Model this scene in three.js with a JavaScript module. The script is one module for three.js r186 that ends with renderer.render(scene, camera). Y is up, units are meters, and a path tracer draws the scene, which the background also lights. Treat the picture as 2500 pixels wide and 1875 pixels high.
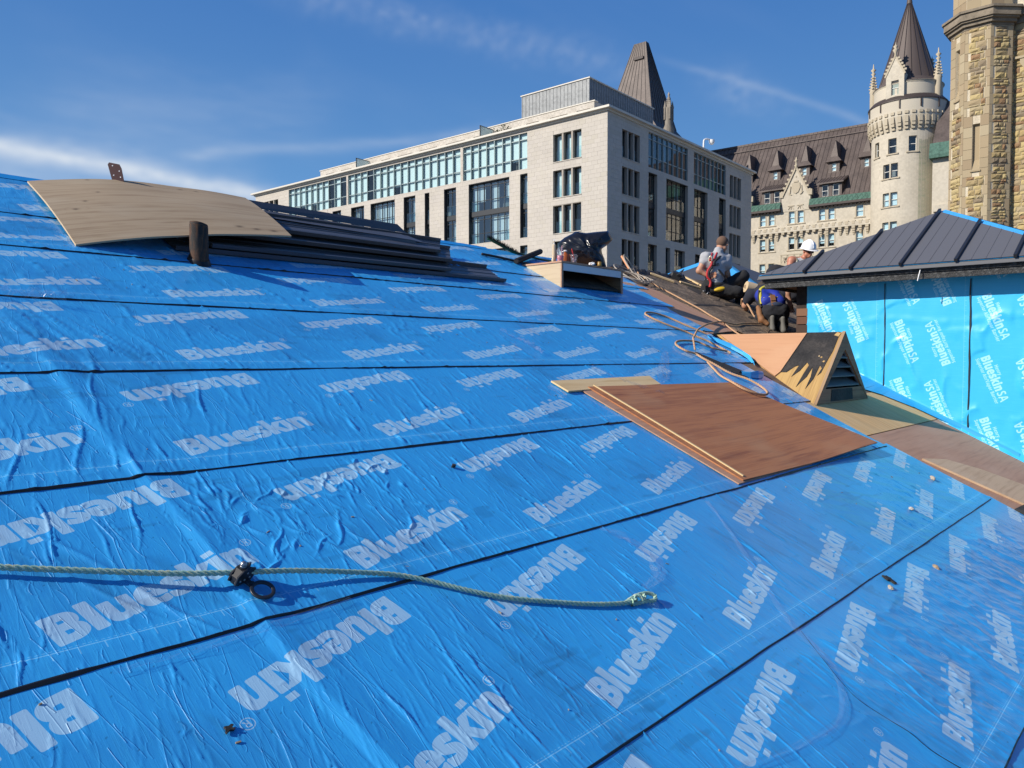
import * as THREE from 'three';
import { mergeGeometries } from 'three/addons/utils/BufferGeometryUtils.js';

// ---------- camera, sky, sun, exposure ----------
const scene = new THREE.Scene();
const A = THREE.MathUtils.degToRad(42.1), PITCH = Math.atan(67.5 / 1870);
const EYE = new THREE.Vector3(0, 1.85, 0);
const camera = new THREE.PerspectiveCamera(53.25, 4 / 3, 0.05, 4000);
camera.position.copy(EYE);
camera.lookAt(EYE.x + Math.cos(A) * Math.cos(PITCH), EYE.y - Math.sin(PITCH), EYE.z - Math.sin(A) * Math.cos(PITCH));
const renderer = new THREE.WebGLRenderer({ antialias: true });
renderer.toneMapping = THREE.LinearToneMapping;
renderer.toneMappingExposure = 1.15;
renderer.shadowMap.enabled = true;
const SUN = new THREE.Vector3(-0.757, 0.540, -0.370).normalize();
const sun = new THREE.DirectionalLight(new THREE.Color(1, 0.93, 0.83), 5);
sun.name = 'sun';
sun.position.copy(SUN).multiplyScalar(200); sun.target.position.set(0, 0, 0);
sun.castShadow = true; sun.shadow.mapSize.set(4096, 4096); sun.shadow.radius = 1;
Object.assign(sun.shadow.camera, { left: -120, right: 120, top: 120, bottom: -120, near: 1, far: 500 });
scene.add(sun, sun.target);

// ---------- noise ----------
function mulberry(a) { return () => { a |= 0; a = (a + 0x6d2b79f5) | 0; let t = Math.imul(a ^ (a >>> 15), 1 | a); t = (t + Math.imul(t ^ (t >>> 7), 61 | t)) ^ t; return ((t ^ (t >>> 14)) >>> 0) / 4294967296; }; }
const clamp = (x, a = 0, b = 1) => (x < a ? a : x > b ? b : x), mix = (a, b, t) => a + (b - a) * t;
const sstep = (a, b, x) => { const t = clamp((x - a) / (b - a)); return t * t * (3 - 2 * t); };
function hash2(x, y, s = 0) { let h = Math.imul(x | 0, 374761393) + Math.imul(y | 0, 668265263) + Math.imul(s | 0, 1442695041); h = Math.imul(h ^ (h >>> 13), 1274126177); return ((h ^ (h >>> 16)) >>> 0) / 4294967296; }
function vnoise(x, y, s = 0, px = 0, py = 0) {
  const x0 = Math.floor(x), y0 = Math.floor(y), fx = x - x0, fy = y - y0, u = fx * fx * (3 - 2 * fx), v = fy * fy * (3 - 2 * fy);
  const w = (a, p) => (p ? ((a % p) + p) % p : a), xa = w(x0, px), xb = w(x0 + 1, px), ya = w(y0, py), yb = w(y0 + 1, py);
  return mix(mix(hash2(xa, ya, s), hash2(xb, ya, s), u), mix(hash2(xa, yb, s), hash2(xb, yb, s), u), v);
}
function fbm(x, y, o = 4, s = 0, px = 0, py = 0) { let a = 0.5, r = 0, n = 0; for (let i = 0; i < o; i++) { r += a * vnoise(x, y, s + i, px, py); n += a; a *= 0.5; x *= 2; y *= 2; px *= 2; py *= 2; } return r / n; }

// ---------- sky: clear autumn blue with thin cirrus ----------
{
  const W = 2048, Hh = 1024, d = new Float32Array(W * Hh * 4);
  // cirrus bands given as (bearing from the view axis in degrees, elevation in degrees)
  const pxDir = (x, y) => [Math.atan((x - 1250) / 1870) * 180 / Math.PI, Math.atan((870 - y) / Math.hypot(1870, x - 1250)) * 180 / Math.PI];
  const bands = [
    { p: [[-300, 330], [0, 362], [250, 398], [620, 478], [1100, 560]], w: 0.6, k: 0.58, f: 2 },
    { p: [[-300, 470], [0, 470], [300, 490], [700, 560]], w: 3.0, k: 0.40, f: 0 },
    { p: [[350, 400], [560, 372], [800, 366], [1020, 350], [1300, 300]], w: 0.4, k: 0.20, f: 0 },
    { p: [[600, -60], [850, 20], [1100, 80], [1450, 160], [1620, 200]], w: 1.2, k: 0.12, f: 1 },
    { p: [[1560, 140], [1700, 180], [1900, 235], [2100, 305], [2500, 430]], w: 0.26, k: 0.17, f: 0 },
    { p: [[1640, 190], [1800, 230], [2000, 300]], w: 1.3, k: 0.13, f: 1 },
    { p: [[0, 250], [500, 300], [900, 260]], w: 2.2, k: 0.10, f: 0 },
  ].map((b) => ({ ...b, p: b.p.map(([x, y]) => pxDir(x, y)) }));
  const sunYaw = -(90 + 42.1) + Math.atan2(0.375, 0.781) * 180 / Math.PI + 84.2 - 84.2;
  for (let j = 0; j < Hh; j++) {
    const el = ((j + 0.5) / Hh - 0.5) * 180, se = Math.sin(el * Math.PI / 180);
    for (let i = 0; i < W; i++) {
      const lon = ((i + 0.5) / W - 0.5) * 2 * Math.PI;     // three: u = atan2(z, x) / 2pi + 0.5
      const dx = Math.cos(lon) * Math.cos(el * Math.PI / 180), dz = Math.sin(lon) * Math.cos(el * Math.PI / 180);
      const fwd = dx * Math.cos(A) - dz * Math.sin(A), rgt = dx * Math.sin(A) + dz * Math.cos(A);
      const yaw = Math.atan2(rgt, fwd) * 180 / Math.PI;
      const cs = dx * SUN.x + se * SUN.y + dz * SUN.z;
      let t = Math.pow(clamp(1 - Math.max(se, 0)), 3.2); const zen = 1 - 0.42 * sstep(0.5, 1.0, se);
      let r = mix(0.022, 0.25, t), g = mix(0.125, 0.53, t), b = mix(0.44, 0.84, t);
      r *= zen; g *= zen; b *= zen; const glow = 0.30 * Math.pow(clamp((cs + 1) / 2), 10);
      r += glow * 0.75; g += glow * 0.72; b += glow * 0.62;
      if (el < 0) { const q = clamp(-el / 8); r = mix(r, 0.16, q); g = mix(g, 0.17, q); b = mix(b, 0.18, q); }
      let c = 0;
      const wrapYaw = yaw;
      if (el > -2 && el < 45 && Math.abs(wrapYaw) < 75) {
        for (const B of bands) {
          const P = B.p; if (wrapYaw < P[0][0] || wrapYaw > P[P.length - 1][0]) continue;
          let k = 0; while (k < P.length - 2 && wrapYaw > P[k + 1][0]) k++;
          const f = (wrapYaw - P[k][0]) / (P[k + 1][0] - P[k][0]), ec = mix(P[k][1], P[k + 1][1], f);
          const ends = sstep(P[0][0], P[0][0] + 5, wrapYaw) * (1 - sstep(P[P.length - 1][0] - 6, P[P.length - 1][0], wrapYaw));
          const dd = (el - ec) / B.w + (fbm(yaw * 0.35 + 40, el * 0.8 + 9, 3, 11) - 0.5) * 1.1;
          let n = B.f === 2 ? 0.62 + 0.7 * fbm(yaw * 1.1 + 30, el * 2.4, 3, 51) : B.f ? 0.25 + 1.3 * Math.pow(fbm(yaw * 1.6 - el * 1.1 + 100, el * 2.2 + yaw * 0.5, 5, 21), 1.6) : 0.55 + 0.8 * (fbm(yaw * 0.5 + 60, el * 2.6, 4, 31) - 0.3);
          c += B.k * ends * Math.exp(-dd * dd) * n;
        }
      }
      const haze = 0.05 * sstep(0.45, 0.8, fbm(Math.cos(lon) * 5 + 20, Math.sin(lon) * 5 + el * 0.16, 5, 41)) * sstep(60, 5, el) * sstep(0, 6, el);
      c = clamp(c + haze);
      r = mix(r, 0.74, c); g = mix(g, 0.80, c); b = mix(b, 0.87, c);
      const o = (j * W + i) * 4; d[o] = r * 0.88; d[o + 1] = g * 0.88; d[o + 2] = b * 0.88; d[o + 3] = 1;
    }
  }
  const tx = new THREE.DataTexture(d, W, Hh, THREE.RGBAFormat, THREE.FloatType);
  tx.mapping = THREE.EquirectangularReflectionMapping; tx.magFilter = THREE.LinearFilter; tx.minFilter = THREE.LinearFilter; tx.wrapS = THREE.RepeatWrapping; tx.needsUpdate = true;
  scene.background = tx; scene.environment = tx;
}

// ---------- building helpers ----------
const V = (x, y, z) => new THREE.Vector3(x, y, z);
const used = new Map();
function numbered(name) { const n = used.get(name) ?? 0; used.set(name, n + 1); return n ? name + '_' + String(n).padStart(3, '0') : name; }
class MB {                                   // collects flat faces into one geometry, uv in metres
  constructor() { this.p = []; this.n = []; this.u = []; this.c = []; this.col = null; }
  tri(a, b, c, uv) {
    const ux = b[0] - a[0], uy = b[1] - a[1], uz = b[2] - a[2], vx = c[0] - a[0], vy = c[1] - a[1], vz = c[2] - a[2];
    let nx = uy * vz - uz * vy, ny = uz * vx - ux * vz, nz = ux * vy - uy * vx; const l = Math.hypot(nx, ny, nz) || 1; nx /= l; ny /= l; nz /= l;
    const ax = Math.abs(nx), ay = Math.abs(ny), az = Math.abs(nz);
    [a, b, c].forEach((q, i) => {
      this.p.push(q[0], q[1], q[2]); this.n.push(nx, ny, nz);
      if (uv) this.u.push(uv[i][0], uv[i][1]); else if (ay > ax && ay > az) this.u.push(q[0], q[2]); else if (ax > az) this.u.push(q[2], q[1]); else this.u.push(q[0], q[1]);
      if (this.col) this.c.push(...this.col);
    });
    return this;
  }
  quad(a, b, c, d, uv) { this.tri(a, b, c, uv && [uv[0], uv[1], uv[2]]); this.tri(a, c, d, uv && [uv[0], uv[2], uv[3]]); return this; }
  hex(v) {                                   // eight corners: bottom ring 0-3 (ccw from above), top ring 4-7
    this.quad(v[0], v[3], v[2], v[1]).quad(v[4], v[5], v[6], v[7]);
    for (let i = 0; i < 4; i++) { const j = (i + 1) % 4; this.quad(v[i], v[j], v[j + 4], v[i + 4]); }
    return this;
  }
  box(x0, x1, y0, y1, z0, z1) { return this.hex([[x0, y0, z1], [x1, y0, z1], [x1, y0, z0], [x0, y0, z0], [x0, y1, z1], [x1, y1, z1], [x1, y1, z0], [x0, y1, z0]]); }
  bar(a, b, w, h, up = [0, 1, 0]) {          // a beam from a to b, w wide and h high, centred on the line
    const d = V(b[0] - a[0], b[1] - a[1], b[2] - a[2]).normalize(), s = d.clone().cross(V(...up)).normalize(), t = s.clone().cross(d).normalize();
    const k = (q, i, j) => [q[0] + s.x * i * w / 2 + t.x * j * h / 2, q[1] + s.y * i * w / 2 + t.y * j * h / 2, q[2] + s.z * i * w / 2 + t.z * j * h / 2];
    return this.hex([k(a, 1, -1), k(b, 1, -1), k(b, -1, -1), k(a, -1, -1), k(a, 1, 1), k(b, 1, 1), k(b, -1, 1), k(a, -1, 1)]);
  }
  prism(pts, map, d0, d1) {                  // 2-D outline (counter-clockwise) swept from depth d0 to d1; map(x, y, d) -> point
    const sh = THREE.ShapeUtils.triangulateShape(pts.map((q) => new THREE.Vector2(q[0], q[1])), []);
    for (const t of sh) { this.tri(...t.map((i) => map(pts[i][0], pts[i][1], d1))); this.tri(...[...t].reverse().map((i) => map(pts[i][0], pts[i][1], d0))); }
    pts.forEach((q, i) => { const r = pts[(i + 1) % pts.length]; this.quad(map(q[0], q[1], d0), map(r[0], r[1], d0), map(r[0], r[1], d1), map(q[0], q[1], d1)); });
    return this;
  }
  geo() {
    const g = new THREE.BufferGeometry();
    g.setAttribute('position', new THREE.Float32BufferAttribute(this.p, 3)); g.setAttribute('normal', new THREE.Float32BufferAttribute(this.n, 3)); g.setAttribute('uv', new THREE.Float32BufferAttribute(this.u, 2));
    if (this.c.length) g.setAttribute('color', new THREE.Float32BufferAttribute(this.c, 3));
    return g;
  }
  build(name, mat, parent) { return mesh(name, this.geo(), mat, parent); }
}
function mesh(name, geo, mat, parent = scene) { const m = new THREE.Mesh(geo, mat); m.name = parent === scene ? numbered(name) : name; m.castShadow = m.receiveShadow = true; parent.add(m); return m; }
function tag(o, label, category, group, kind) { Object.assign(o.userData, { label, category }); if (group) o.userData.group = group; if (kind) o.userData.kind = kind; return o; }
function thing(name, label, category, pos = [0, 0, 0], turn = 0, group) { const o = new THREE.Group(); o.name = numbered(name); o.position.set(...pos); o.rotation.y = turn; scene.add(o); return tag(o, label, category, group); }
function tube(pts, r, seg = 40, rad = 8, closed = false) { return new THREE.TubeGeometry(new THREE.CatmullRomCurve3(pts.map((p) => (p.isVector3 ? p : V(...p))), closed, 'centripetal'), seg, r, rad, closed); }
function lathe(prof, seg = 24) { return new THREE.LatheGeometry(prof.map(([r, y]) => new THREE.Vector2(r, y)), seg); }
const merge = (list) => mergeGeometries(list.map((g) => { const q = g.index ? g.toNonIndexed() : g; for (const k of Object.keys(q.attributes)) if (!['position', 'normal', 'uv'].includes(k)) q.deleteAttribute(k); return q; }));
const moved = (g, x, y, z, rx = 0, ry = 0, rz = 0, s = 1) => { const m = new THREE.Matrix4().compose(V(x, y, z), new THREE.Quaternion().setFromEuler(new THREE.Euler(rx, ry, rz)), typeof s === 'number' ? V(s, s, s) : V(...s)); return g.applyMatrix4(m); };

// ---------- procedural textures and materials ----------
const srgb = (x) => { x = clamp(x); return 255 * (x <= 0.0031308 ? x * 12.92 : 1.055 * Math.pow(x, 1 / 2.4) - 0.055); };
function makeTex(w, h, fn, color = true, rep = [1, 1]) {   // fn(u, v) -> linear rgb, or one value when not a colour
  const d = new Uint8Array(w * h * 4);
  for (let j = 0; j < h; j++) for (let i = 0; i < w; i++) {
    const c = fn(i / w, j / h), o = (j * w + i) * 4;
    if (color) { d[o] = srgb(c[0]); d[o + 1] = srgb(c[1]); d[o + 2] = srgb(c[2]); } else d[o] = d[o + 1] = d[o + 2] = clamp(c) * 255;
    d[o + 3] = 255;
  }
  const t = new THREE.DataTexture(d, w, h); t.wrapS = t.wrapT = THREE.RepeatWrapping; t.magFilter = THREE.LinearFilter; t.minFilter = THREE.LinearMipmapLinearFilter; t.generateMipmaps = true;
  if (color) t.colorSpace = THREE.SRGBColorSpace; t.repeat.set(...rep); t.needsUpdate = true; return t;
}
const rgb = (r, g, b) => new THREE.Color().setRGB(r, g, b);
const MAT = (o) => { const m = o.transmission || o.clearcoat || o.sheen ? new THREE.MeshPhysicalMaterial() : new THREE.MeshStandardMaterial(); const { c, ...rest } = o; if (c) m.color = rgb(...c); m.roughness = 0.8; m.side = THREE.DoubleSide; Object.assign(m, rest); return m; };
const mixc = (a, b, t) => [mix(a[0], b[0], t), mix(a[1], b[1], t), mix(a[2], b[2], t)];
const scl = (a, k) => [a[0] * k, a[1] * k, a[2] * k];
function woodTex(base, dark, light, opt = {}) {            // grain runs along u; tile is 2.4 m x 1.2 m
  const { freq = 14, warp = 0.45, s = 1, w = 1024, h = 512, knots = 0, kr = 1 } = opt, R = mulberry(s * 77 + 5), K = [];
  for (let i = 0; i < knots; i++) K.push([R(), R(), (0.006 + R() * 0.008) * kr]);
  return makeTex(w, h, (u, v) => {
    let vv = v * freq + warp * (fbm(u * 4, v * 3, 3, s, 4, 3) - 0.5) * 4; let kd = 0;
    for (const [a, b, r] of K) { const dx = (u - a) * 2, dy = v - b, q = Math.exp(-(dx * dx * 0.25 + dy * dy) / (r * r * 6)); vv += q * 2.2; kd = Math.max(kd, Math.exp(-(dx * dx * 0.5 + dy * dy) / (r * r * 0.6))); }
    const ring = 0.5 + 0.5 * Math.sin(vv * 6.283), fine = fbm(u * 12, v * 220, 2, s + 3, 12, 220), patch = fbm(u * 5, v * 5, 4, s + 9, 5, 5);
    const streak = fbm(u * 3, v * 46 + 2 * patch, 4, s + 13, 3, 46); let c = mixc(base, dark, clamp(0.30 * Math.pow(ring, 3) * patch + 1.5 * (streak - 0.47) + 0.9 * (fine - 0.42)));
    c = mixc(c, light, clamp((patch - 0.5) * 1.6)); c = mixc(c, scl(dark, 0.35), kd * 0.85);
    const sp = vnoise(u * 400, v * 200, s + 20, 400, 200); if (sp > 0.985) c = scl(c, 0.55);
    return c;
  }, true, [1 / 2.4, 1 / 1.2]);
}
function mottled(base, dark, light, o = {}) {              // patchy surface, tile size in metres
  const { size = 2, f = 6, w = 512, s = 3, fine = 0.25 } = o;
  return makeTex(w, w, (u, v) => { const a = fbm(u * f, v * f, 5, s, f, f), b = fbm(u * f * 9, v * f * 9, 2, s + 8, f * 9, f * 9); let c = mixc(base, light, clamp((a - 0.48) * 2.4)); c = mixc(c, dark, clamp((0.47 - a) * 2.6)); return scl(c, 1 + (b - 0.5) * fine * 2); }, true, [1 / size, 1 / size]);
}
const bumpTex = (f, s, size = 0.5, w = 256, o = 4) => makeTex(w, w, (u, v) => fbm(u * f, v * f, o, s, f, f), false, [1 / size, 1 / size]);
const M = {
  black: MAT({ c: [0.012, 0.012, 0.014], roughness: 0.55 }), rubber: MAT({ c: [0.02, 0.02, 0.022], roughness: 0.75 }), white: MAT({ c: [0.75, 0.75, 0.74], roughness: 0.5 }),
  steel: MAT({ c: [0.35, 0.35, 0.36], metalness: 0.9, roughness: 0.38 }), darkSteel: MAT({ c: [0.045, 0.047, 0.052], metalness: 0.6, roughness: 0.4 }),
};
// ---------- ground ----------
const TH = Math.atan(0.5), ST = Math.sin(TH), CT = Math.cos(TH);
const RP = (x, s, h = 0) => [x, s * ST + h * CT, -s * CT + h * ST];      // roof point: along the eaves, up the slope, off the surface
function onRoof(o, x, s, h = 0, turn = 0) { o.position.set(...RP(x, s, h)); o.rotation.set(TH, turn, 0); return o; }
const GROUND = -13;
{
  const t = mottled([0.10, 0.10, 0.10], [0.05, 0.05, 0.05], [0.16, 0.155, 0.15], { size: 30, f: 8, s: 61 });
  const g = new THREE.CircleGeometry(3000, 64).rotateX(-Math.PI / 2); const p = g.attributes.position, u = g.attributes.uv; for (let i = 0; i < p.count; i++) u.setXY(i, p.getX(i), p.getZ(i));
  const m = mesh('ground', g, MAT({ map: t, roughness: 0.9 })); m.position.y = GROUND; m.userData.kind = 'structure';
}
// ---------- the roof we stand on ----------
const roof = new THREE.Group(); roof.name = 'roof'; roof.userData = { kind: 'structure', label: 'sloping roof covered with printed blue membrane sheets' }; scene.add(roof);
const RIDGE = 6.93, EAVE = -2.2;
{
  const stone = MAT({ map: mottled([0.32, 0.27, 0.19], [0.2, 0.16, 0.11], [0.4, 0.35, 0.26], { size: 3, s: 8 }), roughness: 0.9 });
  const z0 = -EAVE * CT, y0 = EAVE * ST, zr = -RIDGE * CT, yr = RIDGE * ST, zb = 2 * zr - z0;
  const b = new MB(), x0 = -7, x1 = 18;
  b.box(x0 + 0.4, x1 - 0.4, GROUND, y0 - 0.3, zb + 0.4, z0 - 0.4); b.build('wall', stone, roof);
  const wood = MAT({ map: woodTex([0.20, 0.115, 0.06], [0.07, 0.04, 0.022], [0.26, 0.16, 0.09], { freq: 20, s: 2 }), roughness: 0.85 });
  const d = new MB();
  d.quad([x0, y0 - 0.06, z0], [x1, y0 - 0.06, z0], [x1, yr - 0.004, zr], [x0, yr - 0.004, zr]);
  d.quad([x0, yr - 0.004, zr], [x1, yr - 0.004, zr], [x1, y0 - 0.06, zb], [x0, y0 - 0.06, zb]);
  d.quad([x0, y0 - 0.25, z0], [x1, y0 - 0.25, z0], [x1, y0 - 0.06, z0], [x0, y0 - 0.06, z0]); d.quad([x0, y0 - 0.25, zb], [x1, y0 - 0.25, zb], [x1, y0 - 0.06, zb], [x0, y0 - 0.06, zb]);
  d.quad([x0, y0 - 0.25, z0], [x1, y0 - 0.25, z0], [x1, y0 - 0.25, zb], [x0, y0 - 0.25, zb]);
  for (const x of [x0, x1]) d.tri([x, y0 - 0.25, z0], [x, y0 - 0.25, zb], [x, yr, zr]);
  d.build('roof_deck', wood, roof);
}
// ---- the printed membrane
const TP = 0.98, TS = 0.9;
function membraneTexture() {
  const W = 2048, Hc = 1880, cv = document.createElement('canvas'); cv.width = W; cv.height = Hc; const c = cv.getContext('2d');
  c.fillStyle = 'rgb(48,160,226)'; c.fillRect(0, 0, W, Hc);
  const R = mulberry(5);
  for (let i = 0; i < 2600; i++) { const x = R() * W, y = R() * Hc, w = 4 + R() * 22, h = 60 + R() * 260; c.fillStyle = R() < 0.5 ? 'rgba(20,110,190,0.05)' : 'rgba(80,180,240,0.045)'; for (const o of [-W, 0, W]) c.fillRect(x + o, y, w, h); }
  const kx = W / TP, ky = Hc / TS;
  c.fillStyle = 'rgb(156,200,228)'; c.strokeStyle = 'rgb(156,200,228)'; c.lineJoin = 'round';
  const word = (x, s, ang) => {
    for (const o of [-W, 0, W]) {
      c.save(); c.translate(x * kx + o, Hc - s * ky); c.rotate(ang); const px = 0.150 * kx; c.font = 'bold ' + px + 'px sans-serif';
      const chars = 'Blueskın', gap = -0.035 * px, ws = [...chars].map((q) => c.measureText(q).width), tot = ws.reduce((a, b) => a + b, 0) + gap * 7;
      c.scale(0.685 * kx / tot, 1.06); let p = 0; c.lineWidth = px * 0.075;
      [...chars].forEach((q, i) => { c.fillText(q, p, 0); c.strokeText(q, p, 0); if (i === 6) c.fillRect(p + ws[i] * 0.5 - px * 0.105, -px * 0.80, px * 0.21, px * 0.15); p += ws[i] + gap; });
      c.font = 0.05 * kx + 'px sans-serif'; c.fillText('®', p + 8, -0.085 * kx); c.restore();
    }
  };
  const t = -0.255; word(0.02, 0.105, t); word(0.60, 0.845, t + Math.PI);
  c.fillStyle = 'rgba(130,200,240,0.85)'; c.fillRect(0, Hc - 0.0865 * ky, W, 7);
  for (let i = 0; i < 62; i++) c.fillRect(i * W / 62, Hc - 0.094 * ky, W / 62 * 0.55, 4);
  for (let i = 0; i < 15; i++) c.fillRect(i * W / 15, Hc - 0.086 * ky, 7, 0.028 * ky);
  const tx = new THREE.CanvasTexture(cv); tx.colorSpace = THREE.SRGBColorSpace; tx.wrapS = tx.wrapT = THREE.RepeatWrapping; tx.anisotropy = 8; return tx;
}
function creaseTexture() {                             // fine creases, film grain and weave, as relief only
  const W = 2048, cv = document.createElement('canvas'); cv.width = cv.height = W; const c = cv.getContext('2d'), R = mulberry(77); c.fillStyle = 'rgb(40,40,40)'; c.fillRect(0, 0, W, W); c.lineCap = 'round';
  for (let i = 0; i < 300; i++) {
    const x = R() * W, y = R() * W, l = 50 + R() * R() * 700, a = (R() - 0.42) * 0.5, k = (R() - 0.5) * 60, w = 3 + R() * 5, al = 0.08 + R() * R() * R() * 0.62;
    for (const ox of [-W, 0, W]) for (const oy of [-W, 0]) for (const [f, g] of [[2.4, 0.35], [1, 1]]) { c.strokeStyle = 'rgba(255,255,255,' + al * g + ')'; c.lineWidth = w * f; c.beginPath(); c.moveTo(x + ox, y + oy); c.quadraticCurveTo(x + ox + Math.sin(a) * l * 0.5 + k, y + oy + l * 0.5, x + ox + Math.sin(a) * l, y + oy + l); c.stroke(); }
  }
  for (let i = 0; i < 5200; i++) { const x = R() * W, y = R() * W; c.fillStyle = R() < 0.5 ? 'rgba(255,255,255,0.035)' : 'rgba(0,0,0,0.05)'; c.fillRect(x, y, 2 + R() * 7, 20 + R() * 120); }
  const t = new THREE.CanvasTexture(cv); t.wrapS = t.wrapT = THREE.RepeatWrapping; return t;
}
const film = MAT({ map: membraneTexture(), vertexColors: true, roughness: 0.45, clearcoat: 0.55, clearcoatRoughness: 0.22, bumpMap: creaseTexture(), bumpScale: 0.0034 });
const tar = MAT({ c: [0.008, 0.008, 0.009], roughness: 0.45 });
const SEAM = { Z: 0.6, A: 1.458, B: 2.343, C: 3.164, D: 3.985, E: 4.774, F: 5.50, G: 6.09 };
const ribbonX = (s) => 1.06 + (4.5 - s) * 0.067 + 0.012 * Math.sin(s * 5);
function strip(name, s0, s1, phase, xL, xR, dens, o = {}) {
  const R = mulberry(Math.round(s0 * 1000) + 7), xs = []; const near = o.near ?? 0.007;
  for (let x = xL; x < xR;) { xs.push(x); const dd = Math.hypot(x - 1, s0 - 1); x += x < -0.3 ? 0.02 : clamp(near * Math.max(1, Math.hypot(x, s0) / 3.2), near, 0.02); } xs.push(xR);
  const top = s1 + 0.03, ds = clamp(near * Math.max(1, s0 / 2.6), near, 0.016), ns = Math.round((top - s0) / ds) + 1, nx = xs.length;
  const Hh = new Float32Array(nx * ns), step = (top - s0) / (ns - 1);
  const ix = (x) => { let a = 0, b = nx - 1; while (a < b) { const m = (a + b) >> 1; if (xs[m] < x) a = m + 1; else b = m; } return a; };
  const seed = Math.round(s0 * 91);
  for (let j = 0; j < ns; j++) for (let i = 0; i < nx; i++) {
    const x = xs[i], s = s0 + j * step, l = s - s0;
    let h = 0.0035 * (1 - sstep(0.05, 0.12, l)) + 0.002;                                   // rides over the sheet below
    h += 0.0042 * (fbm(x * 3.0 + 0.4 * s, s * 0.8, 2, seed) - 0.5) + 0.0012 * (fbm(x * 9 + s, s * 2.2, 2, seed + 5) - 0.5);
    const rx = x - ribbonX(s); if (rx > -0.042 && rx < 0.12) h += 0.0115 * (rx < 0 ? (rx + 0.042) / 0.042 : 1 - rx / 0.12) * (0.75 + 0.25 * Math.sin(s * 7 + 1) ** 2) * sstep(5.1, 4.4, s);
    if (o.crumple) { const k = o.crumple(x, s); if (k > 0) h += k * (0.014 * Math.pow(1 - Math.abs(2 * fbm(x * 5 + s * 2, s * 4.2, 4, 81) - 1), 2) + 0.004 * fbm(x * 24, s * 18, 2, 85)); }
    Hh[j * nx + i] = h;
  }
  const stamp = (x, s, sg, amp) => {
    const r = sg * 2.6, j0 = Math.max(0, Math.ceil((s - r - s0) / step)), j1 = Math.min(ns - 1, Math.floor((s + r - s0) / step));
    for (let i = ix(x - r); i < nx && xs[i] <= x + r; i++) for (let j = j0; j <= j1; j++) { const dx = xs[i] - x, dy = s0 + j * step - s, v = amp * Math.exp(-Math.pow((dx * dx + dy * dy) / (sg * sg), 0.68)), k = j * nx + i; if (WW[k] < v) WW[k] = v; }
  };
  const WW = new Float32Array(nx * ns);
  const wrinkle = (x, s, len, ang, sg, amp, bend = 0.13) => {
    const n = Math.max(6, Math.round(len / (sg * 0.7))), st = len / n, ph = R() * 9, f = 1.5 + R() * 2; let a = ang;
    for (let k = 0; k <= n; k++) { const t = k / n; stamp(x, s, sg * (0.55 + 0.45 * Math.sin(Math.PI * t)), amp * Math.pow(Math.sin(Math.PI * clamp(t, 0.02, 0.98)), 0.7) * (0.75 + 0.25 * Math.sin(ph + t * 8))); a = ang + bend * Math.sin(ph + t * f * 3); x += Math.sin(a) * st; s -= Math.cos(a) * st; }
  };
  const area = (xR - Math.max(xL, -0.8)) * (s1 - s0), big = Math.round(area * 18 * dens), fx = () => Math.max(xL, -0.8) + R() * (xR - Math.max(xL, -0.8));
  const far = near / 0.007;
  for (let i = 0; i < big; i++) wrinkle(fx(), s0 + R() * (s1 - s0 + 0.1), 0.12 + R() * R() * 0.55, (o.lean ?? -0.08) + (R() - 0.5) * 0.36, (0.0033 + R() * 0.0032) * far, (0.005 + R() * 0.0075) * Math.sqrt(far));
  for (let i = 0; i < big * 7; i++) wrinkle(fx(), s0 + R() * (s1 - s0), 0.05 + R() * 0.22, (o.lean ?? -0.08) + (R() - 0.5) * 0.5, (0.0030 + R() * 0.002) * far, (0.0016 + R() * 0.0032) * Math.sqrt(far));
  for (let i = 0; i < big * 0.35; i++) wrinkle(fx(), s0 + R() * (s1 - s0), 0.03 + R() * 0.10, (R() - 0.5) * 2.8, (0.004 + R() * 0.003) * far, 0.0015 + R() * 0.003, 0.3);
  (o.extra ?? (() => {}))(wrinkle, R);
  for (let k = 0; k < Hh.length; k++) Hh[k] += WW[k];
  const pos = new Float32Array(nx * ns * 3), nor = new Float32Array(nx * ns * 3), uv = new Float32Array(nx * ns * 2), col = new Float32Array(nx * ns * 3), idx = [];
  const wob = (x) => 0.004 * (fbm(x * 3, s0 * 9, 3, 91) - 0.5) * 2;
  for (let j = 0; j < ns; j++) for (let i = 0; i < nx; i++) {
    const k = j * nx + i, x = xs[i], s = s0 + j * step, l = s - s0;
    const i0 = Math.max(i - 1, 0), i1 = Math.min(i + 1, nx - 1), j0 = Math.max(j - 1, 0), j1 = Math.min(j + 1, ns - 1);
    const hx = (Hh[j * nx + i1] - Hh[j * nx + i0]) / (xs[i1] - xs[i0]), hs = (Hh[j1 * nx + i] - Hh[j0 * nx + i]) / ((j1 - j0) * step);
    const edge = j === 0 ? wob(x) : 0, xe = i === nx - 1 ? (o.edge ? o.edge(s) : 0.03 * (fbm(s * 6, s0, 3, 95) - 0.5)) : 0;
    const w = RP(x + xe, s + edge, Hh[k]); pos.set(w, k * 3);
    const l3 = Math.hypot(hx, 1, hs), nl = [-hx / l3, 1 / l3, hs / l3];                      // local x, normal, -s
    nor.set([nl[0], nl[1] * CT - nl[2] * ST, nl[1] * ST + nl[2] * CT], k * 3);
    uv.set([(x - phase) / TP, l < 0.12 ? l / TS : (0.12 + (l - 0.12) * (0.885 - 0.12) / (s1 - s0 - 0.12)) / TS], k * 2);
    const cl = fbm(x * 2.1, s * 3.1, 4, 101), st = fbm(x * 22 + s * 6, s * 3.2, 3, 105), sc = fbm(x * 5, s * 26, 3, 109), sp = vnoise(x * 160, s * 160, 113);
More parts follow.
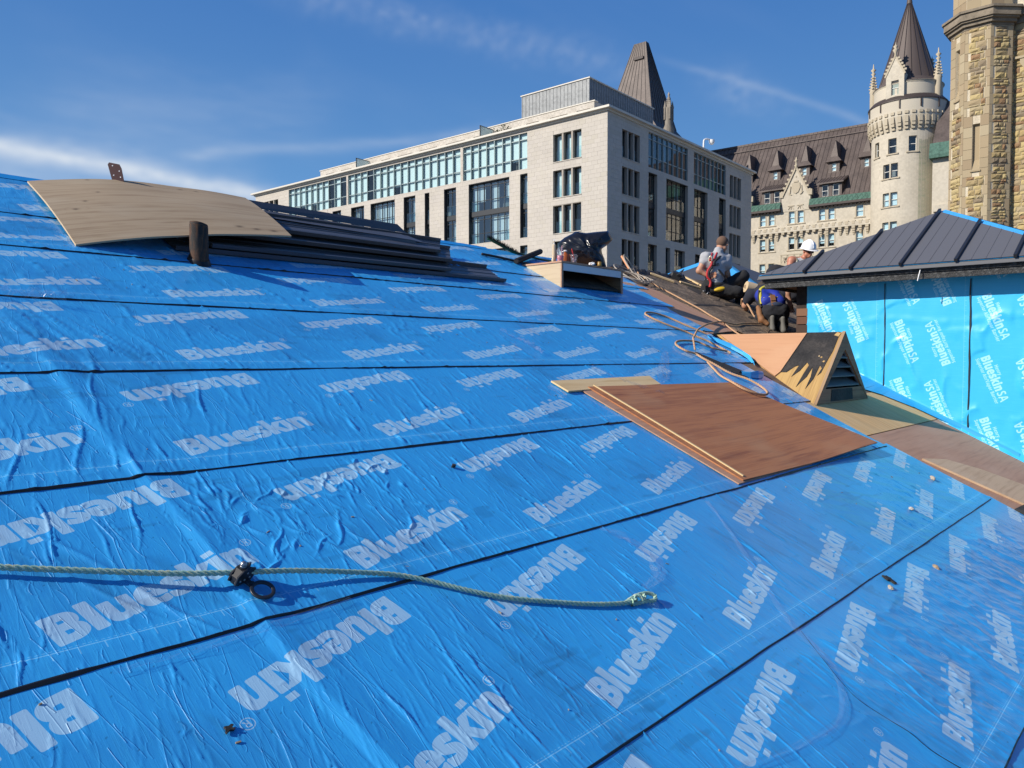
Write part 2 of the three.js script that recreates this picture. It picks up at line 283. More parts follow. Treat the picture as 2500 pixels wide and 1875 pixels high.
    let r = 1 - 0.06 * sstep(0.5, 0.75, cl), g = 1 - 0.13 * sstep(0.46, 0.72, cl), b = 1 - 0.11 * sstep(0.46, 0.72, cl);
    const scuff = 0.15 * sstep(0.60, 0.72, st) * sstep(0.42, 0.6, cl) + 0.18 * sstep(0.63, 0.74, sc) * sstep(0.45, 0.65, fbm(x * 3, s * 3, 2, 117)); g *= 1 - scuff; b *= 1 - scuff; r *= 1 - scuff * 0.8;
    if (sp > 0.975) { r *= 0.6; g *= 0.5; b *= 0.5; }
    if (o.dust) { const q = o.dust(x, s) * sstep(0.52, 0.62, fbm(x * 9 + s * 16, s * 7, 4, 121)); r = mix(r, 2.0, q * 0.45); g = mix(g, 1.05, q * 0.45); b = mix(b, 0.72, q * 0.45); }
    col.set([r, g, b], k * 3);
    if (i < nx - 1 && j < ns - 1) idx.push(k, k + 1, k + nx + 1, k, k + nx + 1, k + nx);
  }
  const g = new THREE.BufferGeometry(); g.setAttribute('position', new THREE.BufferAttribute(pos, 3)); g.setAttribute('normal', new THREE.BufferAttribute(nor, 3)); g.setAttribute('uv', new THREE.BufferAttribute(uv, 2)); g.setAttribute('color', new THREE.BufferAttribute(col, 3)); g.setIndex(idx);
  const m = mesh('membrane_sheet', g, film, roof);
  if (o.label) m.userData.label = o.label;
  // black mastic squeezed out along the lower edge
  const b = new MB(), n = Math.round((xR - xL) / 0.025); let prev = null;
  for (let i = 0; i <= n; i++) {
    const x = xL + (xR - xL) * i / n, w = (0.0034 + 0.003 * fbm(x * 4, s0 * 3, 3, 131) + 0.005 * sstep(0.62, 0.74, fbm(x * 1.7, s0 * 5, 2, 133))) * (o.bead ?? 1), e = s0 + wob(x) - 0.002, h = Hh[Math.min(ix(x), nx - 1)] + 0.0028;
    const ring = [RP(x, e - w, 0.001), RP(x, e - w * 0.6, h * 0.75), RP(x, e + w * 0.1, h), RP(x, e + w * 0.6, h - 0.002)];
    if (prev) for (let q = 0; q < 3; q++) b.quad(prev[q], ring[q], ring[q + 1], prev[q + 1]);
    prev = ring;
  }
  b.build('seam_sealant', tar, roof);
  return m;
}
strip('', -0.35, SEAM.Z, 0.35, -2.4, 4.6, 0.5, { near: 0.011 });
strip('', SEAM.Z, SEAM.A, 0.38, -2.4, 7.5, 0.85, { near: 0.0050, lean: -0.05, crumple: (x, s) => sstep(2.7, 3.5, x + (s - 1) * 0.4) * sstep(7.3, 6.2, x) * sstep(SEAM.A - 0.02, SEAM.A - 0.2, s) * 0.8, extra: (w, R) => { for (let i = 0; i < 18; i++) w(1.0 + R() * 2.4, SEAM.A - 0.02 - R() * 0.1, 0.12 + R() * 0.2, (R() - 0.5) * 0.3, 0.006, 0.005); w(1.95, 1.45, 0.55, 0.15, 0.011, 0.010, 0.1); } });
strip('', SEAM.A, SEAM.B, 0.06, -2.4, 7.42, 1.15, { near: 0.0050, lean: -0.06, dust: (x, s) => sstep(4.6, 5.4, x) * sstep(7.6, 6.8, x), edge: (s) => (SEAM.B - s) * 0.06 });
strip('', SEAM.B, SEAM.C, 0.64, -2.4, 7.3, 1.35, { near: 0.0050, lean: -0.1, bead: 1.25, extra: (w, R) => {
  for (let i = 0; i < 60; i++) w(1.2 + R() * 1.0, 2.62 + R() * 0.5, 0.05 + R() * 0.16, (R() - 0.5) * 2.2, 0.0055 + R() * 0.003, 0.005 + R() * 0.006, 0.3);
  for (let i = 0; i < 26; i++) w(1.3 + R() * 2.6, SEAM.C - 0.01 - R() * 0.06, 0.1 + R() * 0.3, -0.1 + (R() - 0.5) * 0.3, 0.0065, 0.006);
  w(0.72, 2.95, 0.75, 0.52, 0.012, 0.011, 0.12); w(0.62, 2.92, 0.6, 0.62, 0.008, 0.006, 0.1); w(0.2, 2.62, 0.3, 0.9, 0.009, 0.007, 0.2);
} });
strip('', SEAM.C, SEAM.D, 0.36, -2.4, 7.45, 1.2, { near: 0.0072, lean: -0.16, extra: (w, R) => { for (let i = 0; i < 26; i++) w(1.4 + R() * 4, SEAM.D - R() * 0.15, 0.2 + R() * 0.35, -0.2 + (R() - 0.5) * 0.2, 0.0062, 0.0045); } });
strip('', SEAM.D, SEAM.E, 0.70, -2.4, 8.1, 0.9, { near: 0.0085, lean: 0.1, extra: (w, R) => {
  for (let i = 0; i < 16; i++) w(0.75 + R() * 0.45, 4.75 - R() * 0.2, 0.35 + R() * 0.35, 0.28 + (R() - 0.5) * 0.12, 0.0085, 0.007, 0.06);
  for (let i = 0; i < 10; i++) w(1.25 + R() * 0.3, 4.6 - R() * 0.15, 0.4 + R() * 0.2, 0.33 + (R() - 0.5) * 0.1, 0.0085, 0.007, 0.06);
  for (let i = 0; i < 5; i++) w(1.9 + R() * 0.4, 4.6, 0.45, 0.36, 0.008, 0.005, 0.06);
  for (let i = 0; i < 26; i++) w(3.3 + R() * 1.2, 4.75 - R() * 0.25, 0.08 + R() * 0.2, -0.15 + (R() - 0.5) * 0.9, 0.0095, 0.007, 0.5);
}, edge: (s) => (s - SEAM.E) * 0.5 });
strip('', SEAM.E, SEAM.F, 0.94, -2.4, 8.25, 0.9, { near: 0.0105, lean: 0.15 });
strip('', SEAM.F, SEAM.G, 0.2, -2.4, 8.45, 0.7, { near: 0.013, lean: 0.2 });
strip('', SEAM.G, 6.90, 0.55, -2.4, 8.7, 0.6, { near: 0.016, lean: 0.1 });
{ // the ridge is wrapped by a sheet that folds over to the far slope
  const b = new MB(); let prev = null;
  for (let x = -2.4; x <= 6.4; x += 0.05) {
    const w = 0.012 * (fbm(x * 6, 3, 3, 141) - 0.5), a = RP(x, 6.86, 0.006 + w * 0.4), t = [x, RIDGE * ST + 0.016 + w, -RIDGE * CT], c = [x, RIDGE * ST - 0.35, -RIDGE * CT - 0.7];
    const ring = [a, t, c]; if (prev) { b.quad(prev[0], ring[0], ring[1], prev[1]); b.quad(prev[1], ring[1], ring[2], prev[2]); } prev = ring;
  }
  b.build('ridge_sheet', MAT({ c: [0.02, 0.31, 0.72], roughness: 0.36 }), roof);
}

{ // slit cut through the lowest sheet, its edge lifting
  const P = [[3.30, 1.43], [3.22, 1.30], [3.15, 1.18], [3.12, 1.10], [3.14, 0.98], [3.16, 0.90], [3.15, 0.82], [3.17, 0.74], [3.2, 0.66]].map(([x, s]) => [x - 0.02, s]), b = new MB(); let p = null;
  const cv = new THREE.CatmullRomCurve3(P.map(([x, s]) => V(x, s, 0))); for (let i = 0; i <= 60; i++) { const c = cv.getPointAt(i / 60), w = 0.0012 + 0.003 * Math.pow(i / 60, 3) + 0.0012 * hash2(i, 5), r = [RP(c.x - w, c.y, 0.019), RP(c.x + w, c.y, 0.019)]; if (p) b.quad(p[0], r[0], r[1], p[1]); p = r; } b.build('membrane_slit', tar, roof);
}
// ---------- facade helpers: map(u, y, d) puts a point along the wall, up, and out from it ----------
function fbox(b, map, u0, u1, y0, y1, d0, d1) { return b.hex([map(u0, y0, d1), map(u1, y0, d1), map(u1, y0, d0), map(u0, y0, d0), map(u0, y1, d1), map(u1, y1, d1), map(u1, y1, d0), map(u0, y1, d0)]); }
function rectsAround(u0, u1, y0, y1, holes) {               // wall area minus openings, as rectangles
  const us = [...new Set([u0, u1, ...holes.flatMap((h) => [h[0], h[1]])])].filter((a) => a >= u0 && a <= u1).sort((a, b) => a - b), out = [];
  for (let i = 0; i < us.length - 1; i++) {
    const m = (us[i] + us[i + 1]) / 2, hs = holes.filter((h) => h[0] < m && h[1] > m).sort((a, b) => a[2] - b[2]); let y = y0;
    for (const h of hs) { if (h[2] > y) out.push([us[i], us[i + 1], y, Math.min(h[2], y1)]); y = Math.max(y, h[3]); }
    if (y < y1) out.push([us[i], us[i + 1], y, y1]);
  }
  const res = [];                                              // join neighbours of equal height
  for (const r of out) { const q = res.find((p) => Math.abs(p[1] - r[0]) < 1e-6 && p[2] === r[2] && p[3] === r[3]); if (q) q[1] = r[1]; else res.push(r); }
  return res;
}
function cut(r, holes, min = 0.05) { let list = [r]; for (const h of holes) list = list.flatMap(([a, b, c, d]) => (a >= h[1] || b <= h[0] || c >= h[3] || d <= h[2] ? [[a, b, c, d]] : [[a, Math.min(b, h[0]), c, d], [Math.max(a, h[1]), b, c, d], [Math.max(a, h[0]), Math.min(b, h[1]), c, Math.min(d, h[2])], [Math.max(a, h[0]), Math.min(b, h[1]), Math.max(c, h[3]), d]].filter((q) => q[1] - q[0] > min && q[3] - q[2] > min))); return list; }
const UNIT = new MB().box(-0.5, 0.5, -0.5, 0.5, -0.5, 0.5).geo();
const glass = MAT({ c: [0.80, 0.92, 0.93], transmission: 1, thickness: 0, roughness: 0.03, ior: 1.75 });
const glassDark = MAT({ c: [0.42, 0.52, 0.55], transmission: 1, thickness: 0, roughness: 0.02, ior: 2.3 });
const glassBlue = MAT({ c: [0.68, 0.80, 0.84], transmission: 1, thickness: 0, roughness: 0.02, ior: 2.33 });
const blindMat = MAT({ c: [0.74, 0.77, 0.76], roughness: 0.85 }), roomMat = MAT({ c: [0.26, 0.25, 0.24], roughness: 0.9 });
const bronze = MAT({ c: [0.035, 0.038, 0.042], metalness: 0.3, roughness: 0.45 }), paleFrame = MAT({ c: [0.30, 0.36, 0.36], metalness: 0.3, roughness: 0.4 });
// ---------- the modern stone-clad block ----------
{
  const T = thing('apartment_building', 'modern flat-roofed block clad in pale limestone with wide glazed top storey', 'building', [53.60, 0, -37.63], 2 * Math.PI / 180);
  const ML = (u, y, d) => [-d, y, u], MR = (u, y, d) => [u, y, d], TOP = 22.45, R = mulberry(400);
  const lime = MAT({ map: mottled([0.49, 0.45, 0.39], [0.43, 0.39, 0.33], [0.54, 0.505, 0.445], { size: 5, s: 15 }), roughness: 0.85 });
  const coreMat = MAT({ c: [0.36, 0.32, 0.27], roughness: 0.9 });
  const tones = [0.965, 0.985, 1.0, 1.015, 1.03, 0.99].map((k, i) => MAT({ c: [0.50 * k, 0.458 * k, 0.40 * k * (i === 0 ? 0.97 : 1)], roughness: 0.85 }));
  const stackRows = [[19.05, 21.46], [15.90, 18.28], [12.75, 15.18], [9.65, 12.05], [6.5, 8.9], [3.3, 5.7]];
  const wl = [], wr = [];
  // left face: [u0, u1, y0, y1, kind]
  const curtL = [[-46.3, -35.0, 10], [-34.7, -17.1, 16], [-16.75, -8.65, 8]];
  for (const [a, b] of curtL) wl.push([a, b, 19.0, 22.25, 'band']);
  for (const [a, b] of [[-43.8, -41.1], [-40.2, -38.5], [-37.6, -36.0], [-34.2, -31.9], [-30.8, -26.8], [-25.4, -23.6], [-22.2, -21.5], [-19.4, -17.7], [-16.0, -10.8], [-9.5, -8.62]]) { wl.push([a, b, 12.75, 18.57, 'double']); wl.push([a, b, 6.4, 12.05, 'double']); }
  for (const [y0, y1] of stackRows) { wl.push([-5.7, -2.65, y0, y1, 'triple']); wl.push([-51.7, -48.6, y0, y1, 'triple']); }
  const curtR = [[6.75, 14.35, 8], [15.65, 23.0, 8]];
  for (const [a, b] of curtR) wr.push([a, b, 19.05, 22.2, 'band']);
  for (const [a, b] of [[6.8, 8.4], [10.1, 14.45], [15.75, 18.75], [21.45, 23.1]]) wr.push([a, b, 12.85, 18.6, 'double']);
  for (const [a, b] of [[10.05, 10.95], [11.8, 13.9], [16.1, 17.8], [6.8, 8.4], [20.4, 22.8]]) wr.push([a, b, 9.65, 12.13, 'single']);
  for (const [a, b] of [[6.8, 8.4], [10.1, 14.45], [15.75, 18.75], [20.4, 22.8]]) wr.push([a, b, 3.4, 9.0, 'double']);
  for (const [y0, y1] of stackRows) { wr.push([2.3, 5.25, y0, y1, 'triple']); wr.push([24.05, 26.95, y0, y1, 'triple']); }
  const bulk = new MB(), blocks = [];
  for (const [map, W, U0, U1] of [[ML, wl, -53.7, 0], [MR, wr, 0, 29.8]]) {
    const b = new MB(); for (const r of rectsAround(U0, U1, GROUND, TOP, W)) fbox(b, map, r[0], r[1], r[2], r[3], -0.55, -0.012); b.build('wall', coreMat, T);
    const rh = 0.365; let row = 0;
    for (let y = 7.2; y < TOP - 0.05; y += rh, row++) {
      const off = (row % 2) * 0.31 + (hash2(row, 3) - 0.5) * 0.1;
      for (let u = U0 - off; u < U1; u += 0.62) {
        const r0 = [Math.max(u, U0), Math.min(u + 0.612, U1), y, Math.min(y + rh - 0.008, TOP)]; if (r0[1] - r0[0] < 0.04) continue;
        for (const q of cut(r0, W)) blocks.push({ q, map, near: Math.abs(map === ML ? q[0] : q[1]) + Math.max(0, 12.2 - q[2]) * 100 });
      }
    }
  }
  blocks.sort((a, b) => a.near - b.near);
  blocks.forEach((k, i) => {
    const [u0, u1, y0, y1] = k.q, d1 = 0.006 + R() * 0.006;
    if (i < 290) { const m = mesh('cladding_block', UNIT, tones[Math.floor(R() * 6)], T), c = k.map((u0 + u1) / 2, (y0 + y1) / 2, d1 / 2 - 0.01), L = k.map === ML; m.position.set(...c); m.scale.set(L ? d1 + 0.02 : u1 - u0, y1 - y0, L ? u1 - u0 : d1 + 0.02); }
    else { const t = (0.965 + R() * 0.065) * (0.90 + 0.18 * fbm((u0 + (k.map === ML ? 90 : 0)) * 0.35, y0 * 0.5, 3, 71)); bulk.col = [0.50 * t, 0.458 * t, 0.40 * t * (0.98 + R() * 0.03)]; fbox(bulk, k.map, u0, u1, y0, y1, -0.02, d1); }
  });
  bulk.build('cladding_blocks', MAT({ vertexColors: true, roughness: 0.85 }), T).userData.kind = 'stuff';
  // windows
  const pane = (W, map, u0, u1, y0, y1, d, g) => { const b = new MB(); b.quad(map(u0, y0, d), map(u1, y0, d), map(u1, y1, d), map(u0, y1, d)); return b.build('pane', g, W); };
  const addWin = (map, [u0, u1, y0, y1, kind], left) => {
    const b = new MB(), d = -0.36, f = 0.055, n = kind === 'band' ? (left ? curtL : curtR).find((c) => c[0] === u0)[2] : kind === 'triple' ? 3 : Math.max(1, Math.round((u1 - u0) / 0.85)), w = (u1 - u0) / n;
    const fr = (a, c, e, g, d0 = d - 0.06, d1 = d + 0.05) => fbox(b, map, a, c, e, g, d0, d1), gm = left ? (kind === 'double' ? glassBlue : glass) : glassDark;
    const cells = [];
    if (kind === 'band') {
      const dd = -0.16; const ys = [y0, y0 + 1.02, y1 - 0.55, y1];
      for (let i = 0; i <= n; i++) fr(u0 + i * w - 0.035, u0 + i * w + 0.035, y0, y1, dd - 0.08, dd + 0.12);
      for (const y of ys) fr(u0, u1, y - 0.04, y + 0.04, dd - 0.06, dd + 0.06);
      const fm = b.build('window', paleFrame, T);
      for (let i = 0; i < n; i++) for (let k = 0; k < 3; k++) { pane(fm, map, u0 + i * w + 0.03, u0 + (i + 1) * w - 0.03, ys[k] + 0.03, ys[k + 1] - 0.03, dd, gm); }
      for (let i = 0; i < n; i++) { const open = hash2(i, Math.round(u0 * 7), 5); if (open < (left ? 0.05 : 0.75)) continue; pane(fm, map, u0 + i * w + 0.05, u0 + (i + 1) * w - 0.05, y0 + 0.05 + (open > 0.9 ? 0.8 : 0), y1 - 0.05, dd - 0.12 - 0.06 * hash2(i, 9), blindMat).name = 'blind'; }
      return;
    }
    if (kind === 'triple') {
      const st = new MB(); for (let i = 1; i < 3; i++) fbox(st, map, u0 + i * w - 0.09, u0 + i * w + 0.09, y0, y1, -0.42, -0.02);
      for (let i = 0; i < 3; i++) { const a = u0 + i * w + (i ? 0.09 : 0), c = u0 + (i + 1) * w - (i < 2 ? 0.09 : 0); fr(a, a + f, y0, y1); fr(c - f, c, y0, y1); fr(a, c, y0, y0 + f); fr(a, c, y1 - f, y1); cells.push([a + f, c - f, y0 + f, y1 - f]); }
      const fm = b.build('window', bronze, T); st.build('mullion', coreMat, fm);
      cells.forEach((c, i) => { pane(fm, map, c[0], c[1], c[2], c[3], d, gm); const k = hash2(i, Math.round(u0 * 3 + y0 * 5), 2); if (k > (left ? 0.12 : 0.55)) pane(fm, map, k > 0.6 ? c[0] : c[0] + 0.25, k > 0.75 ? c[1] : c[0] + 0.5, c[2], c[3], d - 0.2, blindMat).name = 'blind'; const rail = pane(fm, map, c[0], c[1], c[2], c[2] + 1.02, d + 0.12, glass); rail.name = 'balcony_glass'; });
      const s = new MB(); fbox(s, map, u0 - 0.02, u1 + 0.02, y0 - 0.07, y0 - 0.004, -0.5, 0.06); s.build('sill', lime, fm); return;
    }
    const fl = kind === 'double' ? [[y0, y0 + (y1 - y0) * 0.462], [y0 + (y1 - y0) * 0.538, y1]] : [[y0, y1]];
    for (const [a, c] of fl) {
      for (let i = 0; i <= n; i++) fr(u0 + i * w - (i ? f / 2 : 0), u0 + i * w + (i < n ? f / 2 : 0), a, c);
      for (const y of [a, a + 0.95, c - 0.4]) fr(u0, u1, y, y + 0.05); fr(u0, u1, c - 0.05, c);
      for (let i = 0; i < n; i++) cells.push([u0 + i * w + 0.03, u0 + (i + 1) * w - 0.03, a + 0.03, c - 0.03, i]);
    }
    if (kind === 'double') fr(u0, u1, fl[0][1], fl[1][0], d - 0.1, d + 0.09);
    const fm = b.build('window', bronze, T);
    cells.forEach((c, i) => { pane(fm, map, c[0], c[1], c[2], c[3], d, gm); const k = hash2(i, Math.round(u0 * 11), 6); if (k > (left ? 0.4 : 0.8)) pane(fm, map, c[0], c[1], c[2] + (k > 0.92 ? 0.9 : 0), c[3], d - 0.22, blindMat).name = 'blind'; if (i % n === 0 || i % n === n - 1) { const q = pane(fm, map, c[0], c[1], c[2], c[2] + 0.95, d + 0.14, glass); q.name = 'balcony_glass'; } });
    const rv = new MB(); fbox(rv, map, u0 - 0.005, u0 + 0.04, y0, y1, -0.3, -0.03); fbox(rv, map, u0, u1, y1 - 0.05, y1 + 0.004, -0.3, -0.03); rv.build('reveal', bronze, fm);
  };
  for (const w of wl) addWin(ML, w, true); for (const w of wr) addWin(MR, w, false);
  const inner = new MB(); inner.box(2.2, 27.6, GROUND, 22.2, -51.5, -2.2);
  for (const y of [18.72, 15.55, 12.4, 9.25, 6.1, 22.3]) inner.box(0.5, 29.3, y - 0.28, y + 0.02, -53.2, -0.5); inner.build('interior', roomMat, T);
  const bk = new MB(); bk.box(0.3, 29.8, GROUND, TOP, -53.7, -53.4); bk.box(29.5, 29.8, GROUND, TOP, -53.4, -0.6); bk.build('back_wall', coreMat, T);
  const cap = MAT({ c: [0.62, 0.58, 0.50], roughness: 0.6 });
  const c1 = new MB(); c1.box(-0.12, 30.0, 22.25 + 0.2, 22.62, -53.9, 0.12); c1.box(-0.42, 30.25, 22.62, 22.8, -54.2, 0.42); c1.build('cornice', cap, T);
  // recessed penthouse parapet with drainage slots
  const slots = []; for (const [a, b] of [[-41.5, -39.9], [-38.6, -36.6], [-35.6, -35.0], [-31.3, -29.8], [-28.6, -26.2], [-25.1, -22.4], [-21.1, -18.4], [-17.2, -15.9], [-14.9, -13.9], [-13.0, -12.2], [-10.4, -8.9], [-7.6, -5.6], [-4.6, -3.1]]) slots.push([a, b, 23.55, 23.8]);
  const P2 = (u, y, d) => [2 - d, y, u], pb = new MB(); for (const r of rectsAround(-42.6, -2.7, 22.8, 24.32, slots)) fbox(pb, P2, ...r, -0.4, 0); fbox(pb, P2, -42.6, -42.2, 22.8, 24.3, -8, -0.4); fbox(pb, P2, -3.1, -2.7, 22.8, 24.32, -8, -0.4); pb.build('parapet', lime, T);
  const pc = new MB(); fbox(pc, P2, -42.7, -2.6, 24.32, 24.4, -0.5, 0.06); pc.build('parapet_cap', cap, T);
  const zinc = MAT({ map: mottled([0.20, 0.21, 0.215], [0.15, 0.155, 0.16], [0.26, 0.27, 0.275], { size: 1.4, s: 25 }), metalness: 0.25, roughness: 0.55 });
  const ph = new MB(); ph.box(4, 15.6, 22.8, 27.3, -12.6, -4.6); const phm = ph.build('penthouse', zinc, T);
  const phs = new MB(); for (let z = -12.5; z < -4.6; z += 0.42) phs.box(3.97, 4, 24.3, 27.3, z, z + 0.02); for (let x = 4.3; x < 15.6; x += 0.42) phs.box(x, x + 0.02, 22.9, 27.3, -4.6, -4.57); phs.build('panel_seam', zinc, phm);
  const phc = new MB(); phc.box(3.92, 15.7, 27.3, 27.4, -12.7, -4.5); phc.build('roof_edge', cap, phm);
  const pdr = new MB(); pdr.box(12.2, 13.4, 22.9, 25.3, -4.6, -4.56); pdr.build('door', bronze, phm);
  for (const z of [-33.4, -14.6]) { const g = new MB(); g.box(0.2, 1.95, 22.95, 24.0, z - 0.02, z + 0.02); const gm = g.build('balcony_divider', MAT({ c: [0.62, 0.72, 0.72], transmission: 0.5, thickness: 0, roughness: 0.5 }), T); const fr = new MB(); fr.box(0.1, 0.18, 22.8, 24.05, z - 0.03, z + 0.03); fr.box(0.1, 1.98, 24.0, 24.06, z - 0.03, z + 0.03); fr.build('divider_frame', bronze, gm); }
  const bush = new MB(); for (let i = 0; i < 260; i++) { const c = [0.9 + R() * 0.8, 23.0 + R() * R() * 1.0, -13.6 + R() * 1.6], a = R() * 6.3, s = 0.09 + R() * 0.08; bush.tri(c, [c[0] + Math.cos(a) * s, c[1] + s * R(), c[2] + Math.sin(a) * s], [c[0] + Math.cos(a + 1) * s, c[1] + s, c[2] + Math.sin(a + 1) * s]); }
  bush.build('terrace_plant', MAT({ c: [0.05, 0.07, 0.03] }), T);
  const lamp = thing('security_camera', 'white dome camera on a bent pole above the flat roof edge', 'camera', [0, 0, 0]);
  const base = V(19.8, 22.8, -1.0).applyAxisAngle(V(0, 1, 0), 2 * Math.PI / 180).add(V(53.60, 0, -37.63)); lamp.position.copy(base);
  mesh('pole', tube([[0, 0, 0], [0, 1.2, 0], [0.05, 1.6, 0.02], [0.35, 1.75, 0.15], [0.9, 1.72, 0.4]], 0.09, 24, 8), M.white, lamp);
  mesh('dome', moved(new THREE.SphereGeometry(0.28, 16, 10), 0.95, 1.5, 0.42), M.white, lamp); mesh('housing', moved(new THREE.CylinderGeometry(0.29, 0.29, 0.24, 16), 0.95, 1.62, 0.42), M.white, lamp);
}
// ---------- the castle-like hotel wing, its turret and tower roofs ----------
const CH = V(107.45, 0, -48.14), CROT = 3.8 * Math.PI / 180;
const stoneWarm = MAT({ map: mottled([0.50, 0.45, 0.36], [0.455, 0.405, 0.318], [0.525, 0.475, 0.385], { size: 14, f: 7, s: 33, fine: 0.12 }), roughness: 0.9 });
const stoneGrey = MAT({ map: mottled([0.25, 0.22, 0.18], [0.14, 0.125, 0.105], [0.33, 0.29, 0.24], { size: 2, s: 34 }), roughness: 0.9 });
const stoneTrim = MAT({ c: [0.44, 0.38, 0.28], roughness: 0.9 });
const copper = MAT({ map: mottled([0.095, 0.073, 0.064], [0.062, 0.048, 0.043], [0.13, 0.102, 0.09], { size: 6, f: 6, s: 35 }), metalness: 0.15, roughness: 0.6 });
const copperDark = MAT({ c: [0.05, 0.037, 0.033], metalness: 0.15, roughness: 0.6 });
const verdigris = MAT({ map: mottled([0.045, 0.115, 0.085], [0.022, 0.06, 0.046], [0.085, 0.18, 0.14], { size: 1.2, s: 37 }), roughness: 0.75 });
const sash = MAT({ c: [0.62, 0.62, 0.58], roughness: 0.6 }), blindBlue = MAT({ c: [0.70, 0.78, 0.80], roughness: 0.9 });
const winGlass = MAT({ c: [0.75, 0.86, 0.9], transmission: 1, thickness: 0, roughness: 0.03, ior: 1.8 });
function sashWindow(parent, map, u0, u1, y0, y1, blind, d = -0.22) {
  const b = new MB(), f = 0.06, ym = (y0 + y1) / 2;
  fbox(b, map, u0, u0 + f, y0, y1, d - 0.05, d + 0.04); fbox(b, map, u1 - f, u1, y0, y1, d - 0.05, d + 0.04); fbox(b, map, u0, u1, y1 - f, y1, d - 0.05, d + 0.04); fbox(b, map, u0, u1, y0, y0 + f * 1.4, d - 0.05, d + 0.04); fbox(b, map, u0, u1, ym - 0.035, ym + 0.035, d - 0.05, d + 0.06);
  const w = b.build('window', sash, parent), P = (a, c, y, z, q, m, n) => { const k = new MB(); k.quad(map(a, y, q), map(c, y, q), map(c, z, q), map(a, z, q)); k.build(n, m, w); };
  P(u0 + f, u1 - f, ym, y1 - f, d + 0.01, winGlass, 'pane'); P(u0 + f, u1 - f, y0 + f, ym, d - 0.01, winGlass, 'pane');
  if (blind > 0) P(u0 + f, u1 - f, mix(y1, y0, blind), y1 - f, d - 0.09, blindBlue, 'blind');
  P(u0, u1, y0, y1, d - 0.9, roomMat, 'room');
  return w;
}
{
  const T = thing('hotel_wing', 'cream stone castle-like wing with steep brown copper roof and dormers', 'building', CH.toArray(), CROT);
  const F = (u, y, d) => [-d, y, u], Z0 = -16, Z1 = 62, holes = [], wins = [];
  const add = (u0, u1, y0, y1, b) => { holes.push([u0, u1, y0, y1]); wins.push([u0, u1, y0, y1, b]); };
  for (let k = -1; k < 8; k++) {
    const o = k === 0 ? 0 : k < 0 ? -8.4 : 18 + (k - 1) * 8.4;
    for (const [y0, y1] of [[20.68, 22.25], [16.98, 18.75], [13.4, 15.2], [9.8, 11.6], [6.2, 8]]) {
      for (const [a, c] of [[-0.3, 0.5], [1.0, 1.8]]) add(o + a, o + c, y0, y1, y0 > 20 ? 1 : 0.6 + 0.4 * hash2(k + 3, y0 | 0));
      for (const [a, c] of [[3.85, 4.65], [5.1, 5.9]]) add(o + a, o + c, y0, y1 + (y0 > 20 ? 0.1 : 0), y0 > 20 ? 1 : 0.55);
      if (k === 0) { for (const [a, c] of [[8.0, 8.8], [9.25, 10.05], [12.85, 13.75]]) add(a, c, y0, y1, y0 > 20 ? 1 : 0.7); }
    }
  }
  const b = new MB(); for (const r of rectsAround(Z0, Z1, GROUND, 23.2, holes)) fbox(b, F, r[0], r[1], r[2], r[3], -0.6, 0); b.build('wall', stoneWarm, T);
  const bk = new MB(); bk.box(16.4, 17, GROUND, 23, Z0, Z1); bk.box(0.6, 16.4, GROUND, 23, Z0, Z0 + 0.5); bk.box(0.6, 16.4, GROUND, 23, Z1 - 0.5, Z1); bk.build('back_wall', stoneWarm, T);
  for (const w of wins) sashWindow(T, F, ...w);
  // window surrounds, sills
  const tr = new MB(); for (const [a, c, y0, y1] of wins) { fbox(tr, F, a - 0.13, a - 0.003, y0 - 0.05, y1 + 0.1, -0.1, 0.035); fbox(tr, F, c + 0.003, c + 0.13, y0 - 0.05, y1 + 0.1, -0.1, 0.035); fbox(tr, F, a, c, y1 + 0.003, y1 + 0.12, -0.1, 0.035); fbox(tr, F, a - 0.25, c + 0.25, y0 - 0.17, y0 - 0.055, -0.1, 0.1); } tr.build('window_surround', stoneTrim, T);
  // corbel table
  const cb = new MB(), cr = new MB(); fbox(cr, F, Z0, 15.2, 19.45, 19.62, 0, 0.42); fbox(cr, F, Z0, 15.2, 19.62, 20.02, 0, 0.36);
  for (let u = Z0, i = 0; u < 15; u += 0.86, i++) { const long = i % 4 < 2 || (u > 9.8 && u < 15); fbox(cb, F, u, u + 0.42, 19.15, 19.45, 0, 0.40); if (long) { fbox(cb, F, u + 0.03, u + 0.39, 18.85, 19.15, 0, 0.30); fbox(cb, F, u + 0.06, u + 0.36, 18.55, 18.85, 0, 0.2); fbox(cb, F, u + 0.09, u + 0.33, 18.35, 18.55, 0, 0.1); } fbox(cb, F, u + 0.02, u + 0.40, 19.7, 20.12, 0.36, 0.40); fbox(cr, F, u + 0.0, u + 0.43, 20.02, 20.2, 0, 0.30); }
  cr.build('string_course', stoneWarm, T); cb.build('corbel', stoneTrim, T);
  // copper roof
  const slope = (t, u) => [0.2 + 8.6 * t, 23.2 + 12.0 * t, u], rf = new MB(); rf.quad(slope(0, Z0), slope(0, Z1), slope(1, Z1), slope(1, Z0)); rf.quad(slope(1, Z0), slope(1, Z1), [17, 23.2, Z1], [17, 23.2, Z0]); for (const z of [Z0, Z1]) rf.tri([0.2, 23.2, z], [17, 23.2, z], [8.8, 35.2, z]);
  const rfm = rf.build('roof', copper, T);
  const seamG = new MB().box(-0.035, 0.0, 0, 1, -0.03, 0.03).geo(), L = Math.hypot(8.6, 12.0), ang = Math.atan2(8.6, 12.0);
  for (let u = Z0 + 0.4, i = 0; u < 24; u += 0.62, i++) { const m = mesh('standing_seam', seamG, copperDark, rfm); m.position.set(0.2, 23.2, u); m.rotation.z = -ang; m.scale.set(1, L, 1); }
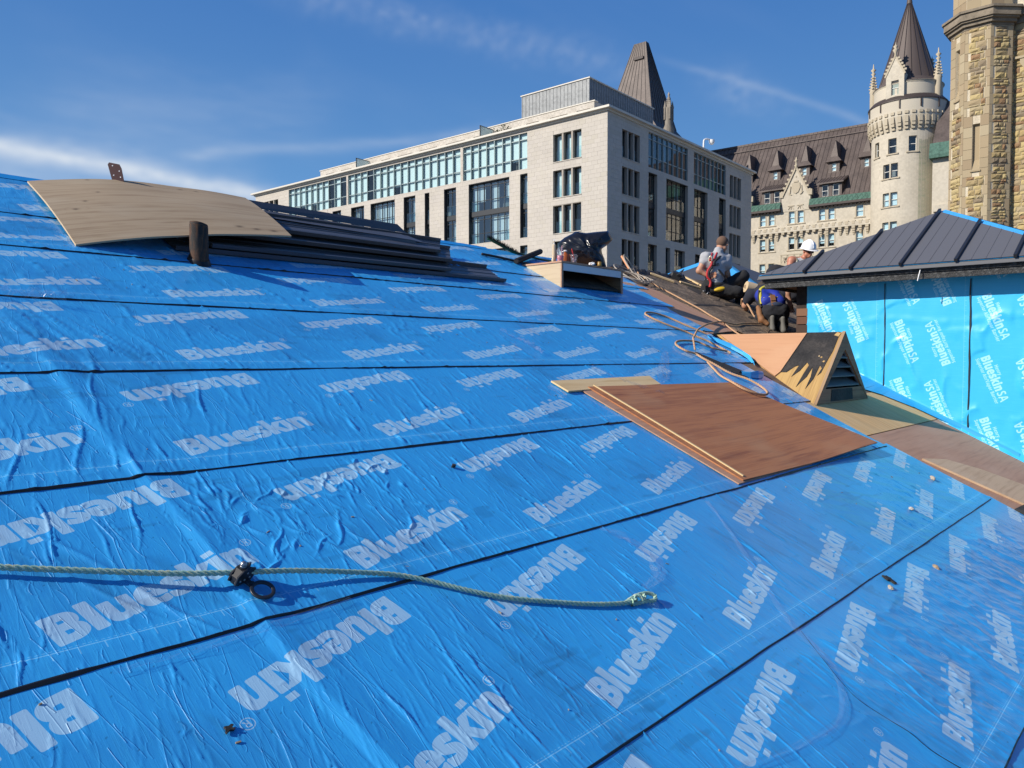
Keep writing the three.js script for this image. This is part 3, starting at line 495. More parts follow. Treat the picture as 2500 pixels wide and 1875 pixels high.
  const rc = new MB(); for (let u = Z0; u < Z1; u += 0.62) rc.box(8.6, 9.0, 35.05, 35.35, u, u + 0.58); rc.bar([7.75, 34.05, Z0], [7.75, 34.05, Z1], 0.1, 0.12); rc.build('ridge_cap', copper, rfm);
  // green copper gutters with latticed fascia
  for (const [a, c] of [[Z0, 2.75], [6.75, 16.1]]) {
    const g = new MB(), lat = new MB(), un = new MB(); g.quad(F(a, 22.85, 0.62), F(c, 22.85, 0.62), F(c, 23.72, 0.28), F(a, 23.72, 0.28)); fbox(g, F, a, c, 23.66, 23.76, -0.3, 0.3);
    const gm = g.build('gutter', verdigris, T);
    for (let u = a + 0.1; u < c - 0.5; u += 0.62) { lat.bar(F(u, 22.9, 0.63), F(u + 0.55, 23.68, 0.32), 0.05, 0.06); lat.bar(F(u + 0.55, 22.9, 0.63), F(u, 23.68, 0.32), 0.05, 0.06); lat.bar(F(u + 0.58, 22.9, 0.63), F(u + 0.58, 23.7, 0.32), 0.04, 0.05); } lat.build('lattice', MAT({ c: [0.085, 0.18, 0.14] }), gm);
    fbox(un, F, a, c, 22.55, 22.85, 0, 0.66); for (let u = a; u < c - 0.2; u += 0.5) fbox(un, F, u, u + 0.2, 22.4, 22.55, 0, 0.5); un.build('eave_soffit', copperDark, gm);
  }
  // lower dormers with two windows, and small steep dormers
  for (const u of [-7.6, 1.15, 9.25, 29.6, 38]) {
    const D = new MB(), x0 = 0.75, w = 1.5; D.box(x0, 5, 23.5, 25.75, u - w, u - w + 0.35); D.box(x0, 5, 23.5, 25.75, u + w - 0.35, u + w); D.box(x0, x0 + 0.3, 23.5, 23.95, u - w + 0.35, u + w - 0.35); D.box(x0, x0 + 0.3, 23.95, 25.7, u - 0.2, u + 0.2); D.box(x0, x0 + 0.3, 25.62, 25.75, u - w + 0.35, u + w - 0.35);
    const dm = D.build('dormer', copper, T); const Fd = (a, y, d) => [x0 - d, y, a];
    const rr = new MB(); rr.hex([[0.35, 25.72, u + w + 0.3], [4.6, 27.5, u + w + 0.3], [4.6, 27.5, u - w - 0.3], [0.35, 25.72, u - w - 0.3], [0.35, 25.9, u + w + 0.3], [4.6, 27.75, u + w + 0.3], [4.6, 27.75, u - w - 0.3], [0.35, 25.9, u - w - 0.3]]); for (let k = -1.7; k <= 1.71; k += 0.42) rr.bar([0.35, 25.93, u + k], [3.2, 27.16, u + k], 0.05, 0.06); rr.build('dormer_roof', copper, dm);
    for (const s of [-0.72, 0.72]) sashWindow(T, Fd, u + s - 0.42, u + s + 0.42, 24.0, 25.6, 0, -0.1).name = 'dormer_window';
  }
  for (const u of [-3.6, 0.6, 4.8, 8.9, 13.2, 28, 33, 38]) {
    const x0 = 3.5, D = new MB(); D.box(x0, 7, 27.6, 29.35, u - 0.75, u - 0.3); D.box(x0, 7, 27.6, 29.35, u + 0.3, u + 0.75); D.box(x0, x0 + 0.3, 27.6, 28.0, u - 0.3, u + 0.3); D.box(x0, x0 + 0.3, 29.1, 29.35, u - 0.3, u + 0.3); const dm = D.build('small_dormer', copper, T);
    const rr = new MB(), w = 1.1, q = 0.5, pk = [x0 + 0.75, 32.5, u], bkp = [8.5, 32.6, u], e = 29.3;
    const c = [[x0 - 0.4, e, u - w], [x0 - 0.4, e, u + w], [8, e, u + w], [8, e, u - w]], m = [[x0 + 0.05, e + 0.75, u - q], [x0 + 0.05, e + 0.75, u + q], [8, e + 0.75, u + q], [8, e + 0.75, u - q]];
    for (let k = 0; k < 4; k++) rr.quad(c[k], c[(k + 1) % 4], m[(k + 1) % 4], m[k]); rr.tri(m[0], m[1], pk); rr.quad(m[1], m[2], bkp, pk); rr.quad(m[3], m[0], pk, bkp); rr.quad(c[0], c[1], c[2], c[3]); rr.bar(pk, [pk[0], pk[1] + 0.5, pk[2]], 0.06, 0.06, [1, 0, 0]);
    rr.build('dormer_roof', copper, dm); sashWindow(T, (a, y, d) => [x0 - d, y, a], u - 0.3, u + 0.3, 28.0, 29.1, 0.9, -0.12).name = 'dormer_window';
  }
  // stone gablet between the gutters
  for (const u of [4.8, -3.6]) {
    const G = new MB(); fbox(G, F, u - 2.0, u + 2.0, 22.4, 24.5, -0.6, 0.06); G.prism([[u - 1.75, 24.5], [u + 1.75, 24.5], [u, 28.3]], (a, y, d) => F(a, y, d), -0.5, 0.05); const gm = G.build('gablet', stoneWarm, T);
    const cp = new MB(); for (const s of [-1, 1]) { cp.bar(F(u + s * 1.95, 24.45, 0.06), F(u, 28.5, 0.06), 0.22, 0.3, [1, 0, 0]); fbox(cp, F, u + s * 2.0 - 0.25, u + s * 2.0 + 0.25, 24.4, 25.2, -0.4, 0.2); for (let k = 1; k < 7; k++) { const t = k / 7, c = F(u + s * 1.95 * (1 - t) + s * 0.24, 24.45 + 4.05 * t, 0.06); cp.box(c[0] - 0.16, c[0] + 0.16, c[1] - 0.02, c[1] + 0.26, c[2] - 0.14, c[2] + 0.14); } } cp.build('coping', stoneTrim, gm);
    const fn = [lathe([[0, 0], [0.22, 0], [0.16, 0.3], [0.3, 0.4], [0.12, 0.55], [0.1, 0.95], [0.3, 1.1], [0.12, 1.25], [0.05, 1.6], [0, 1.65]], 10).translate(...F(u, 28.3, 0.06))]; mesh('finial', merge(fn), stoneTrim, gm);
    const sh = new MB(); sh.prism([[u - 0.55, 26.3], [u - 0.6, 25.6], [u - 0.35, 25.0], [u, 24.8], [u + 0.35, 25.0], [u + 0.6, 25.6], [u + 0.55, 26.3]].reverse(), (a, y, d) => F(a, y, d), 0.05, 0.16); fbox(sh, F, u - 0.3, u + 0.3, 26.4, 26.62, 0.05, 0.14); for (const s of [-1, 1]) { sh.bar(F(u + s * 0.85, 24.75, 0.1), F(u + s * 0.75, 25.9, 0.1), 0.12, 0.16, [1, 0, 0]); sh.bar(F(u + s * 0.6, 24.65, 0.1), F(u + s * 1.0, 25.05, 0.1), 0.1, 0.16, [1, 0, 0]); } sh.prism([[u - 0.12, 27.2], [u, 27.05], [u + 0.12, 27.2], [u, 27.36]], (a, y, d) => F(a, y, d), 0.05, 0.12); sh.build('crest', stoneTrim, gm);
    const ta = new MB(); for (const s of [-0.65, 0.65]) for (const k of [-0.38, 0, 0.38]) ta.bar(F(u + s + k, 22.65, 0.1), F(u + s + k * 0.2, 23.1, 0.1), 0.06, 0.1, [1, 0, 0]); for (const s of [-0.65, 0.65]) fbox(ta, F, u + s - 0.45, u + s + 0.45, 23.1, 23.2, 0.06, 0.14); ta.build('tracery', stoneTrim, gm);
  }
  // balcony
  const bl = new MB(); fbox(bl, F, 2.9, 6.9, 14.55, 14.75, 0, 0.75); fbox(bl, F, 2.9, 6.9, 16.15, 16.3, 0.5, 0.75); for (let u = 2.95; u < 6.7; u += 0.92) { fbox(bl, F, u, u + 0.1, 14.75, 16.15, 0.55, 0.7); bl.bar(F(u + 0.1, 15.1, 0.62), F(u + 0.92, 16.1, 0.62), 0.08, 0.1); bl.bar(F(u + 0.1, 16.1, 0.62), F(u + 0.92, 15.1, 0.62), 0.08, 0.1); } fbox(bl, F, 2.9, 6.9, 14.75, 15.05, 0.5, 0.75); fbox(bl, F, 2.7, 7.1, 14.2, 14.55, 0, 0.85); bl.build('balcony', stoneTrim, T);
}
{ // round turret
  const c = V(0.8, 0, 18.75).applyAxisAngle(V(0, 1, 0), CROT).add(CH), T = thing('turret', 'round cream stone turret with a tall brown cone roof and gabled dormer', 'turret', c.toArray(), CROT);
  const SR = 4.2, ring = (r, y0, y1, a0, a1, b, n = 4) => { for (let k = 0; k < n; k++) { const p = a0 + (a1 - a0) * k / n, q = a0 + (a1 - a0) * (k + 1) / n; b.quad([-r * Math.cos(p), y0, r * Math.sin(p)], [-r * Math.cos(q), y0, r * Math.sin(q)], [-r * Math.cos(q), y1, r * Math.sin(q)], [-r * Math.cos(p), y1, r * Math.sin(p)]); } };
  // angle 0 faces -x (the sunlit side of the wing); positive turns to +z
  const wall = new MB(), W = []; const at = (deg) => deg * Math.PI / 180;
  for (const [y0, y1, list] of [[27.6, 29.5, [[-44, 0.42], [-12, 0.5], [20, 0.45]]], [24.55, 26.35, [[-22, 0.42], [-8, 0.42]]], [20.95, 22.7, [[-22, 0.42], [-8, 0.42]]], [17.2, 19.0, [[-22, 0.42], [-8, 0.42]]], [13.5, 15.3, [[-22, 0.42], [-8, 0.42]]]]) for (const [d, w] of list) W.push([at(d) - w / SR, at(d) + w / SR, y0, y1]);
  for (const r of rectsAround(-Math.PI, Math.PI, GROUND, 30.4, W)) { ring(SR, r[2], r[3], r[0], r[1], wall, Math.max(1, Math.ceil((r[1] - r[0]) * 12))); }
  wall.build('wall', stoneWarm, T);
  const rev = new MB(), sl = new MB();
  for (const [a0, a1, y0, y1] of W) {
    const m = (a0 + a1) / 2, w = (a1 - a0) * SR / 2, map = (u, y, d) => [-(SR + d) * Math.cos(m) - u * Math.sin(m), y, (SR + d) * Math.sin(m) - u * Math.cos(m)];
    sashWindow(T, map, -w, w, y0, y1, y0 < 24 ? 0.9 : 0, -0.3); fbox(rev, map, -w - 0.02, -w, y0, y1, -0.5, 0.0); fbox(rev, map, w, w + 0.02, y0, y1, -0.5, 0.0); fbox(rev, map, -w, w, y1, y1 + 0.02, -0.5, 0); fbox(sl, map, -w - 0.25, w + 0.25, y0 - 0.16, y0 - 0.01, -0.4, 0.1);
  }
  rev.build('reveal', stoneTrim, T); sl.build('sill', stoneTrim, T);
  mesh('crown', lathe([[SR, 30.3], [4.6, 32.0], [4.6, 32.1], [4.6, 34.1], [4.4, 34.5], [4.4, 34.2], [0, 34.2]], 64), stoneWarm, T);
  for (let i = 0; i < 36; i++) { const cb = new MB(), dr = new MB(); const a = i / 36 * Math.PI * 2, map = (u, y, d) => [-d * Math.cos(a) - u * Math.sin(a), y, d * Math.sin(a) - u * Math.cos(a)]; fbox(cb, map, -0.2, 0.2, 31.2, 32.0, 4.2, 4.7); fbox(cb, map, -0.2, 0.2, 30.8, 31.2, 4.2, 4.62); fbox(cb, map, -0.2, 0.2, 30.4, 30.8, 4.1, 4.42); fbox(cb, map, -0.22, 0.22, 32.25, 32.6, 4.6, 4.73); if (i % 3 === 0) fbox(dr, map, -0.07, 0.07, 33.0, 34.15, 4.6, 4.72); cb.build('corbel', stoneTrim, T); if (i % 3 === 0) dr.build('drain_slot', copperDark, T); }
  mesh('crown_roof', lathe([[4.7, 34.05], [4.7, 34.2], [4.2, 34.75], [4.0, 34.8]], 48), copperDark, T);
  mesh('drum', lathe([[4.0, 34.5], [4.0, 36.3], [4.12, 36.35], [4.12, 36.5], [0, 36.5]], 48), stoneWarm, T);
  const cone = mesh('cone_roof', lathe([[4.18, 36.45], [3.75, 36.7], [3.4, 37.2], [0.28, 47.5], [0.35, 47.6], [0.03, 49.6], [0, 49.6]], 48), copper, T);
  const sm = new MB(); for (let i = 0; i < 20; i++) { const a = i / 20 * Math.PI * 2; sm.bar([-3.42 * Math.cos(a), 37.2, 3.42 * Math.sin(a)], [-0.3 * Math.cos(a), 47.5, 0.3 * Math.sin(a)], 0.06, 0.06, [Math.cos(a), 0, 1]); } sm.build('standing_seam', copperDark, cone);
  for (const [deg, w] of [[-9, 1.1], [150, 1.1]]) {
    const a = at(deg), map = (u, y, d) => [-d * Math.cos(a) - u * Math.sin(a), y, d * Math.sin(a) - u * Math.cos(a)], G = new MB();
    for (const r of rectsAround(-w, w, 34.4, 37.4, [[-0.45, 0.45, 34.9, 36.7]])) fbox(G, map, ...r, 2.5, 4.25); G.prism([[-w, 37.4], [w, 37.4], [0, 39.6]], map, 2.2, 4.25); const gm = G.build('gabled_dormer', stoneWarm, T);
    const cp = new MB(); for (const s of [-1, 1]) { cp.bar(map(s * (w + 0.12), 37.3, 4.2), map(0, 39.75, 4.2), 0.2, 0.25, [Math.cos(a), 0, -Math.sin(a)]); for (let k = 1; k < 6; k++) { const t = k / 6, q = map(s * (w + 0.14) * (1 - t) + s * 0.2, 37.3 + 2.4 * t, 4.2); cp.box(q[0] - 0.14, q[0] + 0.14, q[1], q[1] + 0.24, q[2] - 0.14, q[2] + 0.14); } } cp.build('coping', stoneTrim, gm);
    const q = map(0, 39.6, 4.2); mesh('finial', lathe([[0, 0], [0.2, 0], [0.14, 0.5], [0.36, 0.9], [0.12, 1.1], [0.3, 1.35], [0.08, 1.5], [0, 1.9]], 8).translate(...q), stoneTrim, gm);
    sashWindow(T, map, -0.45, 0.45, 34.9, 36.7, 0, 4.0).name = 'dormer_window';
  }
  for (const deg of [-80, 66, 135]) { // pinnacles round the drum
    const a = at(deg), q = [-4.1 * Math.cos(a), 34.4, 4.1 * Math.sin(a)], P = [lathe([[0, 0], [0.42, 0], [0.42, 2.3], [0.5, 2.4], [0.4, 2.7], [0.12, 4.6], [0.3, 4.8], [0.1, 5.0], [0.34, 5.3], [0.1, 5.5], [0.05, 6.1], [0, 6.1]], 8)];
    for (let k = 0; k < 5; k++) for (let j = 0; j < 4; j++) P.push(new THREE.BoxGeometry(0.2, 0.16, 0.2).translate(Math.cos(j * 1.571) * (0.42 - k * 0.055), 2.85 + k * 0.36, Math.sin(j * 1.571) * (0.42 - k * 0.055))); mesh('pinnacle', merge(P), stoneTrim, T).position.set(...q);
  }
  const st = new MB(); for (let i = 0; i < 7; i++) { const a = at(30 + i * 5); ring(SR + 0.012, 18 - hash2(i, 4) * 4, 29.8 - hash2(i, 8), a, a + at(3 + 2 * hash2(i, 2)), st, 1); } st.build('copper_stain', MAT({ map: mottled([0.36, 0.345, 0.255], [0.27, 0.29, 0.21], [0.41, 0.365, 0.275], { size: 2, s: 39 }), roughness: 0.9 }), T);
}
{ // gap building between turret and stone tower
  const c = V(-4.0, 0, 26.2).applyAxisAngle(V(0, 1, 0), CROT).add(CH), T = thing('hotel_bay', 'narrow cream stone bay with green copper eave beside the round turret', 'building', c.toArray(), CROT), b = new MB();
  b.box(0, 4, GROUND, 26.3, -3.6, 6); b.box(-0.5, 0, 19.5, 20.3, -3.4, 6); b.box(-0.3, 0, 18.8, 19.5, -3.0, -2.4); b.build('wall', stoneWarm, T);
  const e = new MB(); e.quad([-0.7, 26.4, -3.9], [-0.7, 26.4, 6], [-0.2, 27.9, 6], [-0.2, 27.9, -3.9]); e.box(-0.7, 3, 26.0, 26.4, -3.9, 6); e.build('gutter', verdigris, T); const r = new MB(); r.quad([-0.2, 27.9, -3.6], [-0.2, 27.9, 6], [4.5, 34, 6], [4.5, 34, -3.6]); r.tri([-0.2, 27.9, -3.6], [4.5, 34, -3.6], [4.5, 26.4, -3.6]); r.build('roof', copper, T);
}
{ // steep truncated copper roof behind the modern block
  const fh = [Math.cos(A), -Math.sin(A)], rt = [Math.sin(A), Math.cos(A)], D = 118, lat = (1571 - 1250) / 1870 * D, px = D / 1870;
  const c = [fh[0] * D + rt[0] * lat, 0, fh[1] * D + rt[1] * lat], T = thing('tower_roof', 'steep brown copper pyramid roof rising behind the modern block', 'tower roof', c, CROT);
  const Y = (y) => 1.85 + (870 - y) * px, y1 = Y(114), y0 = Y(310), yb = Y(345), b = new MB();
  const k = [[-0.1, y1, 0.1], [-0.1, y1, -1.85], [0.7, y1, -1.85], [0.7, y1, 0.1]], l = [[-1.5, y0, 2.05], [-1.5, y0, -6.4], [6.4, y0, -6.4], [6.4, y0, 2.05]], q = [[-2.1, yb, 3.6], [-2.1, yb, -8], [8, yb, -8], [8, yb, 3.6]];
  for (let i = 0; i < 4; i++) { const j = (i + 1) % 4; b.quad(l[i], l[j], k[j], k[i]); b.quad(q[i], q[j], l[j], l[i]); } b.quad(...k); b.build('roof', copper, T);
  const s = new MB(); for (let i = 0; i <= 8; i++) { const t = i / 8, g = (p, r) => [mix(p[0], r[0], t), mix(p[1], r[1], t), mix(p[2], r[2], t)]; s.bar(g(l[0], l[1]), g(k[0], k[1]), 0.08, 0.1, [1, 0, 0]); s.bar(g(l[0], l[3]), g(k[0], k[3]), 0.08, 0.1, [0, 0, 1]); } s.build('standing_seam', copperDark, T);
  const h = new MB(); h.box(-0.62, -0.25, y1 - 2.6, y1 - 2.2, -1.7, -0.1); h.build('hatch', copperDark, T);
  const w = new MB(); w.box(-1.8, 8, GROUND, yb - 0.01, -8, 3.4); w.build('tower_wall', stoneWarm, T);
  const l2 = (1628 - 1250) / 1870 * 112, c2 = [fh[0] * 112 + rt[0] * l2, 0, fh[1] * 112 + rt[1] * l2], P = thing('stone_pinnacle', 'carved gothic stone pinnacle beside the copper pyramid roof', 'pinnacle', [c2[0], 0, c2[2]], CROT), p2 = 112 / 1870, y2 = (y) => 1.85 + (870 - y) * p2;
  mesh('shaft', lathe([[0, GROUND], [0.8, GROUND], [0.8, y2(322)], [0.55, y2(312)], [0.52, y2(275)], [0.6, y2(272)], [0.36, y2(268)], [0.13, y2(248)], [0.24, y2(246)], [0.1, y2(244)], [0.2, y2(240)], [0.04, y2(234)], [0, y2(234)]], 8), stoneGrey, P);
  const g = []; for (let j = 0; j < 4; j++) { const a = j * 1.571 + 0.78; g.push(lathe([[0, 0], [0.2, 0], [0.18, 1.6], [0.24, 1.7], [0.02, 2.7], [0, 2.7]], 6).translate(Math.cos(a) * 0.56, y2(300), Math.sin(a) * 0.56)); for (let k = 0; k < 4; k++) g.push(new THREE.BoxGeometry(0.2, 0.18, 0.2).translate(Math.cos(a) * (0.34 - k * 0.06), y2(265) + k * 0.3, Math.sin(a) * (0.34 - k * 0.06))); } mesh('crocket', merge(g), stoneGrey, P);
}
// ---------- octagonal stone stair tower and the wall behind it ----------
{
  const D = 27, lat = (2370 - 1250) / 1870 * D, P2 = [Math.cos(A) * D + Math.sin(A) * lat, -Math.sin(A) * D + Math.cos(A) * lat], a = 0.775, ap = a * 1.2071, R = mulberry(900);
  const T = thing('stone_tower', 'octagonal tower of rough yellow-brown sandstone with dressed corners and a moulded cornice', 'tower', [P2[0] + ap, 0, P2[1]]);
  const mortar = MAT({ map: mottled([0.54, 0.47, 0.35], [0.46, 0.39, 0.28], [0.58, 0.52, 0.40], { size: 1.5, s: 51 }), roughness: 0.95 });
  const dressed = [[0.37, 0.295, 0.185], [0.335, 0.265, 0.165], [0.395, 0.325, 0.21], [0.31, 0.235, 0.145], [0.355, 0.275, 0.17]].map((c) => MAT({ c, roughness: 0.9 }));
  const rough = [[0.42, 0.32, 0.145], [0.37, 0.275, 0.13], [0.33, 0.255, 0.15], [0.44, 0.345, 0.165], [0.22, 0.17, 0.11], [0.27, 0.165, 0.085], [0.36, 0.29, 0.17], [0.43, 0.34, 0.17], [0.31, 0.235, 0.12]].map((c) => MAT({ c, roughness: 0.95 }));
  const rockG = []; for (let v = 0; v < 10; v++) { // rock-faced blocks: front bulges unevenly
    const b = new MB(), n = 4, m = 3, h = (i, j) => (i === 0 || j === 0 || i === n || j === m ? 0.25 + R() * 0.15 : 0.55 + R() * 0.45), g = []; for (let j = 0; j <= m; j++) { g.push([]); for (let i = 0; i <= n; i++) g[j].push([i / n - 0.5 + (i % n ? (R() - 0.5) * 0.12 : 0), j / m - 0.5 + (j % m ? (R() - 0.5) * 0.14 : 0), h(i, j)]); }
    for (let j = 0; j < m; j++) for (let i = 0; i < n; i++) b.quad(g[j][i], g[j][i + 1], g[j + 1][i + 1], g[j + 1][i]);
    for (let i = 0; i < n; i++) { b.quad([g[0][i][0], -0.5, 0], [g[0][i + 1][0], -0.5, 0], g[0][i + 1], g[0][i]); b.quad(g[m][i], g[m][i + 1], [g[m][i + 1][0], 0.5, 0], [g[m][i][0], 0.5, 0]); }
    for (let j = 0; j < m; j++) { b.quad([-0.5, g[j][0][1], 0], g[j][0], g[j + 1][0], [-0.5, g[j + 1][0][1], 0]); b.quad([0.5, g[j][n][1], 0], g[j][n], g[j + 1][n], [0.5, g[j + 1][n][1], 0]); }
    rockG.push(b.geo());
  }
  const lower = new MB(), put = (name, g, mat, face, u, y, w, h, d) => { const m = mesh(name, g, mat, T); m.position.set(...face.map(u, y, 0)); m.rotation.y = face.rot; m.scale.set(w, h, d); return m; };
  const core = new MB(), ang = (k) => -Math.PI / 2 + k;        // faces by normal direction
  const faces = [[-0.7071, -0.7071], [-1, 0], [-0.7071, 0.7071], [0, 1]].map(([nx, nz]) => ({ n: [nx, nz], rot: Math.atan2(nx, nz), map: (u, y, d) => [nx * (ap + d) + nz * u, y, nz * (ap + d) - nx * u] }));
  const CB = 13.25, slits = [[null, 10.95, 12.7], [null, 8.35, 9.95], null, null];
  const oct = []; for (let i = 0; i < 8; i++) { const t = (i + 0.5) * Math.PI / 4; oct.push([Math.cos(t) * ap / Math.cos(Math.PI / 8), Math.sin(t) * ap / Math.cos(Math.PI / 8)]); }
  const octPrism = (b, k, y0, y1) => b.prism(oct.map((q) => [q[0] * k, -q[1] * k]), (x, z, y) => [x, y, -z], y0, y1);
  octPrism(core, 0.88, GROUND, CB + 3.4); core.build('core', dressed[1], T);
  faces.forEach((f, fi) => {
    const s = slits[fi], hole = s ? [[-0.10, 0.12, s[1], s[2]]] : [], sk = new MB(); for (const r of rectsAround(-a / 2, a / 2, GROUND, CB, hole)) fbox(sk, f.map, r[0], r[1], r[2], r[3], -0.16, 0); sk.build('mortar_bed', mortar, T);
    if (s) { const w = new MB(); w.quad(f.map(-0.11, s[1], 0.01), f.map(0.13, s[1], 0.01), f.map(0.13, s[1] + 0.42, -0.13), f.map(-0.11, s[1] + 0.42, -0.13)); fbox(w, f.map, -0.15, 0.17, s[1] - 0.06, s[1] - 0.005, -0.05, 0.05); w.build('slit_sill', dressed[1], T); }
    let row = 0; const y0 = 6.2;
    for (let y = y0; y < CB - 0.02; row++) {                     // dressed corner blocks, alternately long and short
      const h = Math.min(0.24 + R() * 0.18, CB - y), inS = s && y + h > s[1] - 0.1 && y < s[2] + 0.25;
      for (const sd of [-1, 1]) { let w = (row + (sd > 0)) % 2 ? 0.165 : 0.10; if (inS) w = sd < 0 ? 0.285 : 0.265; w -= 0.005; put('corner_stone', UNIT, dressed[Math.floor(R() * 5)], f, sd * (a / 2 - w / 2), y + h / 2, w, h - 0.012, 0.028); }
      if (s && y > s[2] - 0.05 && y < s[2] + 0.2) put('lintel', UNIT, dressed[2], f, 0.01, s[2] + 0.14, 0.25, 0.26, 0.03);
      if (!inS) { // rough coursed rubble between
        const l = -a / 2 + ((row % 2) ? 0.10 : 0.165) + 0.012, r = a / 2 - ((row + 1) % 2 ? 0.165 : 0.10) - 0.012; let yy = y;
        while (yy < y + h - 0.05) { let hh = Math.min(0.075 + R() * 0.14, y + h - yy); if (y + h - yy - hh < 0.06) hh = y + h - yy; let u = l; while (u < r - 0.03) { let w = Math.min(0.14 + R() * 0.26, r - u); if (r - u - w < 0.08) w = r - u; put('rubble_stone', rockG[Math.floor(R() * 10)], rough[Math.floor(R() * 9)], f, u + w / 2, yy + hh / 2, w - 0.018, hh - 0.017, 0.03 + R() * 0.04); u += w; } yy += hh; }
      }
      y += h;
    }
  });
  const cor = new MB(); for (const [k, y0, y1] of [[1.03, CB - 0.02, CB + 0.08], [1.12, CB + 0.08, CB + 0.2], [1.2, CB + 0.2, CB + 0.26], [1.26, CB + 0.26, CB + 0.5], [1.32, CB + 0.5, CB + 0.58]]) octPrism(cor, k, y0, y1); cor.build('cornice', MAT({ map: mottled([0.20, 0.165, 0.12], [0.12, 0.10, 0.075], [0.28, 0.23, 0.17], { size: 1, s: 52 }), roughness: 0.9 }), T);
  const up = new MB(); octPrism(up, 0.965, CB + 0.58, CB + 3.6); up.build('upper_shaft', mortar, T);
  faces.slice(0, 3).forEach((f, fi) => { let row = 0; for (let y = CB + 0.6; y < CB + 3.4; y += 0.42, row++) { let u = -0.37; const cuts = row % 2 ? [0.29, 0.45] : [0.44, 0.30]; for (const w of cuts) { const m = put('ashlar_block', UNIT, dressed[Math.floor(R() * 5)], f, u + w / 2, y + 0.205, w - 0.012, 0.405, 0.03); const q = f.map(u + w / 2, y + 0.205, -0.038); m.position.set(...q); u += w; } } });
  // flank wall
  const W = thing('stone_flank_wall', 'sunlit rubble stone wall joined to the right side of the octagonal tower', 'wall', [P2[0] + ap - 0.15, 0, P2[1] + 0.42]), F = (u, y, d) => [-d, y, u], bk = new MB(); fbox(bk, F, 0, 7, GROUND, CB + 3.4, -0.6, 0); bk.build('mortar_bed', mortar, W);
  let row = 0; for (let y = 6.2; y < CB + 0.1; row++) { const h = 0.26 + R() * 0.18; let yy = y; const r = row % 2 ? 1.06 : 1.18; while (yy < y + h - 0.05) { let hh = Math.min(0.08 + R() * 0.14, y + h - yy); if (y + h - yy - hh < 0.06) hh = y + h - yy; let u = 0.55; while (u < r - 0.03) { let w = Math.min(0.16 + R() * 0.24, r - u); if (r - u - w < 0.08) w = r - u; const m = mesh('rubble_stone', rockG[Math.floor(R() * 10)], rough[Math.floor(R() * 9)], W); m.position.set(...F(u + w / 2, yy + hh / 2, 0)); m.rotation.y = -Math.PI / 2; m.scale.set(w - 0.014, hh - 0.014, 0.03 + R() * 0.03); u += w; } yy += hh; }
    const m = mesh('dressed_stone', UNIT, dressed[Math.floor(R() * 5)], W); m.position.set(...F(r + 0.26, y + h / 2, 0)); m.rotation.y = -Math.PI / 2; m.scale.set(0.5, h - 0.012, 0.03); const m2 = mesh('dressed_stone', UNIT, dressed[Math.floor(R() * 5)], W); m2.position.set(...F(r + 0.9, y + h / 2, 0)); m2.rotation.y = -Math.PI / 2; m2.scale.set(0.72, h - 0.012, 0.03); y += h; }
  const st = new MB(); fbox(st, F, -0.2, 7, CB + 0.06, CB + 0.3, 0, 0.1); fbox(st, F, -0.2, 7, CB + 0.3, CB + 0.52, 0, 0.22); st.build('string_course', MAT({ map: mottled([0.20, 0.165, 0.12], [0.12, 0.10, 0.075], [0.28, 0.23, 0.17], { size: 1, s: 53 }), roughness: 0.9 }), W);
  const lb = new MB(); lb.prism([[0.72, 11.95], [0.86, 11.72], [1.0, 11.95], [1.0, 12.1], [0.72, 12.1]], F, 0, 0.09); fbox(lb, F, 0.55, 1.05, 12.1, 12.18, 0, 0.12); lb.bar(F(1.02, 12.14, 0.06), F(1.16, 12.6, 0.06), 0.1, 0.1, [1, 0, 0]); lb.bar(F(1.16, 12.58, 0.06), F(1.9, 13.0, 0.06), 0.1, 0.1, [1, 0, 0]); lb.build('label_stop', dressed[2], W);
}
// ---------- wood and felt used around the roof ----------
const plyRed = MAT({ map: woodTex([0.44, 0.175, 0.066], [0.25, 0.085, 0.034], [0.48, 0.25, 0.12], { freq: 7, s: 4 }), roughness: 0.62 });
const plyPale = MAT({ map: woodTex([0.72, 0.52, 0.27], [0.55, 0.36, 0.16], [0.78, 0.60, 0.36], { freq: 11, s: 5 }), roughness: 0.8 });
const plyGrey = MAT({ map: woodTex([0.36, 0.27, 0.17], [0.22, 0.145, 0.08], [0.40, 0.32, 0.22], { freq: 7, warp: 0.8, s: 6, knots: 14, kr: 1.9 }), roughness: 0.8 });
const plyBrown = MAT({ map: woodTex([0.48, 0.265, 0.165], [0.36, 0.19, 0.115], [0.54, 0.33, 0.22], { freq: 10, s: 7 }), roughness: 0.8 });
const plyOrange = MAT({ map: woodTex([0.50, 0.265, 0.14], [0.43, 0.215, 0.11], [0.54, 0.31, 0.175], { freq: 8, warp: 0.3, s: 8 }), roughness: 0.8 });
const oldWood = MAT({ map: woodTex([0.32, 0.20, 0.11], [0.12, 0.07, 0.04], [0.42, 0.29, 0.17], { freq: 18, s: 9, knots: 4 }), roughness: 0.9 });
const bareSheath = MAT({ map: woodTex([0.46, 0.29, 0.105], [0.27, 0.15, 0.05], [0.54, 0.38, 0.17], { freq: 13, s: 10, knots: 7 }), roughness: 0.85 });
const felt = MAT({ map: mottled([0.040, 0.033, 0.027], [0.016, 0.014, 0.013], [0.10, 0.072, 0.048], { size: 1.1, f: 6, s: 43, fine: 0.5 }), roughness: 0.92, bumpMap: bumpTex(24, 45, 0.6), bumpScale: 0.006 });
const feltBrown = MAT({ map: mottled([0.15, 0.105, 0.068], [0.055, 0.04, 0.028], [0.26, 0.185, 0.12], { size: 1.3, f: 7, s: 44, fine: 0.6 }), roughness: 0.95, bumpMap: bumpTex(20, 46, 0.6), bumpScale: 0.008 });
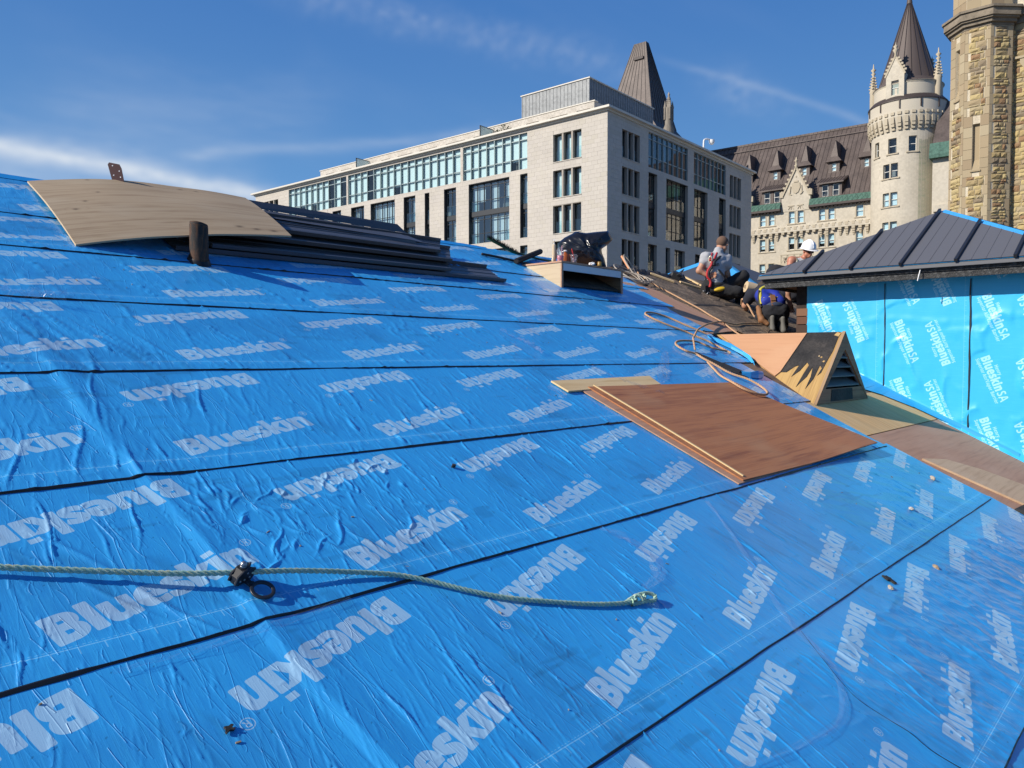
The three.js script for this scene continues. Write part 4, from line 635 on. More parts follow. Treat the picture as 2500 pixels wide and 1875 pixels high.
const feltBlack = MAT({ map: mottled([0.022, 0.020, 0.019], [0.012, 0.011, 0.011], [0.045, 0.038, 0.033], { size: 0.8, f: 6, s: 47, fine: 0.5 }), roughness: 0.85, bumpMap: bumpTex(18, 48, 0.4), bumpScale: 0.004 });
// flat board on the roof from an outline in (x, s); swap = grain up the slope
function roofBoard(outline, h0, h1, o = {}) {
  const b = new MB(), sh = THREE.ShapeUtils.triangulateShape(outline.map((q) => new THREE.Vector2(...q)), []), uvOf = (i) => (o.swap ? [outline[i][1], outline[i][0]] : [outline[i][0], outline[i][1]]);
  const hh = (q, h) => h + (o.lift ? o.lift(q[0], q[1]) : 0);
  for (const t of sh) { b.tri(...t.map((i) => RP(...outline[i], hh(outline[i], h1))), t.map(uvOf)); b.tri(...t.map((i) => RP(...outline[i], hh(outline[i], h0))), t.map(uvOf)); }
  outline.forEach((q, i) => { const r = outline[(i + 1) % outline.length]; b.quad(RP(...q, hh(q, h0)), RP(...r, hh(r, h0)), RP(...r, hh(r, h1)), RP(...q, hh(q, h1))); });
  return b;
}
const jag = (pts, amp, n, s) => { const out = []; pts.forEach((p, i) => { const q = pts[(i + 1) % pts.length]; for (let k = 0; k < n; k++) { const t = k / n; out.push([mix(p[0], q[0], t) + (k ? (hash2(i * 31 + k, s) - 0.5) * amp : 0), mix(p[1], q[1], t) + (k ? (hash2(i * 17 + k, s + 9) - 0.5) * amp : 0)]); } }); return out; };
// bare deck at the right: sheathing sheets and stripped felt
roofBoard([[7.2, 2.53], [10.0, 2.53], [10.0, 3.2], [7.2, 3.2]], -0.005, 0.0, { swap: true }).build('sheathing_board', MAT({ map: woodTex([0.72, 0.45, 0.19], [0.46, 0.26, 0.10], [0.74, 0.54, 0.28], { freq: 16, s: 12 }), roughness: 0.75 }), roof);
roofBoard([[6.9, 0.9], [10.4, 0.9], [10.4, 2.52], [7.2, 2.52]], -0.006, -0.002).build('sheathing_board', plyBrown, roof);
roofBoard(jag([[8.0, 4.7], [9.05, 4.85], [9.3, 6.2], [8.3, 6.3]], 0.03, 3, 5), -0.004, 0.002, { swap: true }).build('sheathing_board', plyBrown, roof);
roofBoard([[7.2, 3.2], [10.2, 3.2], [10.2, 4.7], [7.2, 4.7]], -0.006, -0.001).build('sheathing_board', MAT({ map: woodTex([0.2, 0.12, 0.07], [0.08, 0.05, 0.03], [0.26, 0.17, 0.1], { freq: 14, s: 13 }), roughness: 0.85 }), roof);
roofBoard(jag([[9.0, 4.72], [14, 4.72], [14, 6.92], [8.9, 6.92]], 0.05, 14, 7), 0.002, 0.008).build('old_felt', feltBrown, roof);
roofBoard(jag([[7.0, -1], [14, -1], [14, 1.0], [7.5, 1.28]], 0.06, 12, 8), 0.0, 0.012).build('old_felt', felt, roof);
{ // torn felt rags on the stripped area
  const R = mulberry(610); for (let i = 0; i < 30; i++) { const x = 9.1 + R() * 4, s = 4.8 + R() * 2.0, w = 0.1 + R() * 0.5, h = 0.03 + R() * 0.16, a = R() * 0.6 - 0.3, c = Math.cos(a), n = Math.sin(a), o = [[-w, -h], [w, -h * R()], [w * 0.8, h], [-w * 0.7, h * R()]].map(([p, q]) => [x + p * c - q * n, s + p * n + q * c]); roofBoard(jag(o, 0.05, 3, i), 0.008, 0.0095 + R() * 0.004).build('felt_scrap', R() < 0.3 ? feltBlack : R() < 0.6 ? feltBrown : felt, roof); }
  for (const [x0, s0, x1, s1, w] of [[9.8, 6.83, 10.05, 6.56, 0.09], [10.95, 6.92, 10.9, 6.5, 0.07], [10.3, 6.6, 10.8, 6.3, 0.05]]) { const b = new MB(); b.bar(RP(x0, s0, 0.025), RP(x1, s1, 0.025), w, 0.02, [0, 0.894, 0.447]); b.build('pale_batten', plyPale, roof); }
}
// ---------- the pavilion with blue walls and a grey hip roof ----------
function wallTexture() {
  const W = 1344, Hc = 1024, cv = document.createElement('canvas'); cv.width = W; cv.height = Hc; const c = cv.getContext('2d'), k = W / 0.9; // tile 0.9 m x 0.686 m
  c.fillStyle = 'rgb(52,178,226)'; c.fillRect(0, 0, W, Hc);
  const R = mulberry(15); for (let i = 0; i < 700; i++) { c.fillStyle = R() < 0.5 ? 'rgba(30,150,215,0.06)' : 'rgba(110,210,245,0.06)'; const x = R() * W, y = R() * Hc, w = 30 + R() * 200, h = 3 + R() * 14; for (const o of [-Hc, 0, Hc]) c.fillRect(x, y + o, w, h); }
  c.fillStyle = 'rgb(150,212,238)'; c.strokeStyle = 'rgb(150,212,238)';
  const word = (x, y, a) => { for (const o of [-Hc, 0, Hc]) { c.save(); c.translate(x * k, y * k + o); c.rotate(a); const px = 0.122 * k; c.font = 'bold ' + px + 'px sans-serif'; const w = c.measureText('BlueskinSA').width; c.scale(0.53 * k / w, 1.0); c.lineWidth = px * 0.06; c.fillText('Blueskin', 0, 0); c.strokeText('Blueskin', 0, 0); c.fillText('SA', c.measureText('Blueskin').width + 0.06 * px, 0); c.font = 'bold ' + 0.052 * k + 'px sans-serif'; c.fillText('Henry', 0.16 * k, -0.088 * k); c.fillText('Superior Air/Vapor Barrier', 0.0, 0.052 * k); c.restore(); } };
  word(0.11, 0.10, 1.18); word(0.72, 0.60, 1.18 + Math.PI);
  c.fillStyle = 'rgba(150,215,240,0.7)'; c.fillRect(0.845 * k, 0, 4, Hc); for (let y = 0; y < Hc; y += Hc / 12) c.fillRect(0.845 * k, y, 0.022 * k, 4);
  const t = new THREE.CanvasTexture(cv); t.colorSpace = THREE.SRGBColorSpace; t.wrapS = t.wrapT = THREE.RepeatWrapping; return t;
}
{
  const T = thing('roof_pavilion', 'small square roof pavilion with bright blue printed walls under a dark grey hip roof', 'pavilion');
  const X = 9.85, wallFilm = MAT({ map: wallTexture(), roughness: 0.38 });
  const sheet = (z0, z1, ph) => { const nz = 60, ny = 110, pos = [], uv = [], idx = []; for (let j = 0; j <= ny; j++) for (let i = 0; i <= nz; i++) { const z = mix(z0, z1, i / nz), yb = -0.5 * z - 0.02, y = mix(yb, 2.76, j / ny), foot = Math.max(0, 0.10 - (y - yb)) ; const h = 0.006 + 0.008 * fbm(z * 4 + 3, y * 2.2, 3, 151) + 0.013 * Math.pow(clamp(1 - 2.2 * Math.abs(2 * fbm(z * 5 + y * 1.2, y * 2.0 - z * 0.6, 2, 153) - 1)), 2) * sstep(0.45, 0.6, fbm(z * 3, y * 3, 2, 155)) + 0.006 * sstep(0.07, 0, Math.abs(y - 2.27 + 0.03 * Math.sin(z * 5))) * fbm(z * 14, 3, 2, 7) + foot * 0.5 + (i === 0 ? -0.006 : 0); pos.push(X - h, y, z); uv.push((z - z0) / 0.9, (y + ph) / 0.686); if (i < nz && j < ny) { const k = j * (nz + 1) + i; idx.push(k, k + 1, k + nz + 2, k, k + nz + 2, k + nz + 1); } } const g = new THREE.BufferGeometry(); g.setAttribute('position', new THREE.Float32BufferAttribute(pos, 3)); g.setAttribute('uv', new THREE.Float32BufferAttribute(uv, 2)); g.setIndex(idx); g.computeVertexNormals(); return mesh('membrane_sheet', g, wallFilm, T); };
  sheet(-3.80, -2.855, 0.1); sheet(-2.865, -1.955, 0.38); sheet(-1.965, -1.10, 0.12);
  for (const [z, w] of [[-2.86, 0.5], [-1.96, 0.8]]) { const b = new MB(); let p = null; for (let y = -0.5 * z; y < 2.73; y += 0.03) { const o = 0.012 * (fbm(y * 4, z, 3, 161) - 0.5), q = w * (0.006 + 0.006 * fbm(y * 7, z, 2, 163)), r = [[X - 0.022, y, z + o - q], [X - 0.022, y, z + o + q]]; if (p) b.quad(p[0], p[1], r[1], r[0]); p = r; } b.build('seam_sealant', tar, T); }
  const blue = MAT({ c: [0.022, 0.33, 0.72], roughness: 0.4 });
  // skirt turned out on the deck
  const sk = new MB(), e = [[10.08, -1.46], [9.97, -2.02], [9.72, -2.5], [9.52, -2.78], [9.3, -2.92], [9.25, -3.05], [9.4, -3.3]], c0 = (z) => [X - 0.03, -0.5 * z + 0.07, z]; e.forEach((q, i) => { if (!i) return; const p = e[i - 1], f = (t) => [Math.min(t[0], X - 0.04), -0.5 * t[1] + 0.012 + 0.006 * hash2(i, 3), t[1]]; const n = 6; for (let k = 0; k < n; k++) { const A0 = k / n, A1 = (k + 1) / n, m = (t, a) => { const g = c0(t[1]), h = f(t); return [mix(g[0], h[0], a), mix(g[1], h[1], Math.pow(a, 0.6)), t[1]]; }; sk.quad(m(p, A0), m(q, A0), m(q, A1), m(p, A1)); } }); sk.build('membrane_skirt', MAT({ c: [0.03, 0.34, 0.70], roughness: 0.35 }), T);
  // body, exposed corner, eave
  const bd = new MB(); bd.box(X + 0.01, 12.6, -0.5, 2.76, -3.94, -1.15); bd.build('wall_core', MAT({ map: mottled([0.045, 0.030, 0.024], [0.02, 0.015, 0.012], [0.09, 0.055, 0.04], { size: 0.8, s: 55 }), roughness: 0.95 }), T);
  const brick = [[0.13, 0.06, 0.035], [0.20, 0.10, 0.055], [0.06, 0.035, 0.025]].map((c) => MAT({ c, roughness: 0.9 })); let k = 0;
  for (let y = 1.95; y < 2.45; y += 0.105, k++) { const b = new MB(); b.box(X - 0.012, X + 0.05, y, y + 0.095, -3.93 + 0.008 * (k % 2), -3.79); b.build('brick', brick[k % 3], T); }
  const gr = MAT({ c: [0.125, 0.125, 0.134], metalness: 0.15, roughness: 0.5 }), edge = MAT({ c: [0.12, 0.12, 0.125], metalness: 0.3, roughness: 0.42 });
  const E0 = [9.5, 13.0, -4.3, -0.8], EY = 2.885, AP = [11.25, 3.76, -2.55];
  const so = new MB(); so.box(9.6, 12.9, 2.76, 2.8, -4.2, -0.9); so.build('soffit', oldWood, T);
  const fs = new MB(), R = mulberry(33); const tarb = MAT({ map: mottled([0.020, 0.021, 0.022], [0.010, 0.010, 0.011], [0.085, 0.087, 0.088], { size: 0.25, f: 10, s: 57, fine: 0.8 }), roughness: 0.55, bumpMap: bumpTex(16, 58, 0.12), bumpScale: 0.008 });
  const ring = (b, x0, x1, y0, y1) => { const i = x1 - x0; b.box(x0, x1, y0, y1, -4.3 + (x0 - 9.5), -0.8 - (x0 - 9.5)); b.box(x1, 13 - (x0 - 9.5), y0, y1, -4.3 + (x0 - 9.5), -4.3 + (x0 - 9.5) + i); b.box(x1, 13 - (x0 - 9.5), y0, y1, -0.8 - (x0 - 9.5) - i, -0.8 - (x0 - 9.5)); };
  ring(fs, 9.56, 9.61, 2.725, 2.815); fs.build('fascia_board', tarb, T);
  const dp = new MB(); ring(dp, 9.5, 9.53, 2.835, 2.878); ring(dp, 9.49, 9.50, 2.838, 2.85); dp.build('drip_edge', edge, T); const dk = new MB(); ring(dk, 9.54, 9.57, 2.80, 2.84); dk.build('eave_shade_strip', tarb, T);  // last ring: solid dark strip standing in for the shade behind the drip edge
  // hip roof: membrane below, metal pans and battens above
  const cs = [[9.5, EY, -4.3], [9.5, EY, -0.8], [13, EY, -0.8], [13, EY, -4.3]], hr = new MB(); for (let i = 0; i < 4; i++) hr.tri(cs[i], cs[(i + 1) % 4], AP); hr.quad(...cs); hr.build('hip_membrane', MAT({ c: [0.06, 0.36, 0.74], roughness: 0.42, bumpMap: bumpTex(10, 59, 0.3), bumpScale: 0.006 }), T);
  const slopeP = (z, t, h) => [9.5 + 1.75 * t - h * 0.447, EY + 0.875 * t + h * 0.894, z], hipT = (z) => (z < -2.55 ? (z + 4.3) / 1.75 - 0.015 : (-0.8 - z) / 1.75 - 0.075);
  const bat = [-4.28, -3.7, -3.15, -2.6, -2.04, -1.49, -0.94];
  for (let i = 0; i < bat.length - 1; i++) { // pans
    const b = new MB(), n = 8; for (let j = 0; j < n; j++) { const za = mix(bat[i], bat[i + 1], j / n), zb = mix(bat[i], bat[i + 1], (j + 1) / n), ta = Math.max(0.002, Math.min(hipT(za), 0.955)), tb = Math.max(0.002, Math.min(hipT(zb), 0.955)); b.quad(slopeP(za, 0, 0.012), slopeP(zb, 0, 0.012), slopeP(zb, tb, 0.012), slopeP(za, ta, 0.012)); }
    const m = b.build('roof_pan', gr, T), rb = new MB(); for (const f of [0.25, 0.5, 0.75]) { const z = mix(bat[i], bat[i + 1], f), t = Math.min(hipT(z), 0.95); if (t > 0.05) rb.bar(slopeP(z, 0, 0.013), slopeP(z, t, 0.013), 0.012, 0.005, [-0.447, 0.894, 0]); } rb.build('pan_rib', gr, m);
  }
  for (const z of bat.slice(1, 6)) { const t = Math.min(hipT(z) + 0.03, 0.97), b = new MB(); b.bar(slopeP(z, -0.012, 0.026), slopeP(z, t, 0.026), 0.03, 0.034, [-0.447, 0.894, 0]); b.build('batten', MAT({ c: [0.022, 0.023, 0.027], metalness: 0.2, roughness: 0.42 }), T); }
  const fm = new MB(); for (let i = 1; i < 4; i++) { const p = cs[i], q = cs[(i + 1) % 4], n = [0, 0, 0], up = 0.014, s = (a, b, t) => [mix(a[0], b[0], t), mix(a[1], b[1], t) + up, mix(a[2], b[2], t)]; fm.tri(s(p, AP, 0.06), s(q, AP, 0.06), s(p.map((v, j) => (v + q[j]) / 2), AP, 0.9)); } fm.build('far_roof_pan', gr, T);
  mesh('loose_tie', tube([[9.52, 2.83, -2.4], [9.5, 2.76, -2.41], [9.49, 2.70, -2.42]], 0.006, 8, 6), M.white, T);
}
// ---------- triangular louvred vent dormer ----------
{
  const T = thing('roof_vent', 'triangular timber roof vent with louvres, torn black felt and an orange plywood patch', 'roof vent');
  const L = [7.4, 1.385, -2.78], Rr = [8.92, 1.385, -2.78], AP = [8.17, 2.10, -2.78], back = [8.17, 2.10, -4.2];
  const P = (p, q, h = 0) => [mix(L[0], AP[0], q) - h * 0.68, mix(L[1], AP[1], q) + h * 0.73, -2.78 - p];  // left slope: p back from the front, q up to the ridge
  const b = new MB(); b.tri(L, AP, back); b.build('sheathing', bareSheath, T); const r = new MB(); r.tri(Rr, AP, back); r.build('right_slope', feltBlack, T);
  const lay = (pts, h, name, mat) => { const m = new MB(), sh = THREE.ShapeUtils.triangulateShape(pts.map((q) => new THREE.Vector2(...q)), []); for (const t of sh) m.tri(...t.map((i) => P(...pts[i], h)), t.map((i) => [pts[i][0], pts[i][1]])); pts.forEach((q, i) => { const w = pts[(i + 1) % pts.length]; m.quad(P(...q, h), P(...w, h), P(...w, 0), P(...q, 0)); }); return m.build(name, mat, T); };
  lay([[0.02, 1], [0.02, 0.72], [0.035, 0.60], [0.05, 0.42], [0.075, 0.38], [0.06, 0.48], [0.09, 0.52], [0.10, 0.33], [0.14, 0.20], [0.135, 0.36], [0.155, 0.50], [0.175, 0.36], [0.215, 0.28], [0.24, 0.22], [0.22, 0.40], [0.20, 0.52], [0.23, 0.56], [0.27, 0.44], [0.33, 0.36], [0.30, 0.52], [0.34, 0.50], [0.40, 0.42], [0.52, 0.42], [0.50, 0.7], [0.44, 1]], 0.005, 'torn_felt', feltBlack);
  lay([[0.36, 0.985], [1.36, 0.985], [0.50, 0.355], [0.46, 0.42]], 0.016, 'plywood_patch', plyOrange);
  const chip = (p, q, s, m) => lay([[p, q], [p + s, q + s * 0.4], [p + s * 0.6, q + s * 1.3], [p - s * 0.2, q + s]], 0.0075, 'bare_patch', m); chip(0.02, 0.93, 0.05, bareSheath); chip(0.10, 0.62, 0.018, bareSheath); chip(0.13, 0.64, 0.012, plyPale); chip(0.06, 0.56, 0.02, bareSheath);
  // front frame
  const F = (x, y, d) => [x, y, -2.78 + d], fr = (pts, d0, d1, name, mat) => { const m = new MB(); m.prism(pts, F, d0, d1); return m.build(name, mat, T); };
  const iL = [7.63, 1.53], iR = [8.70, 1.53], iA = [8.17, 1.925];
  fr([[7.40, 1.385], [7.63, 1.53], [8.17, 1.925], [8.17, 2.11]], 0, 0.03, 'rake_board', oldWood); fr([[8.92, 1.385], [8.17, 2.11], [8.17, 1.925], [8.70, 1.53]], 0, 0.03, 'rake_board', oldWood); fr([[7.40, 1.385], [8.92, 1.385], [8.70, 1.527], [7.63, 1.527]], 0, 0.026, 'sill_board', oldWood);
  fr([[7.78, 1.40], [8.42, 1.40], [8.40, 1.52], [7.80, 1.52]], 0.026, 0.031, 'felt_patch', feltBlack);
  
  const wd = MAT({ c: [0.13, 0.14, 0.145], roughness: 0.7 }); for (const y of [1.565, 1.66, 1.755, 1.85]) { const k = (y - 1.53) / 0.395, x0 = mix(7.65, 8.17, k), x1 = mix(8.68, 8.17, k), m = new MB(); m.hex([[x0, y - 0.02, -2.76], [x1, y - 0.02, -2.76], [x1, y + 0.05, -2.86], [x0, y + 0.05, -2.86], [x0, y - 0.008, -2.76], [x1, y - 0.008, -2.76], [x1, y + 0.062, -2.86], [x0, y + 0.062, -2.86]]); m.build('louvre_slat', wd, T); }
  const tr = new MB(); tr.bar(F(7.645, 1.535, 0.004), F(8.17, 1.918, 0.004), 0.02, 0.014, [0, 0, 1]); tr.bar(F(8.685, 1.535, 0.004), F(8.17, 1.918, 0.004), 0.02, 0.014, [0, 0, 1]); tr.build('louvre_trim', wd, T);
}
// ---------- flat timber box dormer near the ridge ----------
{
  const T = thing('box_dormer', 'low timber box with a plywood side, grey front board and dark opening near the ridge', 'dormer'), x0 = 6.54, x1 = 7.72, z = -5.2, y0 = 2.59, y1 = 2.885;
  const sd = new MB(); sd.prism([[-5.2, y0], [-5.2, y1 - 0.02], [-5.81, y1 - 0.02]], (a, y, d) => [d, y, a], x0, x0 + 0.02); sd.build('side_panel', MAT({ map: woodTex([0.55, 0.42, 0.27], [0.40, 0.29, 0.17], [0.62, 0.50, 0.34], { freq: 9, s: 14, knots: 5 }), roughness: 0.8 }), T); const sd2 = new MB(); sd2.prism([[-5.2, y0], [-5.2, y1 - 0.02], [-5.81, y1 - 0.02]], (a, y, d) => [d, y, a], x1 - 0.02, x1); sd2.build('side_panel', oldWood, T);
  const tp = new MB(); tp.box(x0 - 0.01, x1 + 0.02, y1 - 0.018, y1, -5.86, z + 0.02); tp.build('top_board', plyBrown, T);
  const po = new MB(); po.box(x0, x0 + 0.03, y0, y1 - 0.02, z, z + 0.014); po.box(x1 - 0.035, x1, y0 - 0.03, y1 - 0.02, z, z + 0.014); po.build('corner_post', plyBrown, T);
  const fb = new MB(); fb.box(x0 + 0.03, x1 - 0.035, y1 - 0.10, y1 - 0.022, z, z + 0.01); fb.build('front_board', MAT({ c: [0.60, 0.62, 0.64], roughness: 0.7 }), T);
  roofBoard([[x0 + 0.02, 5.815], [x1 - 0.02, 5.815], [x1 - 0.02, 6.5], [x0 + 0.02, 6.5]], 0.02, 0.026).build('opening_shade_sheet', felt, T);  // dark felt sheet added over the blue so the opening reads as shaded
}
// ---------- the far slope: top of a second hip roof beyond the ridge ----------
{
  const D = 15.2, Pt = (px, py, d) => { const l = (px - 1250) / 1870 * d; return [Math.cos(A) * d + Math.sin(A) * l, 1.85 + (870 - py) / 1870 * d, -Math.sin(A) * d + Math.cos(A) * l]; };
  const ap = Pt(1745, 628, 16.4), T = thing('far_hip_roof', 'small grey hip roof with bare blue hips just beyond the ridge', 'hip roof'), hy = 0.95, w = 1.9, cs = [[-w, -hy, -w], [-w, -hy, w], [w, -hy, w], [w, -hy, -w]].map((c) => [ap[0] + c[0], ap[1] + c[1], ap[2] + c[2]]);
  const b = new MB(); for (let i = 0; i < 4; i++) b.tri(cs[i], cs[(i + 1) % 4], ap); b.build('hip_membrane', MAT({ c: [0.06, 0.36, 0.74], roughness: 0.4 }), T);
  for (let i = 0; i < 3; i++) { const p = cs[i], q = cs[(i + 1) % 4], m = new MB(), g = (a, t, u) => [mix(mix(p[0], q[0], a), ap[0], t), mix(mix(p[1], q[1], a), ap[1], t) + 0.015, mix(mix(p[2], q[2], a), ap[2], t)]; if (i === 0) m.quad(g(0.10, 0, 0), g(0.93, 0, 0), g(0.80, 0.74, 0), g(0.35, 0.74, 0)); else m.tri(g(0.05, 0, 0), g(0.95, 0, 0), g(0.5, 0.9, 0)); m.build('roof_pan', MAT({ c: [0.072, 0.073, 0.080], metalness: 0.15, roughness: 0.5 }), T); }
  const wl = new MB(); wl.box(ap[0] - w + 0.3, ap[0] + w - 0.3, -1, ap[1] - hy, ap[2] - w + 0.3, ap[2] + w - 0.3); wl.build('wall', MAT({ c: [0.03, 0.34, 0.70] }), T);
}
// ---------- things lying on the roof ----------
const UPN = [0, CT, ST];
function twisted(pts, r, pitch, o = {}) {            // three-strand laid rope along a smooth path, one mesh
  const cv = new THREE.CatmullRomCurve3(pts.map((p) => V(...p)), false, 'centripetal'), L = cv.getLength(), n = Math.min(Math.round(L / (o.step ?? 0.006)), 1600), fr = cv.computeFrenetFrames(n, false), rs = r * 0.56, ro = r * 0.5, gs = [], seg = o.seg ?? 7;
  for (let k = 0; k < 3; k++) { const pos = [], nor = [], uv = [], idx = []; for (let i = 0; i <= n; i++) { const c = cv.getPointAt(i / n), a = (i / n) * L / pitch * 6.2832 + k * 2.0944, N = fr.normals[i], B = fr.binormals[i], e = N.clone().multiplyScalar(Math.cos(a)).addScaledVector(B, Math.sin(a)), f = N.clone().multiplyScalar(-Math.sin(a)).addScaledVector(B, Math.cos(a)); c.addScaledVector(e, ro); for (let j = 0; j < seg; j++) { const t = j / seg * 6.2832, w = e.clone().multiplyScalar(Math.cos(t)).addScaledVector(f, Math.sin(t)); pos.push(c.x + w.x * rs, c.y + w.y * rs, c.z + w.z * rs); nor.push(w.x, w.y, w.z); uv.push(i / n * L, j / seg * 0.04); const q = i * seg + j, q2 = i * seg + (j + 1) % seg; if (i < n) idx.push(q, q2, q2 + seg, q, q2 + seg, q + seg); } } const g = new THREE.BufferGeometry(); g.setAttribute('position', new THREE.Float32BufferAttribute(pos, 3)); g.setAttribute('normal', new THREE.Float32BufferAttribute(nor, 3)); g.setAttribute('uv', new THREE.Float32BufferAttribute(uv, 2)); g.setIndex(idx); gs.push(g); }
  return merge(gs);
}
const ropeGreen = MAT({ map: makeTex(256, 64, (u, v) => { const f = fbm(u * 90, v * 12, 2, 201, 90, 12), t = fbm(u * 24, v * 3, 3, 203, 24, 3); return mixc(mixc([0.26, 0.46, 0.38], [0.50, 0.54, 0.34], sstep(0.45, 0.7, t)), [0.58, 0.68, 0.56], sstep(0.55, 0.8, f)); }, true, [2.5, 20]), roughness: 0.7 });
const ropeTan = MAT({ map: makeTex(256, 64, (u, v) => mixc([0.46, 0.26, 0.14], [0.62, 0.40, 0.24], fbm(u * 60, v * 10, 3, 207, 60, 10)), true, [2, 20]), roughness: 0.8 });
{ // foreground lifeline
  const T = thing('lifeline_rope', 'thick sea-green laid rope with a spliced eye lying across the blue membrane', 'rope');
  const p = [[-0.9, 3.42], [-0.35, 3.2], [0.2, 2.96], [0.613, 2.778], [0.737, 2.723], [0.878, 2.657], [1.028, 2.589], [1.182, 2.533], [1.355, 2.489], [1.555, 2.43], [1.729, 2.362], [1.828, 2.295], [1.922, 2.216], [2.039, 2.133], [2.209, 2.042], [2.417, 1.947], [2.565, 1.9], [2.62, 1.892]], hh = [0.014, 0.016, 0.018, 0.02, 0.022, 0.028, 0.034, 0.040, 0.036, 0.024, 0.016, 0.014, 0.013, 0.011, 0.011, 0.011, 0.012, 0.014];
  mesh('rope', twisted(p.map(([x, s], i) => RP(x, s, hh[i] + 0.003)), 0.0092, 0.062, { step: 0.004, seg: 8 }), ropeGreen, T);
  const e = (x, s, h) => RP(x, s, h); mesh('eye_splice', merge([twisted([e(2.56, 1.905, 0.012), e(2.60, 1.906, 0.022), e(2.66, 1.905, 0.025), e(2.70, 1.895, 0.027), e(2.722, 1.872, 0.026), e(2.70, 1.856, 0.022), e(2.66, 1.868, 0.02), e(2.62, 1.880, 0.012), e(2.58, 1.887, 0.011)], 0.0088, 0.05, { step: 0.004 }), twisted([e(2.60, 1.888, 0.022), e(2.615, 1.905, 0.03), e(2.63, 1.895, 0.034), e(2.645, 1.875, 0.026), e(2.66, 1.885, 0.03), e(2.675, 1.905, 0.026)], 0.0075, 0.05, { step: 0.004 })]), ropeGreen, T);
  const wh = MAT({ c: [0.40, 0.58, 0.40], roughness: 0.7 }); mesh('whipping', merge([moved(new THREE.TorusGeometry(0.0105, 0.003, 6, 14), ...RP(2.588, 1.896, 0.016), 0.4, 1.2, 0)]), wh, T);
}
{ // rope grab clamped on the lifeline
  const T = thing('rope_grab', 'black steel rope grab with a hanging ring clipped on the green rope', 'rope grab', RP(1.205, 2.52, 0.041)); T.rotation.set(TH, 0.30, 0);
  // local x along the rope, y off the roof, z down the slope
  const plate = (z) => { const s = new THREE.Shape([[-0.038, -0.016], [-0.032, 0.010], [-0.012, 0.024], [0.018, 0.026], [0.038, 0.016], [0.042, -0.006], [0.026, -0.022], [-0.026, -0.024]].map((q) => new THREE.Vector2(...q))); return new THREE.ExtrudeGeometry(s, { depth: 0.004, bevelEnabled: true, bevelSize: 0.0015, bevelThickness: 0.0015, bevelSegments: 2 }).translate(0, 0, z); };
  mesh('side_plate', plate(0.011), M.darkSteel, T); mesh('side_plate', plate(-0.018), M.darkSteel, T);
  const sh = new THREE.ExtrudeGeometry(new THREE.Shape([[-0.03, -0.026], [-0.034, 0.004], [-0.016, 0.024], [0.02, 0.026], [0.034, 0.006], [0.03, -0.024]].map((q) => new THREE.Vector2(...q))), { depth: 0.026, bevelEnabled: false }).translate(0, 0, -0.014); mesh('cam_body', sh, M.black, T);
  for (const [x, y] of [[-0.022, -0.008], [-0.004, -0.01], [0.016, -0.008], [0.004, 0.012]]) mesh('rivet', moved(new THREE.SphereGeometry(0.0038, 10, 8), x, y, 0.0175, 0, 0, 0, [1, 1, 0.6]), M.steel, T);
  mesh('top_bolt', merge([moved(lathe([[0, 0], [0.0105, 0], [0.0105, 0.006], [0.009, 0.007], [0.009, 0.010], [0.0105, 0.011], [0.0095, 0.017], [0.005, 0.021], [0, 0.022]], 14), 0.0, 0.024, -0.004)]), M.steel, T); mesh('hinge_pin', moved(new THREE.CylinderGeometry(0.004, 0.004, 0.012, 10), 0.03, 0.024, -0.004), M.steel, T);
  mesh('shackle', merge([new THREE.BoxGeometry(0.014, 0.012, 0.03).translate(0.006, -0.018, 0.028), moved(new THREE.CylinderGeometry(0.0045, 0.0045, 0.022, 10), 0.006, -0.016, 0.036, 0, 0, 1.571)]), M.darkSteel, T);
  const ring = mesh('ring', moved(lathe([[0.0285, -0.004], [0.0385, -0.004], [0.0395, 0], [0.0385, 0.004], [0.0285, 0.004], [0.0275, 0], [0.0285, -0.004]], 40), 0.012, -0.014, 0.082, 0.06, 0, 0.04), M.darkSteel, T);
}
